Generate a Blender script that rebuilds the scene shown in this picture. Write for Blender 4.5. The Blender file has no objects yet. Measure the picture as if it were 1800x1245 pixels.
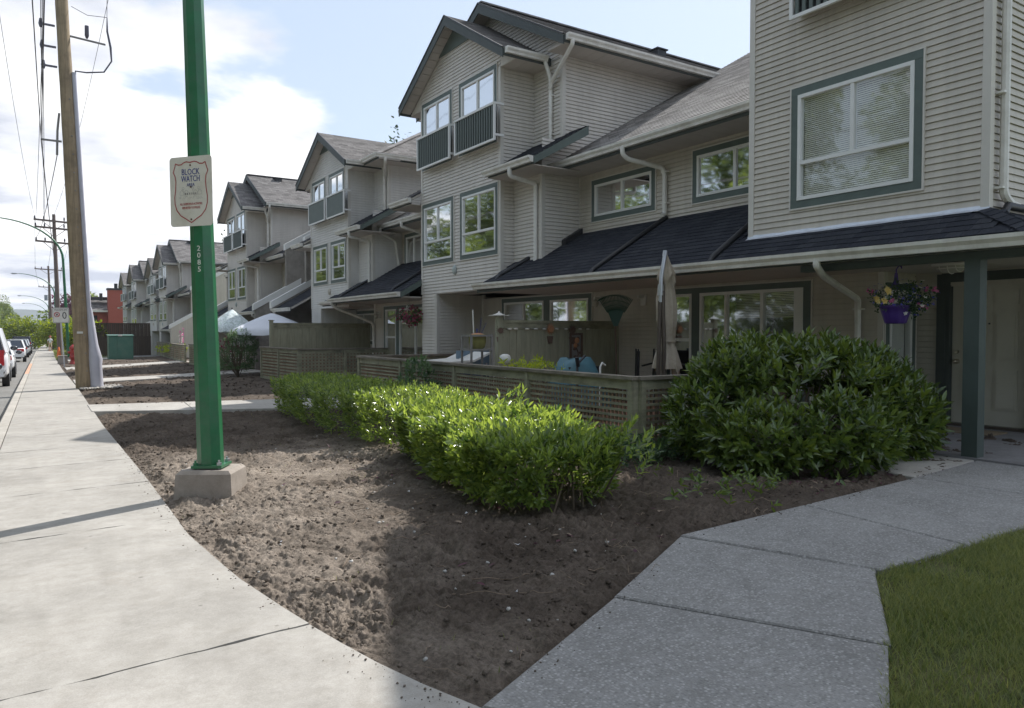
import bpy, math, random
import numpy as np
from mathutils import Vector, Matrix
random.seed(7); RNG = np.random.default_rng(11)
C = bpy.context.scene.collection
SC = bpy.context.scene

# ---------------------------------------------------------------- camera, sky, sun, exposure
YAW = 33.17; PITCH = 1.73; EYE = 1.45
cam_d = bpy.data.cameras.new("camera"); cam = bpy.data.objects.new("camera", cam_d); C.objects.link(cam)
cam.location = (0, 0, EYE)
cam.rotation_euler = (math.radians(90 - PITCH), 0, math.radians(-YAW))
cam_d.sensor_width = 36; cam_d.lens = 1308 / 1800 * 36
cam_d.clip_start = 0.05; cam_d.clip_end = 9000
SC.camera = cam
SUN_AZ = 64.5      # degrees clockwise from +Y
SUN_EL = 45.8
sd = bpy.data.lights.new("sun", 'SUN'); sun = bpy.data.objects.new("sun", sd); C.objects.link(sun)
sd.energy = 4.2; sd.angle = math.radians(0.53); sd.color = (1.0, 0.965, 0.91)
sdir = Vector((math.sin(math.radians(SUN_AZ)) * math.cos(math.radians(SUN_EL)),
               math.cos(math.radians(SUN_AZ)) * math.cos(math.radians(SUN_EL)), math.sin(math.radians(SUN_EL))))
sun.rotation_euler = sdir.to_track_quat('Z', 'Y').to_euler(); sun.location = (20, 10, 40)
W = bpy.data.worlds.new("World"); SC.world = W; W.use_nodes = True
wt = W.node_tree; wt.nodes.clear()
def wn(t, **k):
    n = wt.nodes.new(t)
    for a, b in k.items(): setattr(n, a, b)
    return n
def wm(op, a, b=None, c=None):
    n = wn('ShaderNodeMath', operation=op)
    for i, v in enumerate((a, b, c)):
        if v is None: continue
        if isinstance(v, (int, float)): n.inputs[i].default_value = v
        else: wt.links.new(v, n.inputs[i])
    return n.outputs[0]
sky = wn('ShaderNodeTexSky', sky_type='NISHITA', sun_disc=False)
sky.sun_elevation = math.radians(SUN_EL); sky.sun_rotation = math.radians(SUN_AZ)
sky.air_density = 1.0; sky.dust_density = 0.8; sky.ozone_density = 1.0
tc = wn('ShaderNodeTexCoord'); sx = wn('ShaderNodeSeparateXYZ'); wt.links.new(tc.outputs['Generated'], sx.inputs[0])
zc = wm('MAXIMUM', wm('ADD', sx.outputs[2], 0.10), 0.05)
cv = wn('ShaderNodeCombineXYZ'); wt.links.new(wm('DIVIDE', sx.outputs[0], zc), cv.inputs[0]); wt.links.new(wm('DIVIDE', sx.outputs[1], zc), cv.inputs[1])
cv.inputs[2].default_value = 3.7
def noise(scale, det, rough, vec, off=0.0, dist=0.0):
    n = wn('ShaderNodeTexNoise'); n.inputs['Scale'].default_value = scale; n.inputs['Detail'].default_value = det
    n.inputs['Roughness'].default_value = rough; n.inputs['Distortion'].default_value = dist
    a = wn('ShaderNodeVectorMath', operation='ADD'); wt.links.new(vec, a.inputs[0]); a.inputs[1].default_value = (off, off * .7, off * .3)
    wt.links.new(a.outputs[0], n.inputs['Vector']); return n.outputs['Fac']
n1 = noise(0.62, 12, 0.54, cv.outputs[0], 5.3, 0.15)
n2 = noise(1.3, 7, 0.55, cv.outputs[0], 9.1)
# the cloud bank lies up the street; elsewhere the sky is mostly clear
CB = Vector((-0.02, 0.95, 0.33)).normalized()
vd = wn('ShaderNodeVectorMath', operation='DOT_PRODUCT'); wt.links.new(tc.outputs['Generated'], vd.inputs[0]); vd.inputs[1].default_value = CB
mr = wn('ShaderNodeMapRange', interpolation_type='SMOOTHSTEP'); wt.links.new(vd.outputs['Value'], mr.inputs[0])
mr.inputs[1].default_value = 0.86; mr.inputs[2].default_value = 0.985; mr.inputs[3].default_value = -0.02; mr.inputs[4].default_value = 0.17
cov = wm('ADD', n1, mr.outputs[0])
mask = wn('ShaderNodeMapRange', interpolation_type='SMOOTHSTEP'); wt.links.new(cov, mask.inputs[0])
mask.inputs[1].default_value = 0.57; mask.inputs[2].default_value = 0.625
ccol = wn('ShaderNodeMix', data_type='RGBA'); n2r = wn('ShaderNodeMapRange'); wt.links.new(n2, n2r.inputs[0]); n2r.inputs[1].default_value = .36; n2r.inputs[2].default_value = .60; wt.links.new(n2r.outputs[0], ccol.inputs[0])
ccol.inputs[6].default_value = (3.55, 3.8, 4.45, 1); ccol.inputs[7].default_value = (7.2, 7.2, 7.25, 1)
mx = wn('ShaderNodeMix', data_type='RGBA'); wt.links.new(mask.outputs[0], mx.inputs[0])
# thin high veil that pales the blue
veil = wn('ShaderNodeMix', data_type='RGBA'); veil.inputs[0].default_value = 0.72
wt.links.new(sky.outputs[0], veil.inputs[6]); veil.inputs[7].default_value = (3.75, 4.35, 5.2, 1)
wt.links.new(veil.outputs[2], mx.inputs[6]); wt.links.new(ccol.outputs[2], mx.inputs[7])
bg = wn('ShaderNodeBackground'); bg.inputs[1].default_value = 0.12
wt.links.new(mx.outputs[2], bg.inputs[0])
wo = wn('ShaderNodeOutputWorld'); wt.links.new(bg.outputs[0], wo.inputs[0])
SC.view_settings.view_transform = 'Standard'; SC.view_settings.look = 'None'
SC.view_settings.gamma = 1; SC.view_settings.use_curve_mapping = False
SC.view_settings.exposure = 0.63
SC.render.engine = 'CYCLES'
SC.cycles.max_bounces = 8; SC.cycles.transparent_max_bounces = 16; SC.cycles.use_denoising = True
SC.cycles.sample_clamp_indirect = 6

# ---------------------------------------------------------------- helpers
def gz(x, y):
    return -0.0084 * min(max(y, -60), 260) + 0.015 * min(max(0.0, x - 1), 10)
LOC = {}
def tag(o, label=None, cat=None, group=None, kind=None):
    if label: o['label'] = label
    if cat: o['category'] = cat
    if group: o['group'] = group
    if kind: o['kind'] = kind
    return o
def thing(name, loc, label, cat, group=None):
    o = bpy.data.objects.new(name, None); C.objects.link(o); o.location = loc; o.empty_display_size = 0.3
    LOC[o] = Vector(loc); return tag(o, label, cat, group)
def root_loc(p):
    return LOC[p] if p is not None else Vector((0, 0, 0))
def link(name, me, parent=None, mat=None, world=None):
    """mesh object whose mesh is already in its parent's frame (or placed by a world matrix)"""
    o = bpy.data.objects.new(name, me); C.objects.link(o)
    if parent is not None:
        o.parent = parent; LOC[o] = LOC[parent]
    else: LOC[o] = Vector((0, 0, 0))
    if world is not None:
        o.matrix_local = Matrix.Translation(-LOC[o]) @ world if parent is not None else world
    return o
class MB:
    def __init__(s): s.v = []; s.f = []; s.m = []; s.sm = []
    def add(s, vs, fs, mi=0, smooth=False):
        b = len(s.v); s.v.extend([tuple(q) for q in vs])
        for f in fs: s.f.append(tuple(b + i for i in f)); s.m.append(mi); s.sm.append(smooth)
    def quad(s, a, b, c, d, mi=0): s.add([a, b, c, d], [(0, 1, 2, 3)], mi)
    def box(s, x0, x1, y0, y1, z0, z1, mi=0):
        s.add([(x0, y0, z0), (x1, y0, z0), (x1, y1, z0), (x0, y1, z0), (x0, y0, z1), (x1, y0, z1), (x1, y1, z1), (x0, y1, z1)],
              [(3, 2, 1, 0), (4, 5, 6, 7), (0, 1, 5, 4), (1, 2, 6, 5), (2, 3, 7, 6), (3, 0, 4, 7)], mi)
    def beam(s, p, q, w, h, up=(0, 0, 1), mi=0):
        p = Vector(p); q = Vector(q); d = (q - p).normalized(); u = Vector(up)
        r = d.cross(u)
        if r.length < 1e-4: r = d.cross(Vector((0, 1, 0)))
        r.normalize(); u = r.cross(d).normalized()
        c = []
        for e in (p, q):
            for a, b in ((-1, -1), (1, -1), (1, 1), (-1, 1)): c.append(e + r * a * w / 2 + u * b * h / 2)
        s.add(c, [(0, 1, 2, 3), (7, 6, 5, 4), (0, 4, 5, 1), (1, 5, 6, 2), (2, 6, 7, 3), (3, 7, 4, 0)], mi)
    def prism(s, poly, off, mi=0):
        """extrude a planar polygon (list of points) by a vector"""
        n = len(poly); o = Vector(off); a = [Vector(p) for p in poly]
        s.add(a + [p + o for p in a], [tuple(range(n - 1, -1, -1)), tuple(range(n, 2 * n))] + [(i, (i + 1) % n, n + (i + 1) % n, n + i) for i in range(n)], mi)
    def tube(s, pts, r, n=8, mi=0, cap=True, smooth=True, rot=0.0):
        pts = [Vector(p) for p in pts]; k = len(pts)
        rs = r if isinstance(r, (list, tuple)) else [r] * k
        vs = []; prev = None
        for i, p in enumerate(pts):
            d = (pts[min(i + 1, k - 1)] - pts[max(i - 1, 0)]).normalized()
            if prev is None: a = d.cross(Vector((0, 0, 1)) if abs(d.z) < .95 else Vector((1, 0, 0))).normalized()
            else: a = (prev - d * prev.dot(d)).normalized()
            prev = a; b = d.cross(a)
            for j in range(n):
                t = 2 * math.pi * j / n + rot; vs.append(p + (a * math.cos(t) + b * math.sin(t)) * rs[i])
        fs = []
        for i in range(k - 1):
            for j in range(n): fs.append((i * n + j, i * n + (j + 1) % n, (i + 1) * n + (j + 1) % n, (i + 1) * n + j))
        s.add(vs, fs, mi, smooth)
        if cap: s.add(vs[:n], [tuple(range(n - 1, -1, -1))], mi); s.add(vs[-n:], [tuple(range(n))], mi)
    def lathe(s, cx, cy, prof, n=12, mi=0, smooth=True, a0=0.0):
        vs = []; k = len(prof)
        for r, z in prof:
            for j in range(n):
                t = 2 * math.pi * j / n + a0; vs.append((cx + r * math.cos(t), cy + r * math.sin(t), z))
        fs = [(i * n + j, i * n + (j + 1) % n, (i + 1) * n + (j + 1) % n, (i + 1) * n + j) for i in range(k - 1) for j in range(n)]
        s.add(vs, fs, mi, smooth); s.add(vs[:n], [tuple(range(n - 1, -1, -1))], mi); s.add(vs[-n:], [tuple(range(n))], mi)
    def ball(s, c, rx, ry=None, rz=None, n=10, k=6, mi=0, smooth=True):
        ry = ry or rx; rz = rz or rx; vs = []
        for i in range(k + 1):
            t = math.pi * i / k
            for j in range(n):
                a = 2 * math.pi * j / n
                vs.append((c[0] + rx * math.sin(t) * math.cos(a), c[1] + ry * math.sin(t) * math.sin(a), c[2] + rz * math.cos(t)))
        s.add(vs, [(i * n + j, (i + 1) * n + j, (i + 1) * n + (j + 1) % n, i * n + (j + 1) % n) for i in range(k) for j in range(n)], mi, smooth)
    def mesh(s, name, mats, base=Vector((0, 0, 0))):
        me = bpy.data.meshes.new(name)
        me.from_pydata([(x - base[0], y - base[1], z - base[2]) for x, y, z in s.v], [], s.f)
        for m in (mats if isinstance(mats, (list, tuple)) else [mats]): me.materials.append(m)
        me.polygons.foreach_set('material_index', s.m); me.polygons.foreach_set('use_smooth', s.sm)
        me.update(); return me
    def build(s, name, mats, parent=None, **k):
        if not s.f: return None
        o = link(name, s.mesh(name, mats, root_loc(parent)), parent); tag(o, **k); return o
def np_mesh(name, v, faces_list, mat, base=(0, 0, 0), smooth=False):
    """v: (n,3); faces_list: list of int arrays (m,k)"""
    me = bpy.data.meshes.new(name); v = np.asarray(v, np.float32) - np.asarray(base, np.float32)
    me.vertices.add(len(v)); me.vertices.foreach_set('co', v.ravel())
    li = np.concatenate([f.ravel() for f in faces_list]); ln = np.concatenate([np.full(len(f), f.shape[1]) for f in faces_list])
    me.loops.add(len(li)); me.loops.foreach_set('vertex_index', li.astype(np.int32))
    me.polygons.add(len(ln)); st = np.concatenate([[0], np.cumsum(ln)[:-1]])
    me.polygons.foreach_set('loop_start', st.astype(np.int32)); me.polygons.foreach_set('loop_total', ln.astype(np.int32))
    if smooth: me.polygons.foreach_set('use_smooth', np.ones(len(ln), bool))
    me.materials.append(mat); me.update(calc_edges=True); me.validate(); return me
def copy_tree(o, parent=None, label=None, group=None):
    c = o.copy(); C.objects.link(c); LOC[c] = LOC.get(o, Vector((0, 0, 0)))
    if parent is not None: c.parent = parent
    if label: c['label'] = label
    if group: c['group'] = group
    for ch in list(o.children): copy_tree(ch, c)
    return c
def vnoise(x, y, s, seed):
    """value noise, numpy"""
    x = np.asarray(x) * s; y = np.asarray(y) * s
    xi = np.floor(x).astype(np.int64); yi = np.floor(y).astype(np.int64); fx = x - xi; fy = y - yi
    fx = fx * fx * (3 - 2 * fx); fy = fy * fy * (3 - 2 * fy)
    def h(a, b):
        n = (a * 374761393 + b * 668265263 + seed * 1442695041) & 0xffffffff
        n = ((n ^ (n >> 13)) * 1274126177) & 0xffffffff
        return ((n ^ (n >> 16)) & 0xffff) / 65535.0
    return (h(xi, yi) * (1 - fx) + h(xi + 1, yi) * fx) * (1 - fy) + (h(xi, yi + 1) * (1 - fx) + h(xi + 1, yi + 1) * fx) * fy

# ---------------------------------------------------------------- materials
def nodes(name):
    m = bpy.data.materials.new(name); m.use_nodes = True; t = m.node_tree
    return m, t, t.nodes['Principled BSDF']
def mat(name, col, rough=0.6, var=0.12, scale=6.0, bump=0.0, bscale=None, metal=0.0, spec=0.5, dirt=None, dscale=1.5, coat=0.0, stretch=None, streak=0.0):
    m, t, p = nodes(name)
    p.inputs['Roughness'].default_value = rough; p.inputs['Metallic'].default_value = metal
    p.inputs['Specular IOR Level'].default_value = spec; p.inputs['Coat Weight'].default_value = coat
    tcn = t.nodes.new('ShaderNodeTexCoord'); vec = tcn.outputs['Object']
    if stretch:
        mp = t.nodes.new('ShaderNodeMapping'); mp.inputs['Scale'].default_value = stretch; t.links.new(vec, mp.inputs[0]); vec = mp.outputs[0]
    n = t.nodes.new('ShaderNodeTexNoise'); n.inputs['Scale'].default_value = scale; n.inputs['Detail'].default_value = 6; n.inputs['Roughness'].default_value = .65
    t.links.new(vec, n.inputs['Vector'])
    r = t.nodes.new('ShaderNodeValToRGB'); t.links.new(n.outputs['Fac'], r.inputs[0])
    r.color_ramp.elements[0].position = .3; r.color_ramp.elements[1].position = .7
    r.color_ramp.elements[0].color = tuple(max(0, c * (1 - var)) for c in col) + (1,); r.color_ramp.elements[1].color = tuple(min(1, c * (1 + var)) for c in col) + (1,)
    out = r.outputs[0]
    if dirt:
        n2 = t.nodes.new('ShaderNodeTexNoise'); n2.inputs['Scale'].default_value = dscale; n2.inputs['Detail'].default_value = 7; n2.inputs['Roughness'].default_value = .7
        t.links.new(tcn.outputs['Object'], n2.inputs['Vector'])
        r2 = t.nodes.new('ShaderNodeValToRGB'); t.links.new(n2.outputs['Fac'], r2.inputs[0])
        r2.color_ramp.elements[0].position = .46; r2.color_ramp.elements[1].position = .75
        r2.color_ramp.elements[0].color = (0, 0, 0, 1); r2.color_ramp.elements[1].color = (.8, .8, .8, 1)
        mixn = t.nodes.new('ShaderNodeMix'); mixn.data_type = 'RGBA'; t.links.new(r2.outputs[0], mixn.inputs[0]); t.links.new(out, mixn.inputs[6]); mixn.inputs[7].default_value = tuple(dirt) + (1,)
        out = mixn.outputs[2]
    if streak:
        mp2 = t.nodes.new('ShaderNodeMapping'); mp2.inputs['Scale'].default_value = (5, 5, .22); t.links.new(tcn.outputs['Object'], mp2.inputs[0])
        n3 = t.nodes.new('ShaderNodeTexNoise'); n3.inputs['Scale'].default_value = 1.6; n3.inputs['Detail'].default_value = 7; n3.inputs['Roughness'].default_value = .7; t.links.new(mp2.outputs[0], n3.inputs['Vector'])
        r3 = t.nodes.new('ShaderNodeMapRange'); t.links.new(n3.outputs['Fac'], r3.inputs[0]); r3.inputs[1].default_value = .3; r3.inputs[2].default_value = .75; r3.inputs[3].default_value = 1 + streak * .4; r3.inputs[4].default_value = 1 - streak
        mm3 = t.nodes.new('ShaderNodeMix'); mm3.data_type = 'RGBA'; mm3.blend_type = 'MULTIPLY'; mm3.inputs[0].default_value = 1; t.links.new(out, mm3.inputs[6]); t.links.new(r3.outputs[0], mm3.inputs[7]); out = mm3.outputs[2]
    t.links.new(out, p.inputs['Base Color'])
    if bump:
        nb = t.nodes.new('ShaderNodeTexNoise'); nb.inputs['Scale'].default_value = bscale or scale * 6; nb.inputs['Detail'].default_value = 5
        t.links.new(vec, nb.inputs['Vector'])
        b = t.nodes.new('ShaderNodeBump'); b.inputs['Strength'].default_value = bump; b.inputs['Distance'].default_value = .01
        t.links.new(nb.outputs['Fac'], b.inputs['Height']); t.links.new(b.outputs[0], p.inputs['Normal'])
    return m
def leafmat(name, c0, c1, rough=.32, trans=.45, scale=3.0, spec=.5, tv=2.3):
    m, t, p = nodes(name); p.inputs['Roughness'].default_value = rough; p.inputs['Specular IOR Level'].default_value = spec
    g = t.nodes.new('ShaderNodeNewGeometry'); tcn = t.nodes.new('ShaderNodeTexCoord')
    n = t.nodes.new('ShaderNodeTexNoise'); n.inputs['Scale'].default_value = scale; n.inputs['Detail'].default_value = 2
    t.links.new(g.outputs['Position'], n.inputs['Vector'])
    a = t.nodes.new('ShaderNodeMath'); a.operation = 'ADD'; t.links.new(g.outputs['Random Per Island'], a.inputs[0]); t.links.new(n.outputs['Fac'], a.inputs[1])
    a2 = t.nodes.new('ShaderNodeMath'); a2.operation = 'MULTIPLY'; t.links.new(a.outputs[0], a2.inputs[0]); a2.inputs[1].default_value = .62
    r = t.nodes.new('ShaderNodeValToRGB'); t.links.new(a2.outputs[0], r.inputs[0])
    r.color_ramp.elements[0].position = .2; r.color_ramp.elements[1].position = .85
    r.color_ramp.elements[0].color = tuple(c0) + (1,); r.color_ramp.elements[1].color = tuple(c1) + (1,)
    t.links.new(r.outputs[0], p.inputs['Base Color'])
    tr = t.nodes.new('ShaderNodeBsdfTranslucent'); hs = t.nodes.new('ShaderNodeHueSaturation'); hs.inputs['Hue'].default_value = .47; hs.inputs['Saturation'].default_value = 1.15; hs.inputs['Value'].default_value = tv
    t.links.new(r.outputs[0], hs.inputs['Color']); t.links.new(hs.outputs[0], tr.inputs['Color'])
    ms = t.nodes.new('ShaderNodeMixShader'); ms.inputs[0].default_value = trans
    t.links.new(p.outputs[0], ms.inputs[1]); t.links.new(tr.outputs[0], ms.inputs[2]); t.links.new(ms.outputs[0], t.nodes['Material Output'].inputs['Surface'])
    return m
def shingle_mat(name, col, axis, var=.35):
    """asphalt shingles; axis = which world axis runs along the courses"""
    m, t, p = nodes(name); p.inputs['Roughness'].default_value = .92; p.inputs['Specular IOR Level'].default_value = .25
    g = t.nodes.new('ShaderNodeNewGeometry'); sp = t.nodes.new('ShaderNodeSeparateXYZ'); t.links.new(g.outputs['Position'], sp.inputs[0])
    cb = t.nodes.new('ShaderNodeCombineXYZ'); t.links.new(sp.outputs[0 if axis == 'x' else 1], cb.inputs[0])
    mu = t.nodes.new('ShaderNodeMath'); mu.operation = 'MULTIPLY'; t.links.new(sp.outputs[2], mu.inputs[0]); mu.inputs[1].default_value = 2.0; t.links.new(mu.outputs[0], cb.inputs[1])
    b = t.nodes.new('ShaderNodeTexBrick'); t.links.new(cb.outputs[0], b.inputs['Vector']); b.inputs['Scale'].default_value = 1.0
    b.inputs['Brick Width'].default_value = .31; b.inputs['Row Height'].default_value = .145; b.inputs['Mortar Size'].default_value = .006; b.inputs['Bias'].default_value = 0
    b.inputs['Color1'].default_value = tuple(c * (1 - var) for c in col) + (1,); b.inputs['Color2'].default_value = tuple(c * (1 + var) for c in col) + (1,)
    b.inputs['Mortar'].default_value = tuple(c * .5 for c in col) + (1,)
    n = t.nodes.new('ShaderNodeTexNoise'); n.inputs['Scale'].default_value = 2.2; n.inputs['Detail'].default_value = 9; n.inputs['Roughness'].default_value = .75
    t.links.new(g.outputs['Position'], n.inputs['Vector'])
    r = t.nodes.new('ShaderNodeMapRange'); t.links.new(n.outputs['Fac'], r.inputs[0]); r.inputs[3].default_value = .6; r.inputs[4].default_value = 1.4
    mm = t.nodes.new('ShaderNodeMix'); mm.data_type = 'RGBA'; mm.blend_type = 'MULTIPLY'; mm.inputs[0].default_value = 1
    t.links.new(b.outputs['Color'], mm.inputs[6]); t.links.new(r.outputs[0], mm.inputs[7]); t.links.new(mm.outputs[2], p.inputs['Base Color'])
    nb = t.nodes.new('ShaderNodeTexNoise'); nb.inputs['Scale'].default_value = 160; t.links.new(g.outputs['Position'], nb.inputs['Vector'])
    bu = t.nodes.new('ShaderNodeBump'); bu.inputs['Strength'].default_value = .5; bu.inputs['Distance'].default_value = .004; t.links.new(nb.outputs['Fac'], bu.inputs['Height']); t.links.new(bu.outputs[0], p.inputs['Normal'])
    return m
def glass_mat(name, tint=(.965, .985, .975)):
    m, t, p = nodes(name); t.nodes.remove(p)
    tr = t.nodes.new('ShaderNodeBsdfTransparent'); tr.inputs[0].default_value = tint + (1,)
    gl = t.nodes.new('ShaderNodeBsdfGlossy'); gl.inputs['Roughness'].default_value = 0.035
    n = t.nodes.new('ShaderNodeTexNoise'); n.inputs['Scale'].default_value = 1.4; n.inputs['Detail'].default_value = 1
    g = t.nodes.new('ShaderNodeNewGeometry'); t.links.new(g.outputs['Position'], n.inputs['Vector'])
    b = t.nodes.new('ShaderNodeBump'); b.inputs['Strength'].default_value = .12; b.inputs['Distance'].default_value = .02; t.links.new(n.outputs['Fac'], b.inputs['Height']); t.links.new(b.outputs[0], gl.inputs['Normal'])
    lw = t.nodes.new('ShaderNodeFresnel'); lw.inputs['IOR'].default_value = 1.55
    mp = t.nodes.new('ShaderNodeMapRange'); t.links.new(lw.outputs[0], mp.inputs[0]); mp.inputs[3].default_value = .07; mp.inputs[4].default_value = 1.0
    ms = t.nodes.new('ShaderNodeMixShader'); t.links.new(mp.outputs[0], ms.inputs[0]); t.links.new(tr.outputs[0], ms.inputs[1]); t.links.new(gl.outputs[0], ms.inputs[2])
    t.links.new(ms.outputs[0], t.nodes['Material Output'].inputs['Surface']); return m
def concrete_mat(name, col, agg=0.0, stain=(.3, .27, .24)):
    m, t, p = nodes(name); p.inputs['Roughness'].default_value = .88; p.inputs['Specular IOR Level'].default_value = .3
    g = t.nodes.new('ShaderNodeNewGeometry'); P = g.outputs['Position']
    def nz(sc, det, ro=.6):
        n = t.nodes.new('ShaderNodeTexNoise'); n.inputs['Scale'].default_value = sc; n.inputs['Detail'].default_value = det; n.inputs['Roughness'].default_value = ro; t.links.new(P, n.inputs['Vector']); return n.outputs['Fac']
    def ramp(fac, a, b, ca, cb):
        r = t.nodes.new('ShaderNodeValToRGB'); t.links.new(fac, r.inputs[0]); e = r.color_ramp.elements; e[0].position = a; e[1].position = b; e[0].color = tuple(ca) + (1,); e[1].color = tuple(cb) + (1,); return r.outputs[0]
    def mix(a, b, f, mode='MIX'):
        q = t.nodes.new('ShaderNodeMix'); q.data_type = 'RGBA'; q.blend_type = mode
        if isinstance(f, float): q.inputs[0].default_value = f
        else: t.links.new(f, q.inputs[0])
        for i, v in ((6, a), (7, b)):
            if isinstance(v, tuple): q.inputs[i].default_value = v + (1,)
            else: t.links.new(v, q.inputs[i])
        return q.outputs[2]
    base = ramp(nz(.9, 8, .7), .3, .72, tuple(c * .76 for c in col), tuple(c * 1.12 for c in col))
    base = mix(base, stain, ramp(nz(2.3, 8, .7), .56, .78, (0, 0, 0), (.6, .6, .6)))
    base = mix(base, ramp(nz(130, 3, .8), .3, .7, (.72, .72, .72), (1.2, 1.2, 1.2)), .8 if agg else .5, 'MULTIPLY')
    base = mix(base, ramp(nz(7, 9, .75), .35, .7, (.80, .79, .77), (1.1, 1.1, 1.1)), .9, 'MULTIPLY')
    vs = t.nodes.new('ShaderNodeTexVoronoi'); vs.inputs['Scale'].default_value = 3.3; t.links.new(P, vs.inputs['Vector'])
    base = mix(base, ramp(vs.outputs['Distance'], .030, .055, (.55, .54, .53), (1, 1, 1)), .8, 'MULTIPLY')   # gum and oil spots
    h = nz(120, 4, .8)
    if agg:
        vo = t.nodes.new('ShaderNodeTexVoronoi'); vo.inputs['Scale'].default_value = 62; t.links.new(P, vo.inputs['Vector'])
        hs = t.nodes.new('ShaderNodeSeparateColor'); t.links.new(vo.outputs['Color'], hs.inputs[0])
        sh = ramp(hs.outputs[0], .1, .95, tuple(c * .5 for c in col), tuple(min(1, c * 1.75) for c in col))
        em = ramp(vo.outputs['Distance'], .25, .6, (1, 1, 1), (0, 0, 0))
        base = mix(base, sh, mix((0., 0., 0.), em, agg)); h = vo.outputs['Distance']
    t.links.new(base, p.inputs['Base Color'])
    b = t.nodes.new('ShaderNodeBump'); b.inputs['Strength'].default_value = .55 if agg else .3; b.inputs['Distance'].default_value = -.006 if agg else .004
    t.links.new(h, b.inputs['Height']); t.links.new(b.outputs[0], p.inputs['Normal']); return m
def soil_mat(name, c0, c1, painted_shade=False):
    m, t, p = nodes(name); p.inputs['Roughness'].default_value = .97; p.inputs['Specular IOR Level'].default_value = .15
    g = t.nodes.new('ShaderNodeNewGeometry')
    def nz(sc, det, ro=.65):
        n = t.nodes.new('ShaderNodeTexNoise'); n.inputs['Scale'].default_value = sc; n.inputs['Detail'].default_value = det; n.inputs['Roughness'].default_value = ro; t.links.new(g.outputs['Position'], n.inputs['Vector']); return n.outputs['Fac']
    r = t.nodes.new('ShaderNodeValToRGB'); t.links.new(nz(1.6, 8, .7), r.inputs[0]); e = r.color_ramp.elements; e[0].position = .34; e[1].position = .66; e[0].color = tuple(c0) + (1,); e[1].color = tuple(c1) + (1,)
    q = t.nodes.new('ShaderNodeMix'); q.data_type = 'RGBA'; q.blend_type = 'MULTIPLY'; q.inputs[0].default_value = .85
    r2 = t.nodes.new('ShaderNodeValToRGB'); t.links.new(nz(45, 6, .8), r2.inputs[0]); e = r2.color_ramp.elements; e[0].position = .32; e[1].position = .68; e[0].color = (.45, .45, .45, 1); e[1].color = (1.4, 1.4, 1.4, 1)
    t.links.new(r.outputs[0], q.inputs[6]); t.links.new(r2.outputs[0], q.inputs[7]); out = q.outputs[2]
    if painted_shade:   # the houses' shade put into the soil colour, darker away from the sidewalk
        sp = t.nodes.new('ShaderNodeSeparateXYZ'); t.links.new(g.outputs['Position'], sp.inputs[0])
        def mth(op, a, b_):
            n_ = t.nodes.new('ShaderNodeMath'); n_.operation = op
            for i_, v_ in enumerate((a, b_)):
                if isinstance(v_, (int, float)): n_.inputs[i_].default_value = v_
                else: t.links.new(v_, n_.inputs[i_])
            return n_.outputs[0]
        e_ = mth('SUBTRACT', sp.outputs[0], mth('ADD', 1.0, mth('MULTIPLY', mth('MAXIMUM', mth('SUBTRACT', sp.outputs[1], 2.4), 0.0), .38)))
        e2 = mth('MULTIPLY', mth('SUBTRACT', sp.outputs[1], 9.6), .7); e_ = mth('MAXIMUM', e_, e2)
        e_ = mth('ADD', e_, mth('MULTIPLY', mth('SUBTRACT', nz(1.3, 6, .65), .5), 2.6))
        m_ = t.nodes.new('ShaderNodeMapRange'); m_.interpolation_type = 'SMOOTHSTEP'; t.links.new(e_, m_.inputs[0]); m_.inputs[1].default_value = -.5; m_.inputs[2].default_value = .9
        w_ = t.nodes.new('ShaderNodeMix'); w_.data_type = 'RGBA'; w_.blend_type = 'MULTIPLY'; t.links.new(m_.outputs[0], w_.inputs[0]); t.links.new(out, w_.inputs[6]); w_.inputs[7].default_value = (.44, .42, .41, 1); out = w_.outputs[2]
    t.links.new(out, p.inputs['Base Color'])
    b = t.nodes.new('ShaderNodeBump'); b.inputs['Strength'].default_value = 1.0; b.inputs['Distance'].default_value = .018; t.links.new(nz(38, 8, .75), b.inputs['Height']); t.links.new(b.outputs[0], p.inputs['Normal']); return m

M = {}
M['siding'] = mat('siding_taupe', (.56, .515, .445), .55, .05, 1.2, .12, 60, dirt=(.45, .41, .36), dscale=.7, streak=.14)
M['siding_lit'] = mat('siding_taupe_lit', (.64, .60, .545), .55, .05, 1.2, .12, 60, dirt=(.54, .50, .45), dscale=.7, streak=.12)  # same siding as the near house, brighter street light put into the colour
M['siding_pale'] = mat('siding_pale', (.68, .66, .625), .55, .05, 1.2, .12, 60, dirt=(.56, .54, .50), dscale=.7, streak=.10)
M['trim'] = mat('trim_cream', (.60, .57, .52), .5, .05, 2)
M['white'] = mat('white_vinyl', (.74, .74, .72), .4, .04, 3)
M['gutter'] = mat('gutter_cream', (.74, .72, .67), .42, .06, 4, dirt=(.50, .47, .41), dscale=2.2, streak=.12)
M['panel_green'] = mat('guard_panel', (.115, .14, .13), .6, .1, 4)
M['green'] = mat('green_trim', (.10, .13, .118), .55, .12, 5, .1)
M['fascia'] = mat('fascia_green', (.055, .066, .062), .6, .12, 5, .1)
M['soffit'] = mat('soffit_vinyl', (.50, .455, .41), .6, .06, 2)
M['dark'] = mat('interior_dark', (.02, .022, .022), .8, .2, 2)
M['blind'] = mat('blind_slat', (.80, .77, .68), .55, .06, 3)
M['curtain'] = mat('curtain', (.68, .67, .64), .8, .08, 6)
M['glass'] = glass_mat('window_glass')
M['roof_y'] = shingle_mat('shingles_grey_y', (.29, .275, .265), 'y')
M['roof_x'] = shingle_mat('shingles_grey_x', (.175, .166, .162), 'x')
M['newroof_y'] = shingle_mat('shingles_navy_y', (.032, .035, .045), 'y', .28)
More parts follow.
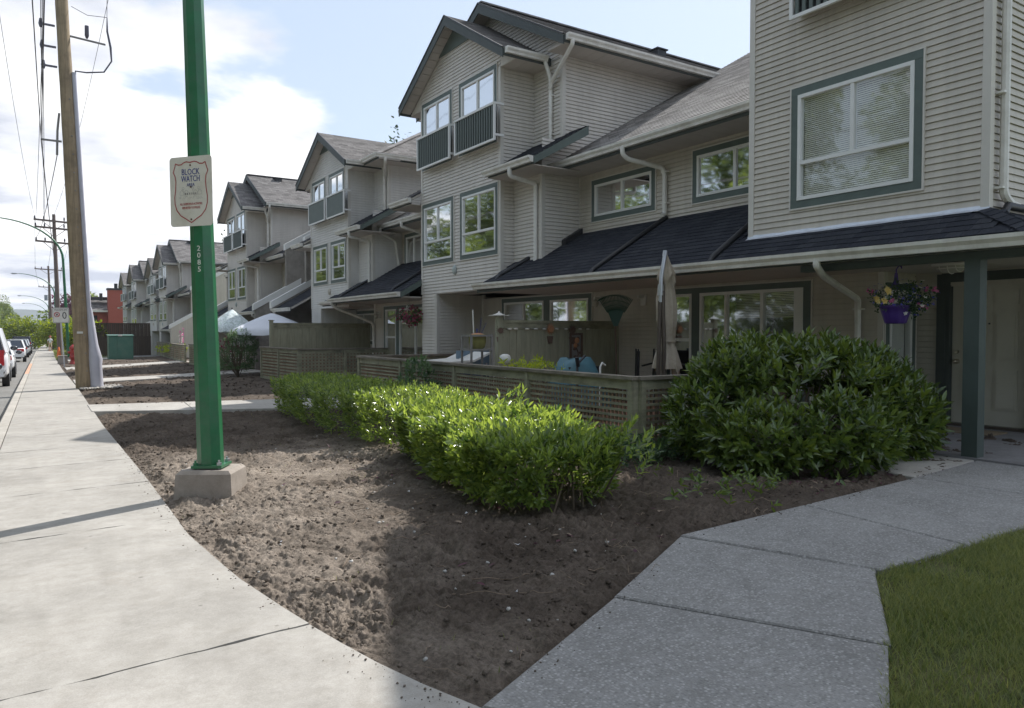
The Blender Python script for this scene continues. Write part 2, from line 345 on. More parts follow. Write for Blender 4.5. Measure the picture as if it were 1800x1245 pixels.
M['newroof_x'] = shingle_mat('shingles_navy_x', (.032, .035, .045), 'x', .28)
M['shingle'] = [mat('shingle_charcoal_%d' % i, c, .93, .3, 40, .5, 170, spec=.25) for i, c in enumerate(((.030, .033, .043), (.038, .041, .05), (.024, .027, .036)))]
M['flash'] = mat('flashing_metal', (.62, .64, .68), .35, .1, 8, metal=.6)
M['black'] = mat('black_plastic', (.018, .019, .022), .45, .2, 4)
M['stucco'] = mat('weathered_wall', (.30, .275, .245), .8, .15, 1.5, .2, 30, dirt=(.07, .065, .06), dscale=.9)
M['fence'] = mat('fence_olive', (.285, .275, .19), .75, .22, 3, .25, 30, dirt=(.05, .048, .035), dscale=2.5, stretch=(1, 1, 5))
M['cedar'] = mat('cedar_slat', (.235, .155, .10), .8, .2, 5, stretch=(5, 5, 1))
M['cap'] = mat('fence_cap', (.20, .175, .14), .8, .3, 5, .4, 30, dirt=(.09, .08, .06), dscale=3)
M['screen'] = mat('screen_boards', (.30, .295, .21), .75, .2, 3, .2, 30, stretch=(4, 4, .6))
M['concrete'] = concrete_mat('sidewalk_concrete', (.385, .366, .337), 0.0, (.30, .265, .225))
M['kerb'] = concrete_mat('kerb_concrete', (.44, .415, .375), 0.0, (.34, .3, .25))
M['pathc'] = concrete_mat('path_concrete', (.44, .42, .39), 0.0)
M['aggregate'] = concrete_mat('exposed_aggregate', (.27, .265, .258), .6, (.16, .15, .145))
M['footing'] = concrete_mat('footing_concrete', (.37, .325, .285), 0.0, (.16, .135, .11))
M['asphalt'] = concrete_mat('asphalt', (.22, .215, .205), .35, (.13, .13, .13))
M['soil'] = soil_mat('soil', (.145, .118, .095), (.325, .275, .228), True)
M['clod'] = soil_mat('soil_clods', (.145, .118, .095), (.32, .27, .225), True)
M['earth'] = soil_mat('earth', (.10, .085, .06), (.17, .14, .1))
M['root'] = mat('root', (.22, .165, .12), .85, .3, 12, .3)
M['stone'] = mat('stone', (.4, .39, .37), .8, .25, 8, .3)
M['pale_litter'] = mat('paper_litter', (.6, .6, .62), .7, .15, 9)
M['brickpave'] = mat('patio_paver', (.34, .17, .105), .85, .3, 4, .3, 30)
M['lamp_green'] = mat('lamp_green', (.018, .135, .056), .38, .18, 5, .12, 40, dirt=(.055, .12, .075), dscale=7, coat=.15)
M['lamp_grey'] = mat('lamp_head', (.3, .32, .36), .4, .1, 5)
M['steel'] = mat('galvanised', (.48, .49, .52), .38, .12, 5, metal=.75)
M['guard'] = mat('cable_guard', (.46, .46, .52), .5, .08, 3)
M['wood'] = mat('pole_wood', (.30, .23, .145), .85, .28, 3, .4, 14, dirt=(.10, .075, .05), dscale=1.2, stretch=(6, 6, .35))
M['wood_far'] = mat('pole_wood_far', (.16, .125, .11), .85, .25, 3, stretch=(6, 6, .35))
M['wire'] = mat('wire', (.05, .05, .06), .6, .1, 3)
M['porcelain'] = mat('insulator', (.08, .075, .10), .25, .1, 3)
M['sign_white'] = mat('sign_face', (.66, .64, .56), .5, .04, 3, dirt=(.5, .47, .38), dscale=4)
M['red_print'] = mat('red_print', (.38, .035, .045), .5, .06, 8)
M['blue_print'] = mat('blue_print', (.035, .05, .23), .5, .06, 8)
M['grey_print'] = mat('grey_print', (.30, .30, .30), .6, .1, 8)
M['black_print'] = mat('black_print', (.03, .03, .035), .6, .1, 8)
M['number'] = mat('number_decal', (.72, .73, .66), .5, .03, 8)
M['post_green'] = mat('post_green', (.05, .068, .062), .5, .12, 4)
M['door'] = mat('door_paint', (.52, .49, .42), .45, .04, 3)
M['brass'] = mat('handle_metal', (.45, .40, .33), .3, .1, 5, metal=.9)
M['leaf_hedge'] = leafmat('hedge_leaf', (.022, .055, .016), (.15, .215, .055), .22, .42, 6.0, spec=.8, tv=3.4)
M['leaf_bush'] = leafmat('laurel_leaf', (.022, .05, .016), (.12, .18, .04), .25, .3, 5.0, spec=.8)
M['leaf_sapling'] = leafmat('sapling_leaf', (.04, .085, .04), (.09, .15, .07), .5, .4)
M['leaf_lime'] = leafmat('lime_leaf', (.15, .22, .03), (.32, .4, .07), .5, .45)
M['leaf_ivy'] = leafmat('ivy_leaf', (.02, .05, .02), (.06, .11, .045), .4, .35)
M['leaf_tree'] = leafmat('tree_leaf', (.04, .07, .02), (.11, .155, .045), .55, .45, .5)
M['leaf_shrub'] = leafmat('shrub_leaf', (.05, .095, .015), (.15, .2, .03), .5, .5, .8)
M['leaf_dark'] = leafmat('conifer_leaf', (.014, .034, .02), (.035, .065, .035), .6, .25, .6)
M['leaf_purple'] = leafmat('purple_leaf', (.05, .02, .03), (.11, .04, .055), .6, .35, .6)
M['petal_pink'] = leafmat('pink_petal', (.45, .09, .2), (.6, .2, .35), .6, .4)
M['petal_blue'] = leafmat('blue_petal', (.07, .06, .34), (.16, .12, .5), .6, .3)
M['petal_yellow'] = leafmat('yellow_petal', (.6, .48, .12), (.7, .6, .25), .6, .3)
M['petal_white'] = leafmat('white_petal', (.6, .58, .52), (.75, .74, .7), .6, .3)
M['petal_red'] = leafmat('red_petal', (.12, .015, .03), (.22, .03, .06), .6, .3)
M['grass'] = leafmat('grass_blade', (.055, .095, .026), (.20, .225, .085), .6, .4, 1.2)
M['lawn'] = soil_mat('lawn_base', (.08, .10, .035), (.17, .16, .075))
M['verge'] = soil_mat('verge_grass', (.075, .10, .03), (.13, .155, .05))
M['branch'] = mat('branch', (.10, .075, .05), .85, .25, 8, .3)
M['canvas'] = mat('umbrella_canvas', (.40, .345, .275), .85, .12, 3, .2, 20, dirt=(.24, .20, .13), dscale=4)
M['bronze'] = mat('umbrella_pole', (.095, .075, .062), .4, .15, 4, metal=.3)
M['white_canvas'] = mat('white_canvas', (.68, .70, .76), .85, .05, 3)
M['floral'] = mat('floral_canvas', (.62, .68, .70), .85, .3, 9, dirt=(.16, .30, .20), dscale=14)
M['rake'] = mat('rake_plastic', (.012, .075, .055), .4, .1, 5)
M['tarp'] = mat('blue_tarp', (.06, .15, .185), .5, .15, 4, .5, 9)
M['purple_pot'] = mat('purple_pot', (.075, .035, .24), .4, .1, 5)
M['olive_pot'] = mat('glazed_pot', (.22, .21, .075), .25, .3, 6)
M['rust'] = mat('rust_metal', (.12, .075, .055), .7, .3, 9)
M['iron'] = mat('grey_iron', (.22, .21, .20), .6, .2, 6)
M['terracotta'] = mat('terracotta', (.42, .20, .10), .8, .2, 6)
M['blue_chair'] = mat('blue_plastic', (.13, .19, .25), .5, .1, 4)
M['offwhite'] = mat('off_white', (.62, .61, .57), .5, .1, 5)
M['util'] = mat('utility_green', (.055, .155, .115), .5, .1, 2, dirt=(.10, .17, .13), dscale=2)
M['hydrant'] = mat('hydrant_red', (.36, .035, .03), .4, .12, 5)
M['cone'] = mat('cone_orange', (.75, .16, .03), .5, .06, 5)
M['tyre'] = mat('tyre', (.02, .02, .02), .8, .2, 6)
M['carwhite'] = mat('car_white', (.72, .74, .77), .25, .02, 2, coat=.6)
M['carsilver'] = mat('car_silver', (.42, .46, .5), .25, .02, 2, coat=.6)
M['cardark'] = mat('car_dark', (.03, .035, .045), .25, .05, 2, coat=.6)
M['carglass'] = mat('car_glass', (.02, .03, .05), .06, .05, 2)
M['taillight'] = mat('taillight', (.5, .012, .02), .15, .05, 4)
M['redwall'] = mat('red_siding', (.36, .085, .062), .7, .08, 2, dirt=(.28, .065, .05), dscale=2)
M['brown_fence'] = mat('brown_fence', (.085, .062, .048), .8, .2, 2, stretch=(3, 3, .5))
M['skin'] = mat('skin', (.45, .27, .19), .6, .05, 8)
M['shirt'] = mat('white_shirt', (.65, .65, .68), .8, .05, 8)
M['shorts'] = mat('tan_shorts', (.5, .4, .27), .8, .05, 8)
M['orange'] = mat('orange_print', (.6, .2, .04), .7, .1, 8)
M['hill'] = mat('far_forest', (.035, .055, .04), .95, .35, .02)
M['mat_brown'] = mat('doormat', (.22, .17, .11), .95, .25, 60, .5, 150)
M['porch'] = concrete_mat('porch_concrete', (.22, .215, .22), 0.0, (.13, .12, .12))
# ---------------------------------------------------------------- building parts
CW = 0.0815   # siding course
def PXm(X): return lambda u, z, o=0.0: (X - o, u, z)      # wall facing the street
def PYm(Y): return lambda u, z, o=0.0: (u, Y - o, z)      # wall facing the camera end
def PYf(Y): return lambda u, z, o=0.0: (u, Y + o, z)      # wall facing away
def pbox(mb, P, u0, u1, z0, z1, o0, o1, mi=0):
    c = [P(u, z, o) for o in (o0, o1) for z in (z0, z1) for u in (u0, u1)]
    mb.add(c, [(0, 1, 3, 2), (4, 6, 7, 5), (0, 4, 5, 1), (1, 5, 7, 3), (3, 7, 6, 2), (2, 6, 4, 0)], mi)
def siding(P, u0, u1, z0, z1, lo=None, hi=None, holes=(), brk=(), sink=None):
    """lapped boards; sink(course, mb) receives each board, else all boards come back in one MB"""
    lo = lo or (lambda z: u0); hi = hi or (lambda z: u1)
    k0 = int(math.floor(z0 / CW)); k1 = int(math.ceil(z1 / CW))
    zs = {z0, z1} | {k * CW for k in range(k0, k1 + 1) if z0 < k * CW < z1} | {b for b in brk if z0 < b < z1}
    zs |= {k * CW - .0075 for k in range(k0, k1 + 1) if z0 < k * CW - .0075 < z1}
    for h in holes: zs |= {z for z in h[2:4] if z0 < z < z1}
    zs = sorted(zs); allmb = MB(); per = {}
    for a, b in zip(zs[:-1], zs[1:]):
        if b - a < 1e-5: continue
        k = int(math.floor((a + b) / 2 / CW)); cb = k * CW
        gr = a > cb + CW - .0077
        oa = -.008 if gr else .017 * (1 - (a - cb) / CW); ob = -.008 if gr else .017 * (1 - (b - cb) / CW)
        iv = [((lambda z: max(u0, lo(z))), (lambda z: min(u1, hi(z))))]
        segs = [(max(u0, lo(a)), max(u0, lo(b)), min(u1, hi(a)), min(u1, hi(b)))]
        for h in holes:
            if h[2] < b - 1e-6 and h[3] > a + 1e-6:
                ns = []
                for la, lb, ra, rb in segs:
                    if h[0] > max(la, lb) and h[0] < min(ra, rb): ns.append((la, lb, h[0], h[0]))
                    if h[1] < min(ra, rb) and h[1] > max(la, lb): ns.append((h[1], h[1], ra, rb))
                    if h[0] >= min(ra, rb) or h[1] <= max(la, lb): ns.append((la, lb, ra, rb))
                segs = ns
        for la, lb, ra, rb in segs:
            if ra - la < .01 and rb - lb < .01: continue
            mb = per.setdefault((k, round(la, 1) if len(segs) > 1 else 0), MB()) if sink else allmb
            mb.quad(P(la, a, oa), P(ra, a, oa), P(rb, b, ob), P(lb, b, ob))
            if abs(a - cb) < 1e-4: mb.quad(P(la, a, oa), P(ra, a, oa), P(ra, a, -.010), P(la, a, -.010))
    if sink:
        for k, m in per.items():
            if m.f: sink(k, m)
    return allmb
def trimboard(mb, P, u0, u1, z0, z1, t=.03): pbox(mb, P, u0, u1, z0, z1, -.01, t)
def window(house, P, u0, u1, z0, z1, kind='tri', blind='slat', detail=2, trimc='green', sill=True):
    """casing (part of the house) > frame, pane(s), blind"""
    w = .105; m = MB()
    pbox(m, P, u0, u1, z1 - w, z1, -.01, .030); pbox(m, P, u0, u1, z0, z0 + w, -.01, .030)
    pbox(m, P, u0, u0 + w, z0 + w, z1 - w, -.01, .027); pbox(m, P, u1 - w, u1, z0 + w, z1 - w, -.01, .027)
    cas = m.build('window', M[trimc], house)
    j = MB(); t = .022
    pbox(j, P, u0 - t, u1 + t, z1, z1 + t, -.01, .034); pbox(j, P, u0 - t, u1 + t, z0 - t, z0, -.01, .034)
    pbox(j, P, u0 - t, u0, z0, z1, -.01, .034); pbox(j, P, u1, u1 + t, z0, z1, -.01, .034)
    j.build('edge_trim', M['trim'], cas)
    a0, a1, b0, b1 = u0 + w, u1 - w, z0 + w, z1 - w; fw = .048; f = MB()
    pbox(f, P, a0, a1, b1 - fw, b1, -.05, .040); pbox(f, P, a0, a1, b0, b0 + fw, -.05, .042)
    pbox(f, P, a0, a0 + fw, b0 + fw, b1 - fw, -.05, .038); pbox(f, P, a1 - fw, a1, b0 + fw, b1 - fw, -.05, .038)
    c0, c1, d0, d1 = a0 + fw, a1 - fw, b0 + fw, b1 - fw; mid = (c0 + c1) / 2; panes = []
    if kind == 'tri':
        zt = d0 + .345 * (d1 - d0)
        pbox(f, P, c0, c1, zt - .025, zt + .025, -.05, .034); pbox(f, P, mid - .025, mid + .025, zt + .025, d1, -.05, .032)
        panes = [(c0, mid - .025, zt + .025, d1), (mid + .025, c1, zt + .025, d1), (c0, c1, d0, zt - .025)]
    elif kind == 'slide':
        pbox(f, P, mid - .03, mid + .03, d0, d1, -.05, .032); panes = [(c0, mid - .03, d0, d1), (mid + .03, c1, d0, d1)]
    elif kind == 'hung':
        zt = d0 + .52 * (d1 - d0); pbox(f, P, c0, c1, zt - .025, zt + .025, -.05, .032); panes = [(c0, c1, d0, zt - .025), (c0, c1, zt + .025, d1)]
    else: panes = [(c0, c1, d0, d1)]
    f.build('frame', M['white'], cas)
    for q in panes:
        g = MB(); g.quad(P(q[0], q[2], .004), P(q[1], q[2], .004), P(q[1], q[3], .004), P(q[0], q[3], .004)); g.build('pane', M['glass'], cas)
    b = MB(); back = .16
    b.quad(P(a0 - .1, b0 - .1, -back), P(a1 + .1, b0 - .1, -back), P(a1 + .1, b1 + .1, -back), P(a0 - .1, b1 + .1, -back), 1)
    if blind == 'slat' and detail > 1:
        n = int((d1 - d0) / .0265); zlow = random.choice((0, 0, 0, .0))
        for i in range(n):
            z = d0 + (i + .5) * (d1 - d0) / n
            b.quad(P(c0 + .01, z - .0122, -.040), P(c1 - .01, z - .0122, -.040), P(c1 - .01, z + .0118, -.054), P(c0 + .01, z + .0118, -.054), 0)
    elif blind == 'slat':
        b.quad(P(c0, d0, -.06), P(c1, d0, -.06), P(c1, d1, -.06), P(c0, d1, -.06), 0)
    elif blind == 'half':
        n = int((d1 - d0) * .35 / .0265)
        for i in range(n):
            z = d1 - (i + .5) * .0265; b.quad(P(c0, z - .0105, -.05), P(c1, z - .0105, -.05), P(c1, z + .0105, -.066), P(c0, z + .0105, -.066), 0)
    elif blind == 'curtain':
        n = 26
        for i in range(n):
            ua = c0 + (c1 - c0) * i / n; ub = c0 + (c1 - c0) * (i + 1) / n; oa = -.06 - .02 * (i % 2); ob = -.06 - .02 * ((i + 1) % 2)
            b.quad(P(ua, d0, oa), P(ub, d0, ob), P(ub, d1, ob), P(ua, d1, oa), 2)
    b.build('blind', [M['blind'], M['dark'], M['curtain']], cas, kind='stuff')
    return cas
def clipband(poly, b0, b1):
    def clip(pts, f):
        out = []
        for i in range(len(pts)):
            p, q = pts[i], pts[(i + 1) % len(pts)]; fp, fq = f(p), f(q)
            if fp >= 0: out.append(p)
            if (fp >= 0) != (fq >= 0):
                t = fp / (fp - fq); out.append((p[0] + (q[0] - p[0]) * t, p[1] + (q[1] - p[1]) * t))
        return out
    r = clip(poly, lambda p: p[1] - b0)
    return clip(r, lambda p: b1 - p[1]) if r else r
EX = .145
def roof_plane(E, d, s, poly, thick=.07):
    """shingled slope; E eave point, d along the eave, s up the slope (unit), poly in (along, up) metres"""
    E = Vector(E); d = Vector(d); s = Vector(s).normalized(); n = d.cross(s)
    if n.z < 0: n = -n
    mb = MB(); bm0 = min(p[1] for p in poly); bm1 = max(p[1] for p in poly); k = 0; b = bm0
    Q = lambda p, off: E + d * p[0] + s * p[1] + n * off
    while b < bm1 - 1e-4:
        e = min(b + EX, bm1); c = clipband(poly, b, e)
        if len(c) >= 3:
            off = lambda p: .004 + .011 * (1 - (p[1] - b) / EX)
            mb.add([Q(p, off(p)) for p in c], [tuple(range(len(c)))], 0)
            low = [p for p in c if abs(p[1] - b) < 1e-5]
            if len(low) >= 2:
                l, r = min(low), max(low); mb.quad(Q(l, .015), Q(r, .015), Q(r, 0), Q(l, 0), 0)
        b = e
    m = len(poly)   # deck below
    top = [Q(p, 0) for p in poly]; bot = [Q(p, -thick) for p in poly]
    mb.add(top + bot, [tuple(range(2 * m - 1, m - 1, -1))] + [(i, (i + 1) % m, m + (i + 1) % m, m + i) for i in range(m)], 1)
    return mb
SL = .58; SN = math.sqrt(1 + SL * SL); SX = (1 / SN, 0, SL / SN)   # slope rising away from the street
GP = [(0, 0), (0, -.125), (.075, -.125), (.085, -.08), (.118, -.04), (.122, 0)]
def gutter(house, p, q, out, name='gutter', mat_='gutter'):
    p = Vector(p); q = Vector(q); o = Vector(out).normalized(); m = MB()
    poly = [p + o * a + Vector((0, 0, b)) for a, b in GP]; m.prism(poly, q - p)
    return m.build(name, M[mat_], house)
def downpipe(house, pts, w=.075, h=.055, mat_='gutter', name='downpipe', clip=()):
    """a rectangular pipe with softened bends"""
    P3 = [Vector(p) for p in pts]; out = [P3[0]]
    for i in range(1, len(P3) - 1):
        a = (P3[i - 1] - P3[i]); b = (P3[i + 1] - P3[i]); r = min(.09, a.length * .4, b.length * .4)
        s = P3[i] + a.normalized() * r; e = P3[i] + b.normalized() * r
        for t in (0, .25, .5, .75, 1): out.append((1 - t) ** 2 * s + 2 * t * (1 - t) * P3[i] + t * t * e)
    out.append(P3[-1]); m = MB(); m.tube(out, w * .62, 8, rot=math.pi / 8, smooth=False)
    for z in clip:
        p = z; m.box(p[0] - .055, p[0] + .055, p[1] - .07, p[1] + .07, p[2] - .012, p[2] + .012)
    return m.build(name, M[mat_], house)
def fasc(house, p, q, h=.17, t=.025, out=(-1, 0, 0), name='fascia', mat_='fascia'):
    p = Vector(p); q = Vector(q); o = Vector(out); m = MB()
    m.prism([p, q, q + Vector((0, 0, -h)), p + Vector((0, 0, -h))], o * t); return m.build(name, M[mat_], house)
def soffit_each(h, x0, x1, y0, y1, z, along='x', step=.3):
    n = max(1, int(round(((x1 - x0) if along == 'x' else (y1 - y0)) / step)))
    for i in range(n):
        m = MB(); u = i / n; v = (i + 1) / n
        if along == 'x': m.box(x0 + (x1 - x0) * u + .004, x0 + (x1 - x0) * v - .004, y0, y1, z, z + .014)
        else: m.box(x0, x1, y0 + (y1 - y0) * u + .004, y0 + (y1 - y0) * v - .004, z, z + .014)
        m.build('soffit_panel', M['soffit'], h)
    m = MB(); m.box(x0, x1, y0, y1, z + .017, z + .03); m.build('soffit_backing', M['soffit'], h)
def soffit_mesh(x0, x1, y0, y1, z, along='y', step=.3):
    """vented soffit in panels with shallow joints"""
    m = MB()
    if along == 'y':
        n = max(1, int(round((y1 - y0) / step)))
        for i in range(n):
            a = y0 + (y1 - y0) * i / n; b = y0 + (y1 - y0) * (i + 1) / n; m.box(x0, x1, a + .004, b - .004, z, z + .015)
    else:
        n = max(1, int(round((x1 - x0) / step)))
        for i in range(n):
            a = x0 + (x1 - x0) * i / n; b = x0 + (x1 - x0) * (i + 1) / n; m.box(a + .004, b - .004, y0, y1, z, z + .015)
    m.box(x0, x1, y0, y1, z + .017, z + .03); return m
def balcony(house, Y0, Y1, z0, z1, X, detail=2):
    """guard in front of an upper window: white rails, green bars"""
    o = .24; m = MB(); P = PXm(X)
    pbox(m, P, Y0, Y1, z1 - .05, z1, o - .03, o + .03); pbox(m, P, Y0, Y1, z0, z0 + .045, o - .02, o + .02)
    pbox(m, P, Y0, Y0 + .05, z0 + .045, z1 - .05, o - .02, o + .02); pbox(m, P, Y1 - .05, Y1, z0 + .045, z1 - .05, o - .02, o + .02)
    for y in (Y0, Y1 - .05):
        pbox(m, P, y, y + .05, z1 - .05, z1, 0, o - .03); pbox(m, P, y, y + .05, z0 + .10, z0 + .15, 0, o - .02)
    g = m.build('balcony_guard', M['white'], house)
    if detail > 1:
        n = int((Y1 - Y0 - .1) / .105); bm = None
        for i in range(n):
            y = Y0 + .06 + (i + .5) * (Y1 - Y0 - .12) / n
            if bm is None: b = MB(); pbox(b, P, y - .026, y + .026, z0 + .045, z1 - .05, o - .012, o + .012); ob = b.build('bar', M['panel_green'], g); bm = (ob, y)
            else: c = bm[0].copy(); C.objects.link(c); c.location = (0, y - bm[1], 0)
        b = MB(); pbox(b, P, Y0 + .05, Y1 - .05, z0 + .045, z1 - .05, o - .035, o - .028); b.build('backing', M['dark'], g)
    else:
        b = MB(); pbox(b, P, Y0 + .05, Y1 - .05, z0 + .045, z1 - .05, o - .012, o + .006); b.build('panel', M['panel_green'], g)
    return g

def each_box(name, material, h, boxes):
    for b in boxes: m = MB(); m.box(*b); m.build(name, M[material], h)
def roof_vent(h, x, y, z):
    m = MB(); m.box(x - .16, x + .16, y - .16, y + .16, z - .1, z + .09); m.build('roof_vent', M['black'], h); m = MB(); m.box(x - .20, x + .20, y - .20, y + .20, z + .092, z + .125); m.build('roof_vent', M['black'], h)
def tower(h, p):
    """gabled bay in front of a deeper body"""
    T = 8.98; y0, y1 = p['bay']; b0, b1 = p['body']; x2, x3 = 9.33, 9.88; sm = M[p.get('siding', 'siding')]; det = p.get('detail', 2)
    zb = p['zb']; ze = p['ze']; yr = (y0 + y1) / 2; zr = p['zr']; sl = p.get('sl', .60); zground = p.get('z0', 0.0)
    over = .35; eo = .66; zsk = p['zsk']
    roofz = lambda y: zr - sl * abs(y - yr)
    P = PXm(T)
    # front wall
    def lo(z): return max(y0, yr - (zr - .11 - z) / sl) if z > roofz(y0) - .11 else y0
    def hi(z): return min(y1, yr + (zr - .11 - z) / sl) if z > roofz(y0) - .11 else y1
    zt = p.get('zapex', zr - .60); i = .05
    holes = [(a + i, b - i, p['z2'][0] + i, p['z2'][1] - i) for a, b in p['w2']] + [(a + i, b - i, p['z3'][0] + i, p['z3'][1] - i) for a, b in p['w3']]
    front = p.get('front_z0', zb)
    sink = p.get('sink')
    mb = siding(P, y0, y1, front, zt, lo, hi, holes, brk=(roofz(y0) - .11,), sink=sink)
    mb.build('wall', sm, h, kind='stuff')
    # green gable infill
    m = MB(); hw = (zr - .1 - zt) / sl
    m.prism([P(yr - hw, zt, -.01), P(yr + hw, zt, -.01), P(yr, zr - .1, -.01)], (-.05, 0, 0)); m.build('gable_panel', M['green'], h)
    # bay sides and the set-back walls beside them
    if p.get('right_board'): siding(PYm(y0), T, 13.0, p['right_z0'], ze, sink=p['right_board'])
    else:
        siding(PYm(y0), T, x3, zb, ze).build('wall', sm, h, kind='stuff')
        s2 = MB()
        for mm in (siding(PXm(x2), b0, y0, 2.6 + zground, zsk + .35), siding(PXm(x3), b0, y0, zsk + .3, ze + .1)): s2.add(mm.v, mm.f)
        s2.build('wall', sm, h, kind='stuff')
        zc = zsk + .6
        s3 = siding(PYm(b0), x2, 20.5, 2.4 + zground, zc); s4 = siding(PYm(b0), x3, 20.5, zc, p['zm'] - .02); s3.add(s4.v, s4.f); s3.build('wall', sm, h, kind='stuff')
    s5 = siding(PYf(y1), T, x3, zb, ze); s6 = siding(PYf(b1), x2, 20.5, 2.4 + zground, p['zm']); s5.add(s6.v, s6.f)
    if b1 > y1 + .05:
        for mm in (siding(PXm(x2), y1, b1, 2.6 + zground, zsk + .35), siding(PXm(x3), y1, b1, zsk + .3, ze + .1)): s5.add(mm.v, mm.f)
    s5.build('wall', sm, h, kind='stuff')
    core = MB()   # sheathing inside the boards
    core.box(T + .22, 20, y0 + .2, y1 - .2, zb + .02, ze); core.box(x3 + .22, 20.3, b0 + .2, b1 - .2, zb + .02, p['zm'] - .1)
    core.prism([(T + .22, y0 + .25, ze), (T + .22, y1 - .25, ze), (T + .22, yr, zr - .3)], (4, 0, 0))
    core.build('inner_wall', M['dark'], h)
    if not p.get('right_board'):
        m = MB(); m.box(T + .0, x3, y0, y1, zb - .02, zb); m.build('bay_soffit', M['soffit'], h)
    # corner trims
    bx = [(T - .022, T + .07, min(ya - .022 * sy, ya + .07 * sy), max(ya - .022 * sy, ya + .07 * sy), zb, ze) for ya, sy in ((y0, 1), (y1, -1))]
    if not p.get('right_board'): bx += [(x2 - .022, x2 + .07, b0 - .022, b0 + .07, 2.7 + zground, zsk + .1), (x3 - .022, x3 + .07, b0 - .022, b0 + .07, zsk + .7, p['zm'] - .1)]
    each_box('corner_trim', 'trim', h, bx)
    if p.get('pier'):
        a, b = p['pier']; s = siding(P, a, b, zground, zb); ss = siding(PYm(a), T, 10.35, zground, zb - .02); s.add(ss.v, ss.f); sf = siding(PYf(b), T, 10.35, zground, zb); s.add(sf.v, sf.f)
        s.build('wall', sm, h, kind='stuff'); m = MB(); m.box(T + .1, 10.3, a + .1, b - .1, zground, zb); m.build('inner_wall', M['dark'], h)
        m = MB(); m.box(T - .022, T + .06, a - .022, a + .06, zground, zb); m.build('corner_trim', M['trim'], h)
    # bay roof
    nrm = math.sqrt(1 + sl * sl); xf = T - over; xb = p.get('xback', 14.5); k = (y1 - y0) / 2 + eo
    for sgn in (1, -1):
        E = (xf, yr - sgn * k, zr - sl * k); L = k * nrm
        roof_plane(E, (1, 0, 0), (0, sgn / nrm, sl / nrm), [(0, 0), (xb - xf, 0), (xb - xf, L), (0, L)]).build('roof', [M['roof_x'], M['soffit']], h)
        m = MB(); A = Vector((xf - .024, yr - sgn * k, zr - sl * k - .0)); B = Vector((xf - .024, yr, zr))
        m.prism([A + Vector((0, 0, -.02)), B + Vector((0, 0, -.02)), B + Vector((0, 0, -.24)), A + Vector((0, 0, -.21))], (.024, 0, 0)); m.build('rake_board', M['fascia'], h)
        # metal edge along the rake
        m = MB(); m.beam(A + Vector((.0, 0, .008)), B + Vector((.0, 0, .008)), .03, .03); m.build('drip_edge', M['black'], h)
        # rake soffit panels
        m = MB(); n = 13
        for q in range(n):
            if det > 1: m = MB()
            t0 = q / n + .003; t1 = (q + 1) / n - .003; a = A.lerp(B, t0); b = A.lerp(B, t1); dz = Vector((.03, 0, -.10))
            m.prism([a + dz, b + dz, b + dz + Vector((over - .03, 0, 0)), a + dz + Vector((over - .03, 0, 0))], (0, 0, -.012))
            if det > 1: m.build('soffit_panel', M['soffit'], h)
        if det < 2: m.build('soffit_panel', M['soffit'], h, kind='stuff')
        # eave: fascia, gutter, flat soffit
        ye = yr - sgn * k; zz = zr - sl * k
        fasc(h, (xf, ye, zz), (x3 + .3, ye, zz), .17, out=(0, -sgn, 0))
        gutter(h, (xf + .02, ye - sgn * .026, zz + .005), (x3 + (.05 if p.get('hip') else -.15), ye - sgn * .026, zz + .005), (0, -sgn, 0))
        ylo, yhi = (ye, y0) if sgn == 1 else (y1, ye)
        (soffit_each(h, T, x3 + .3, ylo, yhi, zz - .165) if det > 1 else soffit_mesh(T, x3 + .3, ylo, yhi, zz - .165, 'x').build('soffit_panel', M['soffit'], h, kind='stuff'))
        m = MB(); w = Vector((T - .012, ye + sgn * .03, zz - .15)); m.prism([w, w + Vector((0, sgn * (eo - .04), 0)), w + Vector((0, sgn * (eo - .04), sl * (eo - .04) + .02)), w + Vector((0, 0, .03))], (.02, 0, 0)); m.build('eave_return', sm, h)
    # main roof
    zm = p['zm']; ym = p.get('ym', (b0 + b1) / 2); km = ym - b0 + .62; zR = zm + SL * km; xr = p.get('xrake', 9.45); xB = 21.2
    zR = p.get('zR', zR); slm = (zR - zm) / km; nm = math.sqrt(1 + slm * slm); Lm = km * nm
    if not p.get('hip'):
        for sgn in (1, -1):
            E = (xr, ym - sgn * km, zm)
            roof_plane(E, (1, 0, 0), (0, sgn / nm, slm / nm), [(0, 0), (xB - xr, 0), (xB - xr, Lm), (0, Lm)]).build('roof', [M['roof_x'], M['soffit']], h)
            A = Vector((xr - .024, ym - sgn * km, zm)); B = Vector((xr - .024, ym, zR))
            m = MB(); m.prism([A + Vector((0, 0, -.02)), B + Vector((0, 0, -.02)), B + Vector((0, 0, -.24)), A + Vector((0, 0, -.21))], (.024, 0, 0)); m.build('rake_board', M['fascia'], h)
            m = MB(); m.beam(A + Vector((0, 0, .008)), B + Vector((0, 0, .008)), .03, .03); m.build('drip_edge', M['black'], h)
            fasc(h, (xr, A.y, zm), (xB - 2, A.y, zm), .17, out=(0, -sgn, 0)); gutter(h, (xr + .02, A.y - sgn * .026, zm + .005), (p.get('xg', 14.3), A.y - sgn * .026, zm + .005), (0, -sgn, 0))
            ylo, yhi = (A.y, b0) if sgn == 1 else (b1, A.y)
            (soffit_each(h, xr + .02, 16, ylo, yhi, zm - .165) if det > 1 and sgn == 1 else soffit_mesh(xr + .02, xB - 3, ylo, yhi, zm - .165, 'x').build('soffit_panel', M['soffit'], h, kind='stuff'))
        s = siding(PXm(x3), b0, b1, zm - .2, zR - .15, lambda z: ym - (zR - .1 - z) / slm, lambda z: ym + (zR - .1 - z) / slm); s.build('wall', sm, h, kind='stuff')
    else:
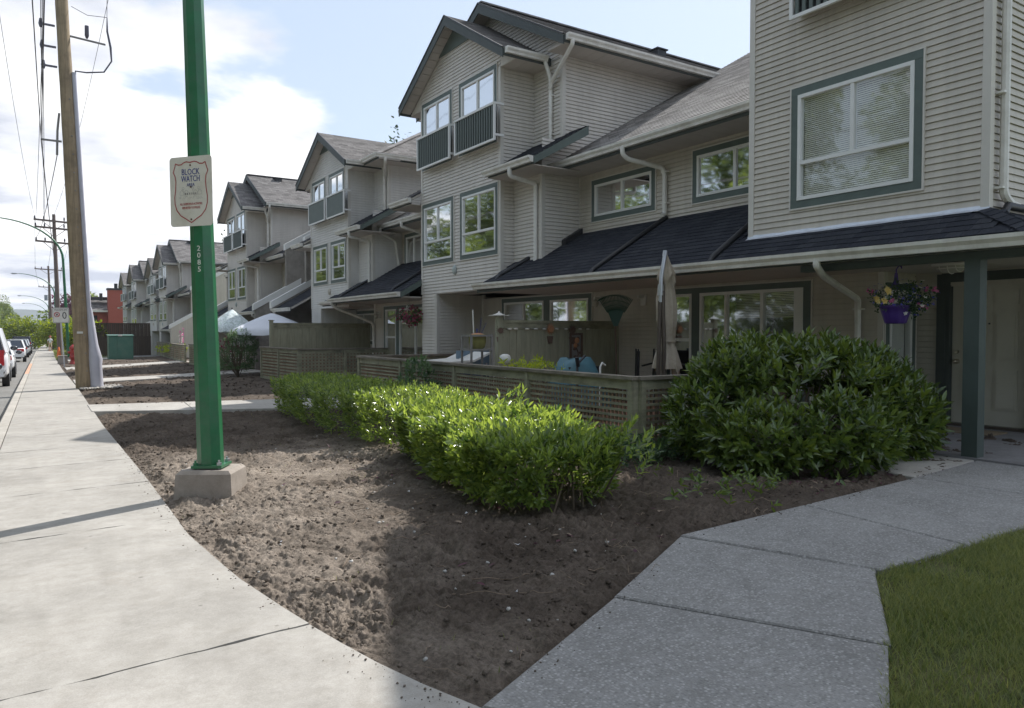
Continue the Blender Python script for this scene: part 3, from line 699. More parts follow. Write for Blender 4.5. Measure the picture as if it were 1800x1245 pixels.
        for sgn in (1, -1):
            E = (xr, ym - sgn * km, zm)
            roof_plane(E, (1, 0, 0), (0, sgn / nm, slm / nm), [(0, 0), (xB - xr, 0), (xB - xr, Lm), (km, Lm)]).build('roof', [M['roof_x'], M['soffit']], h)
            A = Vector((xr, ym - sgn * km, zm)); fasc(h, A, (xB - 2, A.y, zm), .17, out=(0, -sgn, 0)); gutter(h, (xr - .12, A.y - sgn * .026, zm + .005), (p.get('xg', 14.3), A.y - sgn * .026, zm + .005), (0, -sgn, 0))
            ylo, yhi = (A.y, b0) if sgn == 1 else (b1, A.y)
            soffit_mesh(xr + .02, xB - 3, ylo, yhi, zm - .165, 'x').build('soffit_panel', M['soffit'], h, kind='stuff')
            m = MB(); m.beam(Vector((xr, A.y, zm + .02)), Vector((xr + km, ym, zR + .02)), .2, .03); m.build('ridge_cap', M['roof_x'], h)
            yy = (A.y - .1, y0 - .64) if sgn == 1 else (y1 + .64, A.y + .1)
            if yy[1] - yy[0] > .2:
                fasc(h, (xr, yy[0], zm), (xr, yy[1], zm), .17); gutter(h, (xr - .026, yy[0], zm + .005), (xr - .026, yy[1], zm + .005), (-1, 0, 0))
                soffit_mesh(xr, x3 + .1, yy[0], yy[1], zm - .163).build('soffit_panel', M['soffit'], h, kind='stuff')
        roof_plane((xr, ym - km, zm), (0, 1, 0), (1 / nm, 0, slm / nm), [(0, 0), (2 * km, 0), (km, Lm)]).build('roof', [M['roof_y'], M['soffit']], h)
    m = MB(); m.beam((xr + (km if p.get('hip') else 0), ym, zR + .015), (xB, ym, zR + .015), .22, .04); m.build('ridge_cap', M['roof_x'], h)
    for vx, vk in p.get('vents', ()): roof_vent(h, vx, ym - vk, zR - slm * vk)
    # windows and guards
    for (a, b), bl in zip(p['w2'], p.get('b2', ('slat', 'slat'))): window(h, P, a, b, *p['z2'], kind='tri', blind=bl, detail=det)
    for (a, b), bl in zip(p['w3'], p.get('b3', ('curtain', 'curtain'))): window(h, P, a, b, *p['z3'], kind='slide', blind=bl, detail=det)
    for a, b in p['guard']: balcony(h, a, b, *p['zg'], T, det)
    # small roofs over the step beside the bay
    if not p.get('right_board'):
        for side, (a, b) in (('near', (b0 - .62, y0 - .004)), ('far', (y1 + .004, b1 + .62))):
            if side == 'far' and b1 < y1 + .1: a, b = y1 + .004, y1 + 1.35
            ln = 1.42 * SN
            roof_plane((8.67, a, zsk), (0, 1, 0), SX, [(0, 0), (b - a, 0), (b - a, ln), (0, ln)], .05).build('roof', [M['newroof_y'], M['soffit']], h)
            fasc(h, (8.67, a, zsk), (8.67, b, zsk), .15); gutter(h, (8.645, a - .04, zsk + .005), (8.645, b + (.10 if side == 'near' else 0), zsk + .005), (-1, 0, 0))
            yq = a if side == 'near' else b; sg = -1 if side == 'near' else 1; A = Vector((8.67, yq, zsk)); B = Vector((8.67 + 1.42, yq, zsk + 1.42 * SL))
            m = MB(); m.prism([A, B, B + Vector((0, 0, -.19)), A + Vector((0, 0, -.15))], (0, sg * .025, 0)); m.build('rake_board', M['green'], h)
            m = MB(); m.box(8.68, x3, a, b, zsk - .165, zsk - .15); m.build('soffit_panel', M['soffit'], h)
        ze2 = zsk - .1
        downpipe(h, [(8.58, b0 + .12, ze2), (8.58, b0 + .12, ze2 - .18), (x2 - .06, b0 + .16, ze2 - .26), (x2 - .06, b0 + .16, p.get('zlow', 2.95))])
        yp = b0 + .35; zt_ = zsk + .66
        if p.get('hip'): downpipe(h, [(x3 - .42, b0 - .72, zm - .10), (x3 - .42, b0 - .72, zm - .2), (x3 - .08, b0 + .14, zm - .5), (x3 - .07, b0 + .14, zt_)])
        else:
            downpipe(h, [(x3 - .2, y0 - .72, ze + .04), (x3 - .15, yp, ze - .14), (x3 - .07, yp, ze - .35), (x3 - .07, yp, zt_)], clip=[(x3 - .03, yp, ze - .7), (x3 - .03, yp, zt_ + .15)])
            downpipe(h, [(x3 - .28, b0 - .71, zm - .10), (x3 - .28, b0 - .71, zm - .2), (x3 - .12, yp - .12, ze - .42), (x3 - .10, yp - .03, ze - .55)])

def mid_roof(h, ya, yb, ze, x0=9.6, ridge=17.6, newr=False):
    """upper slope above a recessed middle section"""
    L = (ridge - x0) * SN
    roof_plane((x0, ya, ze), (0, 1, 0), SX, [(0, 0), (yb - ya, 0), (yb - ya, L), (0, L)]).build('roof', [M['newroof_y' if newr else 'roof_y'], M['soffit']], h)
    zr = ze + (ridge - x0) * SL
    m = MB(); m.prism([(ridge, ya, zr), (ridge + 4, ya, zr - 4 * SL), (ridge + 4, ya, zr - 4 * SL - .1), (ridge, ya, zr - .1)], (0, yb - ya, 0)); m.build('roof', M['roof_y'], h)
    fasc(h, (x0, ya, ze), (x0, yb, ze), .18); gutter(h, (x0 - .026, ya, ze + .005), (x0 - .026, yb, ze + .005), (-1, 0, 0))
    soffit_mesh(x0, 10.36, ya, yb, ze - .175).build('soffit_panel', M['soffit'], h, kind='stuff')
# ---------------------------------------------------------------- the ground, street and paths
def xr_walk(y):   # right edge of the sidewalk
    pts = [(-40, 4.2), (1.2, 2.4), (2.45, 1.44), (3.1, 1.27), (3.8, 1.15), (4.6, 1.05), (5.85, .98), (6.6, 1.0), (8.5, 1.03), (14, 1.06), (25, 1.26), (40, 1.42), (60, 1.75), (115, 3.0), (260, 6.0)]
    for (a, u), (b, v) in zip(pts[:-1], pts[1:]):
        if a <= y <= b: return u + (v - u) * (y - a) / (b - a)
    return pts[-1][1]
def xl_walk(y): return -.66 + .0158 * y
# ground sheet out to the horizon
m = MB(); ys = [-60, -30, -10, 0, 10, 20, 40, 60, 80, 120, 180, 260, 600, 1500, 3400]; xs = [-3600, -600, -120, -40, -12, -4, .5, 1, 2, 4, 8, 12, 40, 120, 600, 3600]
V = [(x, y, gz(x, y) - .14 - (.0 if -5 > x or x > .4 else .0)) for y in ys for x in xs]; n = len(xs)
m.add(V, [(j * n + i, j * n + i + 1, (j + 1) * n + i + 1, (j + 1) * n + i) for j in range(len(ys) - 1) for i in range(n - 1)])
m.build('ground', M['verge'], kind='structure')
# road with a slight camber
m = MB(); ys = [-60, -30, -10, 0, 10, 20, 30, 45, 60, 80, 110, 150, 200, 260]
for a, b in zip(ys[:-1], ys[1:]):
    for f0, f1 in ((-8.6, -4.3), (-4.3, -.02)):
        q = [(xl_walk(a) + f0, a), (xl_walk(a) + f1, a), (xl_walk(b) + f1, b), (xl_walk(b) + f0, b)]
        m.quad(*[(x, y, -.0084 * y - .13 + (.05 if abs(x - xl_walk(y) + 4.3) < .1 else 0)) for x, y in q])
m.build('road', M['asphalt'], kind='structure')
# near kerb: concrete strip beside the sidewalk, with a joint every few metres; far kerb
kerb = thing('kerb', (0, 0, 0), None, None); kerb['kind'] = 'structure'
y = -24.0; kk = 0
while y < 120:
    e = y + 3.0; mm = MB()
    def kp(yy, dx, dz): return (xl_walk(yy) + dx, yy, -.0084 * yy + dz)
    a, b = y + .006, e - .006
    mm.add([kp(a, 0, -.3), kp(a, 0, -.02), kp(a, .02, 0), kp(a, .16, 0), kp(a, .16, -.3), kp(b, 0, -.3), kp(b, 0, -.02), kp(b, .02, 0), kp(b, .16, 0), kp(b, .16, -.3)],
           [(0, 5, 6, 1), (1, 6, 7, 2), (2, 7, 8, 3), (3, 8, 9, 4), (0, 1, 2, 3, 4), (9, 8, 7, 6, 5)])
    mm.build('kerb_stone', M['kerb'], kerb); y = e; kk += 1
mm = MB()
for a, b in ((-60, 0), (0, 60), (60, 260)):
    c = [(xl_walk(t) - 8.6 + d, t, -.0084 * t + z) for t in (a, b) for d, z in ((0, -.3), (0, 0), (-.2, 0), (-.2, -.3))]
    mm.add(c, [(0, 4, 5, 1), (1, 5, 6, 2), (2, 6, 7, 3)])
o = mm.build('kerb_far', M['kerb'], kind='structure'); o.name = 'kerb.200'
mm = MB()
for a, b in ((-60, 0), (0, 60), (60, 260)):
    c = [(xl_walk(t) - 8.8 + d, t, -.0084 * t - .005) for t in (a, b) for d in (0, -1.8)]
    mm.quad(c[0], c[2], c[3], c[1])
mm.build('pavement', M['pathc'], kind='structure')
# orange paint on the kerb further up
mm = MB()
for a, b in ((37, 43), (43, 52)):
    mm.quad((xl_walk(a) + .02, a, -.0084 * a + .004), (xl_walk(a) + .155, a, -.0084 * a + .004), (xl_walk(b) + .155, b, -.0084 * b + .004), (xl_walk(b) + .02, b, -.0084 * b + .004))
mm.build('kerb_paint', mat('orange_kerb_paint', (.52, .30, .2), .8, .3, 6), kerb)
# sidewalk slabs
walk = thing('sidewalk', (0, 0, 0), None, None); walk['kind'] = 'structure'
joints = [-20, -12, -6, -2, .9, 3.62, 6.42, 8.25, 9.95, 11.5, 13.3, 15.3, 17.4, 19.6, 22, 24.5, 27, 29.6, 32.5, 35.5, 38.7, 42, 46, 50, 55, 60, 66, 73, 81, 90, 100, 112, 125, 150, 200, 260]
for a, b in zip(joints[:-1], joints[1:]):
    g = .006 if b < 20 else .009; n = max(2, int((b - a) / .3)) if b < 15 else 2
    L, R = [], []
    for i in range(n + 1):
        yy = a + g + (b - a - 2 * g) * i / n
        sk = .42 if -3 < b < 15 else .3   # joints run slightly askew to the kerb
        L.append((xl_walk(yy) + .172, yy - sk * .5 * .3, -.0084 * yy)); xx = xr_walk(yy); R.append((xx, yy + sk * .5 * .3, -.0084 * yy))
    if -3 < b < 16:
        def row(pa, pb): return [(pa[0] + (pb[0] - pa[0]) * q / 22, pa[1] + (pb[1] - pa[1]) * q / 22 + random.gauss(0, .0032) + .006 * math.sin(q * .9 + a * 3), pa[2]) for q in range(1, 22)]
        top = L + row(L[-1], R[-1]) + R[::-1] + row(R[0], L[0])
    else: top = L + R[::-1]
    mm = MB(); tilt = random.uniform(-.003, .003)
    top = [(x, yy, z + tilt * (x - .3)) for x, yy, z in top]; bot = [(x, yy, z - .12) for x, yy, z in top]; k = len(top)
    mm.add(top + bot, [tuple(range(k))] + [(i, k + i, k + (i + 1) % k, (i + 1) % k) for i in range(k)])
    mm.build('slab', M['concrete'], walk)
mm = MB()
for a, b in zip(joints[:-1], joints[1:]):
    mm.quad((xl_walk(a), a, -.0084 * a - .035), (xr_walk(a) - .01, a, -.0084 * a - .035), (xr_walk(b) - .01, b, -.0084 * b - .035), (xl_walk(b), b, -.0084 * b - .035))
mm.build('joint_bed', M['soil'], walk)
# soil strip beside the sidewalk
def soil_h(x, y):
    n = .05 * (vnoise(x, y, .9, 1) - .5) + .045 * (vnoise(x, y, 2.6, 2) - .5)
    rough = .35 + 1.1 * vnoise(x, y, 1.3, 77)      # some patches raked smooth, some left in clumps
    for sc, am, sd in ((6, .058, 3), (13, .052, 4), (27, .036, 5), (55, .020, 6), (95, .009, 7)):
        n = n + am * rough * (np.abs(vnoise(x + .2 * y, y, sc, sd) - .5) * 1.5 + (vnoise(x, y, sc * 1.1, sd + 20) - .5) * .6 - .35)
    return n
def soil_sheet(y0, y1, dy, nx, xend, off, pw=1.25):
    ny = int((y1 - y0) / dy) + 1; Y = np.linspace(y0, y1, ny)[:, None]; xl = np.array([xr_walk(v) - .05 for v in Y[:, 0]])[:, None]
    t = np.linspace(0, 1, nx)[None, :] ** pw; X = xl + (xend - xl) * t; Yg = np.repeat(Y, nx, 1)
    edge = np.clip((X - xl - .05) / .18, 0, 1); base = -.0084 * Yg + .015 * np.clip(X - 1, 0, 10)
    Z = base + off + soil_h(X, Yg) * (.35 + .65 * edge) - .028 * (1 - edge) + .02 * edge
    pl = [(1.44, 2.47), (2.7, 3.09), (3.84, 3.74), (5.38, 3.77), (8.19, 3.86), (12, 3.9)]
    cut = np.interp(X, [q[0] for q in pl], [q[1] for q in pl], left=-99); under = np.clip((cut - Yg + .01) / .09, 0, 1) * (X > 1.3)
    Z = Z - .13 * under - .03 * np.clip((.10 - np.abs(Yg - cut)) / .1, 0, 1) * (X > 1.3)
    c2 = 16.9 - 2.2 * (X - 1.07) / 3.4; u2 = np.clip((1.35 - np.abs(Yg - c2 - .75)) / .3, 0, 1) * (X < 8.6) * (Yg > 10); Z = Z - .05 * np.clip(u2, 0, 1)
    v = np.stack([X.ravel(), Yg.ravel(), Z.ravel()], 1); i = np.arange(ny * nx).reshape(ny, nx)
    f = np.stack([i[:-1, :-1], i[:-1, 1:], i[1:, 1:], i[1:, :-1]], -1).reshape(-1, 4); return v, f
v1, f1_ = soil_sheet(1.0, 7.2, .0125, 460, 10.2, -.03, 1.75)
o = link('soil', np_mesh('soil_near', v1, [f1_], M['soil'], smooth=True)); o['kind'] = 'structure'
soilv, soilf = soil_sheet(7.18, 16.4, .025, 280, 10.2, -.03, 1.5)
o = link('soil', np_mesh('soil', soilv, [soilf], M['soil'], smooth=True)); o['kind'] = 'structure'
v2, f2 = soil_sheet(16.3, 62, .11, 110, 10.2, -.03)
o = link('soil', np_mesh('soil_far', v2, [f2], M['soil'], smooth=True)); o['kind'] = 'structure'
def on_path(x, y):
    # True where a path, lawn or pole footing covers the soil
    pl = [(1.44, 2.47), (2.7, 3.09), (3.84, 3.74), (5.38, 3.77), (8.19, 3.86)]
    for (a, b), (c, d) in zip(pl[:-1], pl[1:]):
        if a <= x <= c and y < b + (d - b) * (x - a) / (c - a) + .05: return True
    if x > 8.1: return True
    return (14.62 < y - .0 * x < 17.1) and x < 4.9
ICO = None
def ico():
    global ICO
    if ICO is None:
        import bmesh
        bm = bmesh.new(); bmesh.ops.create_icosphere(bm, subdivisions=1, radius=1); ICO = (np.array([q.co[:] for q in bm.verts]), np.array([[q.index for q in f.verts] for f in bm.faces])); bm.free()
    return ICO
def scatter_lumps(name, pts, sizes, material, flat=.7, kind='stuff'):
    iv, iF = ico(); nv = len(iv); V, F = [], []
    for k, ((x, y, z), s) in enumerate(zip(pts, sizes)):
        a = RNG.normal(size=(3, 3)); q, _ = np.linalg.qr(a); w = iv * (1 + .35 * RNG.uniform(-1, 1, (nv, 1))); w = w @ q.T * s * np.array([1, RNG.uniform(.7, 1.2), flat]); V.append(w + np.array([x, y, z])); F.append(iF + k * nv)
    o = link(name, np_mesh(name, np.concatenate(V), [np.concatenate(F)], material)); o['kind'] = kind; return o
def zsoil(x, y): return float(gz(x, y) - .03 + .02 + soil_h(np.array(x), np.array(y)) * .9)
pts, sz = [], []
while len(pts) < 15000:
    y = 1.6 + 13.2 * random.random() ** 1.5; x = xr_walk(y) + .02 + random.random() ** 1.2 * 4.8
    if on_path(x, y): continue
    if vnoise(x, y, 1.1, 21) < .42 and random.random() < .75: continue
    s = .0035 + .017 * random.random() ** 6
    pts.append((x, y, zsoil(x, y) + s * .2)); sz.append(s)
for i in range(420):   # crumbs spilled on the sidewalk and path edges
    y = 1.6 + 10 * random.random() ** 1.4; x = xr_walk(y) - .16 * random.random() ** 2.5; s = .002 + .005 * random.random() ** 3; pts.append((x, y, -.0084 * y + s * .4)); sz.append(s)
for i in range(260):
    x = 1.5 + 6 * random.random(); yc = np.interp(x, [1.44, 2.7, 3.84, 5.38, 8.19], [2.47, 3.09, 3.74, 3.77, 3.86]); y = yc - .14 * random.random() ** 2.2; s = .002 + .005 * random.random() ** 3; pts.append((x, y, gz(x, y) + s * .4)); sz.append(s)
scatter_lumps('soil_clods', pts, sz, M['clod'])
pts, sz = [], []
while len(pts) < 2600:
    y = 17 + 35 * random.random(); x = xr_walk(y) + .1 + random.random() * 6
    s = .010 + .03 * random.random() ** 3; pts.append((x, y, gz(x, y) + s * .1)); sz.append(s)
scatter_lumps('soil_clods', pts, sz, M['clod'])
pts, sz = [], []
while len(pts) < 90:
    y = 1.8 + 9 * random.random(); x = xr_walk(y) + .1 + random.random() * 4
    if on_path(x, y): continue
    s = .006 + .012 * random.random(); pts.append((x, y, zsoil(x, y) + s * .3)); sz.append(s)
scatter_lumps('pebbles', pts, sz, M['stone'])
pts, sz = [], []
while len(pts) < 500:
    y = 24.4 + 1.5 * random.random(); x = 1.28 + random.random() * 1.1; s = .02 + .03 * random.random(); pts.append((x, y, gz(x, y) + s * .2)); sz.append(s)
scatter_lumps('gravel', pts, sz, mat('pale_gravel', (.36, .34, .31), .9, .3, 9))
mb = MB()   # roots and twigs
cnt = 0
while cnt < 230:
    y = 1.9 + 8.5 * random.random() ** 1.3; x = xr_walk(y) + .15 + random.random() * 4.6
    if on_path(x, y): continue
    if x < 2.0 and random.random() < .6: continue
    L = .1 + .5 * random.random() ** 2; a = random.random() * 6.28; n = 6; p = []
    for i in range(n):
        a += random.uniform(-.5, .5); x += L / n * math.cos(a); y += L / n * math.sin(a)
        p.append((x, y, zsoil(x, y) + .006 + .02 * random.random() * (1 if random.random() < .3 else .3)))
    r = .0016 + .003 * random.random(); mb.tube(p, [r * (1 - .6 * i / n) for i in range(n)], 5, cap=False); cnt += 1
mb.build('roots', M['root'], kind='stuff')
mb = MB()
for i in range(26):
    y = 2.4 + 5 * random.random(); x = xr_walk(y) + .4 + random.random() * 3
    if on_path(x, y): continue
    s = .012 + .025 * random.random(); z = zsoil(x, y) + .01; a = random.random() * 6
    mb.add([(x, y, z), (x + s * math.cos(a), y + s * math.sin(a), z + .012), (x + s * .9 * math.cos(a + 1.2), y + s * .9 * math.sin(a + 1.2), z + .004), (x + s * .7 * math.cos(a + 2), y + s * .7 * math.sin(a + 2), z + .014)], [(0, 1, 2), (0, 2, 3)])
mb.build('litter', M['pale_litter'], kind='stuff')

def slab_poly(parent, poly, thick, material, name='slab', dz=0.0):
    m = MB(); top = [(x, y, gz(x, y) + dz) for x, y in poly]; b = .012
    c = (sum(p[0] for p in top) / len(top), sum(p[1] for p in top) / len(top))
    ins = []
    for x, y, z in top:
        d = math.hypot(c[0] - x, c[1] - y); ins.append((x + (c[0] - x) / d * b, y + (c[1] - y) / d * b, z))
    low = [(x, y, z - .009) for x, y, z in top]; bot = [(x, y, z - thick) for x, y, z in top]; n = len(top)
    m.add(ins + low + bot, [tuple(range(n))] + [(i, n + i, n + (i + 1) % n, (i + 1) % n) for i in range(n)] + [(n + i, 2 * n + i, 2 * n + (i + 1) % n, n + (i + 1) % n) for i in range(n)])
    return m.build(name, material, parent)
# exposed-aggregate path to the porch, three slabs and the apron
path = thing('path', (0, 0, 0), None, None); path['kind'] = 'structure'
g = .007
slab_poly(path, [(1.47, 2.47), (2.665, 3.065), (3.275, 1.87), (2.735, 1.55), (2.60, .9), (2.3, .3), (1.6, .6), (2.4, 1.2)], .12, M['aggregate'])
slab_poly(path, [(2.69, 3.085), (3.825, 3.70), (4.235, 2.50), (4.17, 2.465), (3.30, 1.87)], .12, M['aggregate'])
slab_poly(path, [(3.86, 3.725), (5.30, 3.755), (5.17, 2.43), (4.26, 2.49)], .12, M['aggregate'])
slab_poly(path, [(5.325, 3.755), (7.08, 3.80), (7.08, 2.40), (5.195, 2.43)], .12, M['aggregate'])
slab_poly(path, [(7.10, 3.80), (8.60, 3.90), (9.9, 3.3), (9.9, 2.35), (7.10, 2.40)], .12, M['aggregate'])
slab_poly(path, [(7.25, 4.75), (8.62, 4.75), (8.58, 3.92), (7.10, 3.82)], .10, M['pathc'])
# paths to the other houses
p2 = thing('path', (0, 0, 0), None, None); p2['kind'] = 'structure'
for t0, t1 in ((0, .5), (.5, 1.0), (1.0, 1.5), (1.5, 2.2)):
    A = (1.07 + 3.4 * t0, 16.85 - 2.2 * t0); A2 = (1.07 + 3.4 * t1 - .008, 16.85 - 2.2 * t1 + .005); B = (1.1 + 3.65 * t0, 18.6 - 1.65 * t0); B2 = (1.1 + 3.65 * t1 - .008, 18.6 - 1.65 * t1 + .005)
    slab_poly(p2, [A, A2, B2, B], .10, M['pathc'], dz=.012)
for (A, A2, B2, B) in (((1.3, 27.6), (4.4, 28.7), (4.4, 30.7), (1.35, 30.0)), ((4.42, 28.7), (8.0, 29.9), (8.0, 32.4), (4.42, 30.72)), ((1.55, 39.6), (4.6, 42.5), (4.6, 45.3), (1.6, 43)), ((4.62, 42.5), (8, 45.8), (8, 48.5), (4.62, 45.3)), ((1.9, 55), (5, 57.3), (5, 61), (2, 60))):
    slab_poly(p2, [A, A2, B2, B], .10, M['pathc'], dz=.02)
m = MB(); m.quad((1.9, 60.5, -.505), (12, 62, -.37), (12, 66, -.40), (2, 66, -.55)); m.build('driveway', M['asphalt'], kind='structure')
# lawn in the near corner
lp = [(2.70, 1.56), (3.27, 1.885), (3.49, 1.99), (4.19, 2.485), (5.2, 2.445), (7.1, 2.415), (9.9, 2.36), (9.9, -1), (2.56, -1), (2.58, .9)]
m = MB(); m.add([(x, y, gz(x, y) - .03) for x, y in lp], [tuple(range(len(lp)))]); m.build('lawn', M['lawn'], kind='structure')
def inside(x, y, poly):
    c = False; j = len(poly) - 1
    for i in range(len(poly)):
        if (poly[i][1] > y) != (poly[j][1] > y) and x < (poly[j][0] - poly[i][0]) * (y - poly[i][1]) / (poly[j][1] - poly[i][1]) + poly[i][0]: c = not c
        j = i
    return c
def blades(name, pts, hmin, hmax, wid, material, lean=.6):
    P = np.array(pts); n = len(P); a = RNG.uniform(0, 6.28, n); h = RNG.uniform(hmin, hmax, n); w = wid * RNG.uniform(.6, 1.3, n); la = RNG.uniform(0, 6.28, n); l = h * RNG.uniform(.1, lean, n) * 1.3
    dx = np.stack([np.cos(a), np.sin(a), 0 * a], 1) * w[:, None]; ln = np.stack([np.cos(la), np.sin(la), 0 * la], 1)
    up = np.stack([0 * h, 0 * h, h], 1)
    v = np.stack([P - dx, P + dx, P + up * .55 + ln * (l * .35)[:, None] + dx * .7, P + up * .55 + ln * (l * .35)[:, None] - dx * .7, P + up + ln * l[:, None]], 1).reshape(-1, 3)
    b = np.arange(n)[:, None] * 5
    o = link(name, np_mesh(name, v, [b + np.array([[0, 1, 2, 3]]), b + np.array([[3, 2, 4]])], material)); o['kind'] = 'stuff'; return o
pts = []
while len(pts) < 75000:
    r = random.random(); x = 2.6 + 4.6 * r ** 1.3; y = .3 + 2.2 * random.random()
    if inside(x, y, lp) and vnoise(x, y, 3, 31) > random.random() * .75: pts.append((x, y, gz(x, y) - .032))
blades('lawn_grass', pts, .02, .07, .0026, M['grass'], .9)
pts = []
for i in range(1500):
    y = 2.3 + 12 * random.random(); x = xr_walk(y) + .05 + random.random() * 4
    if not on_path(x, y) and vnoise(x, y, 1.7, 61) > .74: pts.append((x, y, zsoil(x, y)))
blades('weeds', pts, .012, .04, .002, M['grass'])
pts = []
for i in range(9000):
    y = 60 + 60 * random.random(); x = xr_walk(y) + .05 + random.random() ** 2 * 3.2; pts.append((x, y, gz(x, y) - .15))
blades('verge_grass', pts, .15, .34, .02, M['grass'])
# far hills across the valley
m = MB(); n = 60
for k, (Yh, hh, w) in enumerate(((1500, 26, 2200), (2600, 62, 3600))):
    top = []
    for i in range(n + 1):
        x = -w + 2 * w * i / n; z = hh * (.55 + .35 * math.sin(x * .0021 + k) + .2 * math.sin(x * .0057 + 2 * k) + .12 * random.random()) * (1 if x < 900 else .7); top.append((x, Yh + 150 * math.sin(x * .003), z))
    for (a, b) in zip(top[:-1], top[1:]):
        m.quad((a[0], a[1] - 500, -6), (b[0], b[1] - 500, -6), b, a); m.quad(a, b, (b[0], b[1] + 500, -6), (a[0], a[1] + 500, -6))
m.build('hills', M['hill'], kind='structure')
# ---------------------------------------------------------------- the row houses
def lower_roof_y(h, ya, yb, ze, x0, xtop, mat_='newroof_y', cutlo=0.0, rakes=('near', 'far')):
    L = (xtop - x0) * SN
    roof_plane((x0, ya, ze), (0, 1, 0), SX, [(0, 0), (yb - ya, 0), (yb - ya, L), (0, L)]).build('roof', [M[mat_], M['soffit']], h)
    fasc(h, (x0, ya, ze), (x0, yb, ze), .16); gutter(h, (x0 - .026, ya - .03, ze + .004), (x0 - .026, yb + .03, ze + .004), (-1, 0, 0))
    A = Vector((x0, 0, ze)); B = Vector((xtop, 0, ze + (xtop - x0) * SL))
    for r in rakes:
        yq, sg = (ya, -1) if r == 'near' else (yb, 1)
        m = MB(); a = Vector((A.x, yq, A.z)); b = Vector((B.x, yq, B.z)); m.prism([a, b, b + Vector((0, 0, -.18)), a + Vector((0, 0, -.15))], (0, sg * .025, 0)); m.build('rake_board', M['green'], h)
def leader(h, p, q, zoff=.05):
    """black pipe lying on the lower roof"""
    p = Vector(p); q = Vector(q); m = MB(); m.tube([p + Vector((0, 0, zoff)), p.lerp(q, .03) + Vector((0, 0, zoff + .01)), q + Vector((0, 0, zoff)), q + Vector((-.08, 0, -.06))], .045, 8); m.build('roof_leader', M['black'], h)
def rz(x): return 2.45 + SL * (x - 8.35)

hR = thing('row_house', (8.98, 5.69, 0), 'large beige house with a big upstairs window above a porch and panelled entry door', 'house', 'row houses along the street')
sR = lambda k, mb: mb.build('siding_board', M['siding'], hR)
tower(hR, dict(bay=(4.07, 7.31), body=(4.07, 6.9), zb=2.6, front_z0=2.62, ze=7.36, zr=8.72, z2=(3.15, 4.80), z3=(5.78, 7.2), w2=[(4.79, 6.605)], w3=[(4.6, 6.45)], guard=[(4.55, 6.49)], zg=(5.66, 6.5), zsk=5, zm=7.62, right_board=sR, right_z0=2.62, sink=sR, xback=9.9, xg=12))
# lower roof over porch and patio: loose shingles near the camera, the rest joined
x0, yE0, yE1, ze = 8.35, 3.33, 14.15, 2.45
d = Vector((0, 1, 0)); s = Vector(SX).normalized(); nrm = Vector((-SL, 0, 1)).normalized(); E0 = Vector((x0, yE0, ze))
Ltop = lambda y: ((8.98 - x0) if y < 7.31 else (9.36 - x0) if y > 13.1 else (10.36 - x0)) * SN
sh_mesh = []
for i, sm_ in enumerate(M['shingle']):
    for w in (.30, .24, .17):
        m = MB(); m.add([(0, 0, .016), (w - .006, 0, .016), (w - .006, .20, .004), (0, .20, .004), (0, 0, 0), (w - .006, 0, 0), (w - .006, .2, -.004), (0, .2, -.004)], [(0, 1, 2, 3), (4, 5, 1, 0), (5, 6, 2, 1), (7, 4, 0, 3)])
        sh_mesh.append((w, m.mesh('shingle', sm_)))
R3 = Matrix((d, s, nrm)).transposed().to_4x4()
todo = []; row = 0; b = 0.0
while b < Ltop(10) - .02:
    a = -.15 + (row * .137) % .3
    yy = yE0 + max(a, 0)
    while a < yE1 - yE0:
        w, me = random.choice(sh_mesh); y0_, y1_ = yE0 + a, yE0 + a + w
        hipcut = 3.33 + (.70 / .63) * min(b / SN, .63) + .02
        if y1_ <= yE1 + .02 and b + .1 < Ltop((y0_ + y1_) / 2) and y0_ >= hipcut and not (y0_ < 7.31 < y1_ and b > .7):
            todo.append((E0 + d * a + s * b + nrm * .002, me, random.uniform(-.002, .002)))
        a += w
    b += EX; row += 1
todo.sort(key=lambda t: (t[0] - Vector((0, 0, EYE))).length)
for p, me, j in todo[:300]:
    link('shingle', me, hR, world=Matrix.Translation(p + s * j) @ R3)
rest = MB()
for p, me, j in todo[300:]:
    vs = [Matrix.Translation(p) @ R3 @ v.co for v in me.vertices]; rest.add(vs, [tuple(f.vertices) for f in me.polygons], M['shingle'].index(me.materials[0]))
rest.build('shingle', M['shingle'], hR, kind='stuff')
dk = MB()   # roof deck under the shingles, with the hip at the near corner
dz = Vector((0, 0, -.012))
def rp(x, y): return Vector((x, y, rz(x))) + dz
for (xa, ya, xb, yb) in ((x0, 4.06, 8.99, 7.31), (x0, 7.31, 10.36, 13.1), (x0, 13.1, 9.36, yE1)):
    dk.quad(rp(xa, ya), rp(xb, ya), rp(xb, yb), rp(xa, yb)); t = Vector((0, 0, -.07)); dk.quad(rp(xa, ya) + t, rp(xb, ya) + t, rp(xb, yb) + t, rp(xa, yb) + t, 1)
hipc = Vector((8.98, 4.05, rz(8.98))); eavc = Vector((x0, 3.33, ze))
dk.add([eavc + dz, Vector((x0, 4.06, ze)) + dz, hipc + dz], [(0, 1, 2)])
dk.add([eavc, hipc, Vector((13, 4.05, rz(8.98))), Vector((13, 3.33, ze))], [(0, 1, 2, 3)])
dk.build('roof_deck', [M['newroof_y'], M['soffit']], hR)
n = 7   # overlapping caps down the hip
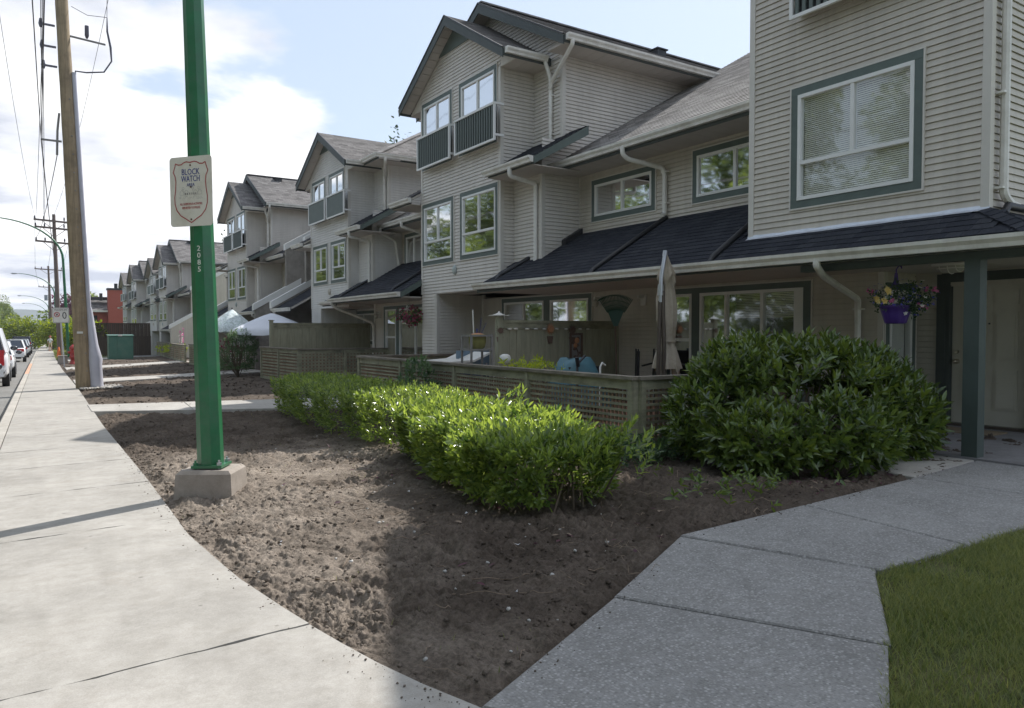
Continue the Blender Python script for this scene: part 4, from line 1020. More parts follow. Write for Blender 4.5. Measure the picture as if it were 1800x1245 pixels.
for i in range(n):
    a = eavc.lerp(hipc, i / n); b_ = eavc.lerp(hipc, min(1, (i + 1.25) / n)); m = MB(); u = Vector((0, 0, 1)); dd = (b_ - a).normalized(); r = dd.cross(u).normalized()
    m.add([a + u * .03, b_ + u * .016, a + r * .13 - u * .045 + u * .03, b_ + r * .13 - u * .045 + u * .016, a - r * .13 - u * .045 + u * .03, b_ - r * .13 - u * .045 + u * .016, a + u * .016, a + r * .13 - u * .03, a - r * .13 - u * .03], [(0, 2, 3, 1), (0, 1, 5, 4), (0, 6, 7, 2), (0, 4, 8, 6)])
    m.build('hip_shingle', M['shingle'][i % 3], hR)
fasc(hR, (x0, 3.33, ze), (x0, yE1, ze), .15); fasc(hR, (x0, 3.33, ze), (13, 3.33, ze), .15, out=(0, -1, 0))
gutter(hR, (x0 - .026, 3.20, ze - .02), (x0 - .026, yE1 + .05, ze + .045), (-1, 0, 0)); gutter(hR, (x0 - .148, 3.304, ze - .01), (13, 3.304, ze - .01), (0, -1, 0))
m = MB(); P = PXm(8.98); yv = np.linspace(4.04, 7.34, 24)   # crumpled metal flashing at the foot of the wall
for i, (a, b_) in enumerate(zip(yv[:-1], yv[1:])):
    wob = lambda v: .010 * math.sin(v * 9) + .007 * math.sin(v * 23)
    za, zb_ = 2.855 + wob(a) * .4, 2.855 + wob(b_) * .4
    m.quad(P(a, za, .018), P(b_, zb_, .018), P(b_, 2.822, .026), P(a, 2.822, .026)); m.quad(P(a, 2.822, .026), P(b_, 2.822, .026), (8.98 - .085 - wob(b_), b_, rz(8.98 - .085) + .024), (8.98 - .085 - wob(a), a, rz(8.98 - .085) + .024))
m.build('flashing', M['flash'], hR)
leader(hR, (10.30, 10.36, rz(10.30)), (8.44, 10.28, rz(8.44))); leader(hR, (9.9, 7.72, rz(9.9)), (8.42, 7.52, rz(8.42))); leader(hR, (9.32, 13.56, rz(9.32)), (8.66, 13.74, rz(8.66)))
m = MB(); m.prism([(10.33, 12.95, rz(10.33)), (10.33, 13.09, rz(10.33)), (9.85, 13.09, rz(9.85)), (9.85, 12.95, rz(9.85))], (0, 0, .13)); m.build('roof_vent', M['black'], hR)
leader(hR, (12.5, 3.98, rz(8.98) + .02), (9.2, 3.96, rz(8.98) + .01), .03)
# soffit over patio and porch
soffit_mesh(8.36, 10.36, 6.02, 14.15, 2.31).build('soffit_panel', M['soffit'], hR, kind='stuff'); soffit_mesh(8.36, 11.3, 3.34, 6.02, 2.31).build('soffit_panel', M['soffit'], hR, kind='stuff')
m = MB(); m.box(8.49, 8.63, 3.34, 6.1, 2.22, 2.308); m.build('porch_beam', M['post_green'], hR)
m = MB(); m.box(8.47, 8.62, 3.90, 4.06, .04, 2.218); m.box(8.45, 8.64, 3.88, 4.08, .03, .09); m.build('porch_post', M['post_green'], hR)
# patio wall with kitchen window, patio window and sliding door
PW = PXm(10.35); i_ = .05
kw = (12.62, 16.28, 1.05, 2.285); pw = (7.22, 10.35, .12, 2.25)
holes = [(kw[0] + i_, kw[1] - i_, kw[2] + i_, kw[3] - i_), (pw[0] + i_, pw[1] - i_, pw[2] - .2, pw[3] - i_)]
siding(PW, 6.06, 17.31, .02, 2.33, holes=holes).build('wall', M['siding'], hR, kind='stuff')
uw = [(10.69, 12.64, 3.82, 4.705), (7.78, 9.72, 3.80, 4.76)]
siding(PW, 7.31, 13.1, 3.5, 4.9, holes=[(a + i_, b - i_, c + i_, e - i_) for a, b, c, e in uw]).build('wall', M['siding'], hR, kind='stuff')
for a, b, c, e in uw: window(hR, PW, a, b, c, e, kind='slide', blind='slat')
m = MB(); m.box(10.56, 20, 6.3, 17.2, 0, 2.3); m.box(10.56, 20, 7.4, 13.2, 2.4, 5.5); m.box(11.42, 20, 2.5, 6.3, 0, 2.3); m.build('inner_wall', M['dark'], hR)
each_box('corner_trim', 'trim', hR, [(10.328, 10.42, 6.04, 6.13, .05, 2.32), (10.328, 10.40, 17.22, 17.305, .0, 2.43), (10.335, 10.37, 13.06, 13.098, 3.6, 4.85)])
def opening(h, P, u0, u1, z0, z1, lights, blindk, trimc='green', w=.10):
    """a wide casing with several lights inside it"""
    m = MB(); pbox(m, P, u0, u1, z1 - w, z1, -.01, .03); pbox(m, P, u0, u1, z0, z0 + .05, -.01, .03); us = [u0] + [v for a, b, *_ in lights for v in (a, b)] + [u1]
    us = sorted(us)
    for a, b in zip(us[0::2], us[1::2]): pbox(m, P, a, b, z0 + .05, z1 - w, -.01, .027)
    cas = m.build('window', M[trimc], h); t = .022; j = MB(); pbox(j, P, u0 - t, u1 + t, z1, z1 + t, -.01, .034); pbox(j, P, u0 - t, u0, z0, z1, -.01, .034); pbox(j, P, u1, u1 + t, z0, z1, -.01, .034); j.build('edge_trim', M['trim'], cas)
    for (a, b, lo_, kind), bl in zip(lights, blindk):
        f = MB(); fw = .05; b0, b1 = lo_, z1 - w
        pbox(f, P, a, b, b1 - fw, b1, -.05, .04); pbox(f, P, a, b, b0, b0 + fw, -.05, .042); pbox(f, P, a, a + fw, b0 + fw, b1 - fw, -.05, .038); pbox(f, P, b - fw, b, b0 + fw, b1 - fw, -.05, .038)
        c0, c1, d0, d1 = a + fw, b - fw, b0 + fw, b1 - fw; panes = [(c0, c1, d0, d1)]
        if kind == 'hung': zt = d0 + .54 * (d1 - d0); pbox(f, P, c0, c1, zt - .03, zt + .03, -.05, .032); panes = [(c0, c1, d0, zt - .03), (c0, c1, zt + .03, d1)]
        if kind == 'slide': mid = (c0 + c1) / 2; pbox(f, P, mid - .03, mid + .03, d0, d1, -.05, .032); panes = [(c0, mid - .03, d0, d1), (mid + .03, c1, d0, d1)]
        if kind == 'door3':
            v1, v2 = c1 - .27 * (c1 - c0), c0 + .36 * (c1 - c0); pbox(f, P, v1 - .03, v1 + .03, d0, d1, -.05, .036); pbox(f, P, v2 - .03, v2 + .03, d0, d1, -.05, .036); pbox(f, P, c0, c0 + .12, d0, d1, -.05, .03)
            panes = [(v1 + .03, c1, d0, d1), (v2 + .03, v1 - .03, d0, d1), (c0 + .12, v2 - .03, d0, d1)]
        f.build('frame', M['white'], cas)
        for q in panes: g_ = MB(); g_.quad(P(q[0], q[2], .004), P(q[1], q[2], .004), P(q[1], q[3], .004), P(q[0], q[3], .004)); g_.build('pane', M['glass'], cas)
        k = MB(); k.quad(P(a - .1, b0 - .1, -.18), P(b + .1, b0 - .1, -.18), P(b + .1, b1 + .1, -.18), P(a - .1, b1 + .1, -.18), 1)
        nb = int((d1 - d0) * bl[1] / .028)
        for q in range(nb):
            z = d1 - (q + .5) * .028
            k.quad(P(c0 + bl[0] * (c1 - c0), z - .010, -.05), P(c1, z - .010, -.05), P(c1, z + .010, -.066), P(c0 + bl[0] * (c1 - c0), z + .010, -.066), 0)
        k.build('blind', [M['blind'], M['dark']], cas, kind='stuff')
    return cas
opening(hR, PW, *kw, lights=[(14.42, 16.16, 1.12, 'slide'), (12.74, 14.16, 1.12, 'plain')], blindk=[(0, .96), (0, .98)])
opening(hR, PW, *pw, lights=[(9.72, 10.25, .3, 'hung'), (7.36, 9.52, .14, 'door3')], blindk=[(0, .0), (.0, .22)])
# return wall with the narrow sidelight, then the entry
PR = PYm(6.06); siding(PR, 10.35, 11.2, .08, 2.33, holes=[(10.42, 11.12, .3, 2.12)]).build('wall', M['siding'], hR, kind='stuff')
window(hR, PR, 10.37, 11.17, .28, 2.16, kind='plain', blind='curtain')
PD = PXm(11.2); siding(PD, 3.0, 6.06, .08, 2.33, holes=[(4.49, 5.60, .08, 2.1)]).build('wall', M['siding'], hR, kind='stuff')
m = MB(); pbox(m, PD, 5.60, 5.72, .1, 2.28, -.02, .05); m.build('corner_trim', M['fascia'], hR)
m = MB(); pbox(m, PD, 4.36, 5.66, 2.16, 2.29, -.02, .04); pbox(m, PD, 5.545, 5.62, .1, 2.16, -.1, .036); pbox(m, PD, 4.47, 4.545, .1, 2.16, -.1, .036); m.build('door_frame', M['fascia'], hR)
m = MB(); a, b = 4.55, 5.54; pbox(m, PD, a, b, .14, 2.15, -.10, -.05)
for (u0, u1) in ((a + .13, a + .43), (b - .43, b - .13)):
    for (z0_, z1_) in ((.36, .92), (1.06, 1.72), (1.82, 2.03)):
        pbox(m, PD, u0, u1, z0_, z1_, -.05, -.036); pbox(m, PD, u0 + .035, u1 - .035, z0_ + .035, z1_ - .035, -.036, -.026)
door = m.build('door', M['door'], hR, label='cream six-panel entry door')
m = MB(); y = b - .07
for zz, r in ((1.02, .033), (1.16, .026)):
    m.tube([(11.25, y, zz), (11.22, y, zz), (11.205, y, zz)], [r * 1.1, r * 1.1, r * .8], 12)
m.ball((11.18, y, 1.02), .03); m.build('handle', M['brass'], door)
m = MB(); m.tube([(11.249, (a + b) / 2, 1.56), (11.235, (a + b) / 2, 1.56)], .012, 8); m.build('peephole', M['black'], door)
m = MB(); m.box(11.13, 11.25, 4.5, 5.6, .08, .138); m.build('threshold', M['bronze'], hR)
m = MB(); m.box(8.44, 11.2, 2.9, 6.05, -.1, .10); m.build('porch_floor', M['porch'], hR)
# downpipes
downpipe(hR, [(8.28, 5.72, 2.36), (8.28, 5.72, 2.27), (8.5, 5.78, 2.16), (10.2, 6.36, 1.92), (10.27, 6.4, 1.8), (10.27, 6.4, .1)], clip=[(10.29, 6.4, 1.78)])
downpipe(hR, [(9.5, 10.72, 4.95), (9.5, 10.72, 4.8), (9.62, 10.7, 4.72), (10.24, 10.42, 4.58), (10.27, 10.38, 4.45), (10.27, 10.38, 3.70), (10.2, 10.37, 3.66)], clip=[(10.29, 10.38, 4.5), (10.29, 10.38, 3.9)])
downpipe(hR, [(9.16, 3.99, 8.0), (9.16, 3.99, 2.98), (9.3, 3.97, 2.88), (9.5, 3.97, 2.86)], clip=[(9.12, 4.03, 4.1), (9.12, 4.03, 3.05)])
mid_roof(hR, 7.33, 13.08, 5.04)
for vy in (12.0, 11.2):
    m = MB(); m.box(17.0, 17.5, vy - .2, vy + .2, 9.2, 9.85); m.build('roof_vent', M['black'], hR)
m = MB(); m.tube([(17.2, 10.6, 9.3), (17.2, 10.6, 10.05)], .11, 8); m.build('roof_vent', M['black'], hR)

hA = thing('row_house', (8.98, 16.15, 0), 'beige three-storey house with two stacked gables, rising behind the ornamented privacy screen', 'house', 'row houses along the street')
tower(hA, dict(bay=(14.2, 18.15), body=(13.1, 18.75), zb=2.44, ze=7.36, zr=9.09, zapex=8.42, z2=(3.20, 4.82), z3=(5.72, 7.47), w2=[(14.28, 16.02), (16.36, 18.08)], w3=[(14.32, 16.06), (16.42, 18.08)], guard=[(14.06, 15.9), (16.14, 17.95)], zg=(5.68, 6.52), zsk=5.0, zm=7.62, zR=9.5, ym=15.95, pier=(17.31, 18.15), siding='siding_lit', b2=('slat', 'slat'), xg=14.1, vents=((14.6, .9),)))
m = MB(); m.ball((8.95, 16.3, 2.98), .055, .085, .12, 12, 8); m.build('wall_vent', mat('vent_cover', (.42, .47, .45), .5), hA)

hAB = thing('row_house', (9.7, 21, 0), 'beige middle house with navy lower roof, patio door and hanging flower basket', 'house', 'row houses along the street')
PM = PXm(9.72); siding(PM, 18.16, 23.2, -.1, 2.42, holes=[(18.9, 22.35, .1, 2.2)]).build('wall', M['siding'], hAB, kind='stuff')
opening(hAB, PM, 18.85, 22.4, .1, 2.25, lights=[(21.45, 22.25, .25, 'hung'), (18.98, 21.2, .12, 'slide')], blindk=[(0, .3), (0, 1.0)])
PK = PXm(10.35); siding(PK, 23.2, 28.2, -.1, 2.35, holes=[(24.6, 26.8, 1.05, 2.15)]).build('wall', M['siding_pale'], hAB, kind='stuff')
window(hAB, PK, 24.55, 26.85, 1.0, 2.2, kind='slide', blind='curtain', detail=1)
s_ = siding(PYf(23.2), 9.72, 10.35, -.1, 2.35); s_.build('wall', M['siding'], hAB, kind='stuff')
m = MB(); m.box(9.70, 9.78, 23.13, 23.22, -.1, 2.4); m.build('corner_trim', M['trim'], hAB)
lower_roof_y(hAB, 18.17, 23.55, 2.50, 8.35, 10.36)
leader(hAB, (9.4, 19.0, 2.50 + SL * 1.05), (8.5, 18.95, 2.5 + SL * .15)); leader(hAB, (9.6, 22.6, 2.5 + SL * 1.25), (8.5, 22.9, 2.5 + SL * .15))
lower_roof_y(hAB, 23.56, 24.9, 2.46, 8.55, 8.96, rakes=('far',))
soffit_mesh(8.36, 10.36, 18.2, 24.9, 2.36).build('soffit_panel', M['soffit'], hAB, kind='stuff')
PU = PXm(10.35); siding(PU, 18.75, 22.4, 3.5, 4.7, holes=[(20.85, 22.1, 3.5, 4.55)]).build('wall', M['siding'], hAB, kind='stuff'); window(hAB, PU, 20.8, 22.15, 3.45, 4.58, kind='slide', detail=1)
mid_roof(hAB, 18.77, 22.38, 4.84)
m = MB(); m.box(9.95, 20, 18.3, 23.2, -.1, 2.4); m.box(10.6, 20, 18.8, 28.2, -.1, 5.2); m.build('inner_wall', M['dark'], hAB)
downpipe(hAB, [(9.5, 20.6, 4.75), (9.5, 20.6, 4.6), (10.2, 20.4, 4.4), (10.27, 20.4, 4.25), (10.27, 20.4, 3.6)]); downpipe(hAB, [(9.5, 22.2, 4.75), (9.5, 22.2, 4.6), (10.1, 22.35, 4.38), (10.2, 22.33, 3.6)])
downpipe(hAB, [(8.28, 23.3, 2.42), (8.28, 23.3, 2.32), (8.45, 23.3, 2.2), (9.6, 23.15, 1.75), (9.66, 23.15, 1.6), (9.66, 23.15, 0)])

hB = thing('row_house', (8.98, 25.5, 0), 'pale cream three-storey house with one gable and a hipped roof behind, past the beige one', 'house', 'row houses along the street')
pB = dict(bay=(23.6, 27.4), body=(22.4, 27.95), zb=2.28, ze=6.79, zr=8.34, sl=.55, zapex=7.78, z2=(3.12, 4.55), z3=(5.35, 6.90), w2=[(23.76, 25.24), (25.56, 27.12)], w3=[(23.9, 25.4), (25.75, 27.2)], guard=[(23.35, 25.02), (25.2, 26.95)], zg=(5.30, 6.08), zsk=4.72, zm=6.98, zR=8.9, ym=25.15, hip=True, xrake=9.25, pier=(26.34, 27.4), siding='siding_pale', b3=('curtain', 'none'), xback=13.5, detail=1)
tower(hB, pB); roof_vent(hB, 11.6, 25.5 - .45, 8.34 - .55 * .45)
m = MB(); m.ball((8.95, 25.4, 2.85), .055, .085, .12, 12, 8); m.build('wall_vent', M['siding'], hB)

def wing(h, ya, yb, z, ywall, end, wallm, upper=True):
    """lower and upper sloped roofs beside a bay, closed by a party wall with white sloping caps at ywall (end = -1 near end, 1 far end)"""
    sid = siding(PXm(10.35), ya, yb, z - .2, z + 2.4); sid.build('wall', M['siding'], h, kind='stuff')
    wm_ = (ya + yb) / 2
    siding(PXm(10.35), ya, yb, z + 3.4, z + 4.85, holes=[(wm_ - .62, wm_ + .62, z + 3.55, z + 4.55)]).build('wall', M['siding'], h, kind='stuff')
    window(h, PXm(10.35), wm_ - .67, wm_ + .67, z + 3.5, z + 4.6, kind='slide', blind='curtain', detail=1, trimc='trim')
    lower_roof_y(h, ya, yb, z + 2.45, 8.35, 10.36, rakes=()); mid_roof(h, ya, yb, z + 5.0, newr=True)
    window(h, PXm(10.33), wm_ - .9, wm_ + .9, z + .2, z + 2.1, kind='slide', blind='curtain', detail=1)
    m = MB(); m.box(10.6, 20, ya, yb, z - .2, z + 5); m.build('inner_wall', M['dark'], h)
    t = .1; m = MB(); a, b = (ywall - t, ywall + t)
    zl = lambda x: z + 2.45 + SL * (x - 8.35) + .10; zu = lambda x: z + 5.04 + SL * (x - 9.6) + .10
    m.prism([(8.3, a, z - .3), (10.7, a, z - .3), (10.7, a, zl(10.7)), (8.3, a, zl(8.3))], (0, 2 * t, 0)); m.prism([(9.65, a, zl(9.65)), (10.7, a, zl(10.7)), (17.5, a, z + 2), (17.5, a, zu(17.5)), (9.65, a, zu(9.65))], (0, 2 * t, 0))
    m.build('party_wall', M[wallm], h)
    for f, xa, xb in ((zl, 8.22, 10.3), (zu, 9.6, 17.5)):
        m = MB(); m.prism([(xa, a - .03, f(xa)), (xb, a - .03, f(xb)), (xb, a - .03, f(xb) + .27), (xa, a - .03, f(xa) + .27)], (0, 2 * t + .06, 0)); m.build('wall_cap', M['white'], h)
    downpipe(h, [(8.28, (a + b) / 2 + .35 * (1 if end < 0 else -1), z + 2.4), (8.28, (a + b) / 2 + .35 * (1 if end < 0 else -1), z + 2.25), (9.0, (a + b) / 2 + .3 * (1 if end < 0 else -1), z + 1.9), (10.2, (a + b) / 2 + .3 * (1 if end < 0 else -1), z + 1.3), (10.25, (a + b) / 2 + .3 * (1 if end < 0 else -1), z)])
hBl = thing('row_house', (9.7, 28.9, 0), 'narrow house wing behind the white patio umbrella, navy lower roof ending at a stained gap', 'house', 'row houses along the street')
wing(hBl, 27.96, 30.2, -.1, 30.25, 1, 'stucco')
gp = MB(); gp.box(10.8, 11.0, 30.3, 33.0, -.4, 7.6); gp.build('gap_wall', M['stucco'], hBl)
hC = copy_tree(hA, label='beige twin-gabled house in the middle of the row, behind the flowered umbrella'); hC.location = (8.98, 16.15 + 22.9, -.17)
hCr = thing('row_house', (9.7, 34.6, -.15), 'house wing with white sloping wall caps beside the flowered umbrella', 'house', 'row houses along the street')
wing(hCr, 33.1, 35.98, -.12, 33.0, -1, 'stucco')
for vx, vk in ((10.9, .35),): roof_vent(hC, vx, 15.95 - vk, 9.5 - .537 * vk)
hD = copy_tree(hC, label='smaller-looking twin-gabled house just left of the green lamp post'); hD.location = (8.98, 16.15 + 47.1, -.95)
hDr = thing('row_house', (9.7, 57.5, -.9), 'house wing with a plain pale end wall and navy shed roof, beside the lamp post', 'house', 'row houses along the street')
wing(hDr, 55.5, 60.1, -.85, 55.4, -1, 'siding')
hCl = thing('row_house', (9.7, 44, -.4), 'house wing mostly hidden by the green lamp post', 'house', 'row houses along the street')
wing(hCl, 41.7, 44.4, -.35, 44.5, 1, 'siding')
for cdy, cz, lab, src in ((65.4, -1.12, 'far twin-gabled house, second from the red building', hA), (43.0, -.78, 'house with a single gable peeping out behind the twin-gabled one left of the lamp post', hB), (64.1, -.62, 'farthest single-gabled house, next to the red building', hB)):
    c = copy_tree(src, label=lab); c.location = (src.location.x, src.location.y + cdy, cz)
for w0, yw, z, lab in ((hDr, 75.8 - 57.5, -.15, 'far house wing between the twin-gabled houses near the red building'),):
    c = copy_tree(w0, label=lab); c.location = (9.7, 75.8, -1.05)
# the red building beyond the row
hr = thing('red_building', (9, 116, -.9), 'red two-storey building with a tall red chimney at the end of the row', 'building')
m = MB(); m.box(7.2, 22, 114, 126, -1.5, 4.4); m.build('wall', M['redwall'], hr)
roof_plane((6.4, 113.4, 4.2), (1, 0, 0), (0, 1 / SN, SL / SN), [(0, 0), (17, 0), (17, 4), (0, 4)]).build('roof', [M['roof_x'], M['soffit']], hr)
m = MB(); m.box(6.4, 23, 113.3, 113.42, 4.05, 4.3); m.build('fascia', M['gutter'], hr)
m = MB(); m.box(9.3, 11.2, 112.6, 114.1, -1.5, 7.0); ch = m.build('chimney', M['redwall'], hr)
m = MB(); m.box(9.2, 11.3, 112.5, 114.2, 7.0, 7.25); m.tube([(10.3, 113.3, 7.25), (10.3, 113.3, 7.9)], .22, 8); m.build('chimney_cap', M['black'], ch)
m = MB(); m.tube([(8.6, 114.5, 5.6), (8.6, 114.5, 6.6)], .2, 8); m.box(7.3, 10.2, 114.6, 115.6, 5.7, 6.1); m.build('roof_vent', M['black'], hr)
roof_plane((6.6, 112.2, .75), (1, 0, 0), (0, 1 / SN, SL / SN), [(0, 0), (4.1, 0), (4.1, 2.1), (0, 2.1)]).build('roof', [M['newroof_x'], M['soffit']], hr)
m = MB()
for x in (8.0, 9.3, 10.4): m.box(x, x + .08, 113.95, 114, 1.9, 4.1)
m.build('batten', mat('red_trim', (.28, .07, .05), .7), hr)
m = MB(); m.box(7.4, 8.1, 113.93, 114.05, 2.2, 3.6); m.build('window', M['dark'], hr)

# the air: far things fade towards blue
hz = MB(); hz.box(-3700, 3700, -160, 3500, -12, 90)
hm = bpy.data.materials.new('haze'); hm.use_nodes = True; ht = hm.node_tree; ht.nodes.remove(ht.nodes['Principled BSDF'])
pv_ = ht.nodes.new('ShaderNodeVolumePrincipled'); pv_.inputs['Color'].default_value = (.86, .91, 1, 1); pv_.inputs['Density'].default_value = .00022; pv_.inputs['Anisotropy'].default_value = .3
ht.links.new(pv_.outputs[0], ht.nodes['Material Output'].inputs['Volume']); hz.build('haze', hm, kind='stuff')
# ---------------------------------------------------------------- text helper
def text_mesh(s, size, serif=False, squash=1.0):
    cu = bpy.data.curves.new('lettering', 'FONT'); cu.body = s; cu.size = size; cu.align_x = 'CENTER'; cu.align_y = 'CENTER'; cu.resolution_u = 2; cu.extrude = .0006
    t = bpy.data.objects.new('lettering', cu); C.objects.link(t); bpy.context.view_layer.update()
    me = bpy.data.meshes.new_from_object(t.evaluated_get(bpy.context.evaluated_depsgraph_get())); bpy.data.objects.remove(t)
    if squash != 1.0:
        for v in me.vertices: v.co.x *= squash
    return me
def frame_mat(o, right, up):
    r = Vector(right).normalized(); u = Vector(up); n = r.cross(u).normalized(); u = n.cross(r).normalized()
    return Matrix.Translation(Vector(o)) @ Matrix((r, u, n)).transposed().to_4x4()

# ---------------------------------------------------------------- near street lamp
def octo(mb, pts, rs, rot): mb.tube(pts, rs, 8, smooth=False, rot=rot)
LB = Vector((1.45, 7.40, 0)); lz = gz(1.45, 7.40) - .02
lamp = thing('street_lamp', (LB.x, LB.y, lz), 'tall green eight-sided lamp post on a concrete block, standing by the sidewalk up front', 'street lamp', 'green street lamps')
yaw = math.radians(-31)
m = MB(); a, b, hh = .262, .23, .245; ch = .03
def rotp(x, y, z): return (LB.x + x * math.cos(yaw) - y * math.sin(yaw), LB.y + x * math.sin(yaw) + y * math.cos(yaw), lz + z)
ring = lambda s, z: [rotp(sx * (a - s), sy * (b - s), z) for sx, sy in ((-1, -1), (1, -1), (1, 1), (-1, 1))]
c4 = ring(-.03, -.2) + ring(0, 0) + ring(.012, hh - ch) + ring(.012 + ch, hh)
m.add(c4, [(i, (i + 1) % 4, 4 + (i + 1) % 4, 4 + i) for i in range(4)] + [(4 + i, 4 + (i + 1) % 4, 8 + (i + 1) % 4, 8 + i) for i in range(4)] + [(8 + i, 8 + (i + 1) % 4, 12 + (i + 1) % 4, 12 + i) for i in range(4)] + [(12, 13, 14, 15)])
m.build('concrete_base', M['footing'], lamp)
m = MB(); q = [rotp(sx * .14, sy * .14, z) for z in (hh + .012, hh + .037) for sx, sy in ((-1, -1), (1, -1), (1, 1), (-1, 1))]
m.add(q, [(3, 2, 1, 0), (4, 5, 6, 7)] + [(i, (i + 1) % 4, 4 + (i + 1) % 4, 4 + i) for i in range(4)]); bp = m.build('base_plate', M['lamp_green'], lamp)
for sx, sy in ((-1, -1), (1, -1), (1, 1), (-1, 1)):
    m = MB(); p = rotp(sx * .108, sy * .108, hh); m.tube([p, (p[0], p[1], lz + hh + .085)], .011, 8); m.tube([(p[0], p[1], lz + hh + .037), (p[0], p[1], lz + hh + .062)], .024, 6, smooth=False); m.build('bolt', M['lamp_green'] if sx < 0 else M['steel'], lamp)
lean = lambda z: Vector((LB.x - .022 * (z - lz), LB.y + .012 * (z - lz), z))
top = 9.2
m = MB(); octo(m, [lean(lz + hh + .03), lean(3.0), lean(6.0), lean(8.0)], [.118, .099, .083, .072], yaw + math.pi / 8); m.build('pole', M['lamp_green'], lamp)
m = MB(); arm = []
for i in range(9):
    t = i / 8; an = t * math.pi / 2; arm.append(lean(8.0) + Vector((-2.6 * (1 - math.cos(an)), 0, 1.4 * math.sin(an))))
m.tube(arm, [.072 - .035 * i / 8 for i in range(9)], 8); m.build('arm', M['lamp_green'], lamp)
def lamp_head(parent, p, s=1.0):
    m = MB(); x, y, z = p; m.ball((x - .35 * s, y, z), .36 * s, .13 * s, .075 * s, 12, 6); h = m.build('lamp_head', M['lamp_grey'], parent)
    m = MB(); m.ball((x - .42 * s, y, z - .045 * s), .2 * s, .1 * s, .06 * s, 10, 5); m.build('lens', M['steel'], h)
lamp_head(lamp, arm[-1])
# painted number down one flat of the pole
cdir = Vector((-LB.x, -LB.y, 0)).normalized()
for i, chn in enumerate('2085'):
    z = 2.215 - i * .064; me = text_mesh(chn, .068); me.materials.append(M['number'])
    an = None
    # the flat that faces most to the left of the camera's line of sight
    fdir = Vector((cdir.x * math.cos(-.30) - cdir.y * math.sin(-.30), cdir.x * math.sin(-.30) + cdir.y * math.cos(-.30), 0))
    best = max((Vector((math.cos(yaw + math.pi / 4 * k), math.sin(yaw + math.pi / 4 * k), 0)) for k in range(8)), key=lambda v: v.dot(fdir))
    r = Vector((-best.y, best.x, 0)); rad = (.099 + (3.0 - z) * .0065) * math.cos(math.pi / 8)
    link('digit', me, lamp, world=frame_mat(lean(z) + best * (rad + .0025), r, (-.022, .012, 1)))

# block-watch sign
SR = Vector((.63, -.777, 0)); SU = Vector((-.035, 0.02, 1)); SCN = lean(2.735) + Vector((-.777, -.63, 0)) * .125
FM = frame_mat(SCN, SR, SU)
sign = thing('sign', tuple(SCN), 'off-white block watch sign with a red shield outline on the green lamp post', 'sign')
def fpt(u, v, o=0.0): return FM @ Vector((u, v, o))
def rrect(w, h, r, n=5):
    out = []
    for cx, cy, a0 in ((w / 2 - r, h / 2 - r, 0), (-w / 2 + r, h / 2 - r, 90), (-w / 2 + r, -h / 2 + r, 180), (w / 2 - r, -h / 2 + r, 270)):
        for i in range(n + 1): t = math.radians(a0 + 90 * i / n); out.append((cx + r * math.cos(t), cy + r * math.sin(t)))
    return out
m = MB(); m.prism([fpt(u, v, -.001) for u, v in rrect(.47, .635, .032)], (FM @ Vector((0, 0, -.003)) - FM @ Vector((0, 0, 0)))); m.build('panel', M['sign_white'], sign)
half = [(0, .262), (.045, .27), (.075, .262), (.10, .247), (.135, .245), (.165, .258), (.175, .225), (.193, .18), (.172, .14), (.165, .09), (.17, .02), (.182, -.05), (.180, -.11), (.160, -.17), (.115, -.22), (.06, -.25), (0, -.285)]
loop = half + [(-u, v) for u, v in half[-2:0:-1]]
m = MB(); n = len(loop)
for i in range(n):
    a = Vector(loop[i]); b = Vector(loop[(i + 1) % n]); d = (b - a); nn = Vector((-d.y, d.x)).normalized() * .0042; e = d.normalized() * .002
    m.quad(fpt(*(a - nn - e), .0015), fpt(*(b - nn + e), .0015), fpt(*(b + nn + e), .0015), fpt(*(a + nn - e), .0015))
m.build('shield_outline', M['red_print'], sign)
def put_text(parent, FMx, s, u, v, size, matn, squash=1.0, off=.0015, name='lettering'):
    me = text_mesh(s, size, squash=squash); me.materials.append(M[matn]); return link(name, me, parent, world=FMx @ Matrix.Translation((u, v, off)))
for s_, v, sz, mt, sq in (('BLOCK', .175, .078, 'blue_print', .80), ('WATCH', .112, .078, 'blue_print', .72), ('AREA', .058, .042, 'blue_print', .85), ('ALL SUSPICIOUS ACTIVITIES', -.115, .0285, 'red_print', .70), ('REPORTED TO POLICE', -.150, .0285, 'red_print', .70)):
    put_text(sign, FM, s_, 0, v, sz, mt, sq)
m = MB(); rr = random.Random(5)   # the faded drawing in the middle of the shield: houses, trees, small figures
def stroke(pts, w):
    for a, b in zip(pts[:-1], pts[1:]):
        a = Vector(a); b = Vector(b); d = b - a; nn = Vector((-d.y, d.x)).normalized() * w; m.quad(fpt(*(a - nn), .0015), fpt(*(b - nn), .0015), fpt(*(b + nn), .0015), fpt(*(a + nn), .0015))
for cx in (-.10, -.05, .05, .10):
    w = .022; y = -.005; stroke([(cx - w, y - .025), (cx - w, y), (cx, y + .02), (cx + w, y), (cx + w, y - .025), (cx - w, y - .025)], .0011)
for cx in (-.085, .085, .02):
    stroke([(cx, .0), (cx, .022)], .0010); stroke([(cx + .012 * math.cos(t), .03 + .012 * math.sin(t)) for t in np.linspace(0, 6.28, 9)], .0010)
for i in range(14):
    u = rr.uniform(-.13, .12); stroke([(u, -.05 + rr.uniform(-.02, .01)), (u + rr.uniform(.01, .03), -.05 + rr.uniform(-.025, .012))], .0009)
m.build('drawing', M['grey_print'], sign)
m = MB()
for i, u in enumerate((-.06, -.04, -.012, .012, .035, .055)): m.add([fpt(u - .003, -.03, .0016), fpt(u + .003, -.03, .0016), fpt(u + .003, -.012, .0016), fpt(u - .003, -.012, .0016)], [(0, 1, 2, 3)])
m.build('figures', M['black_print'], sign)
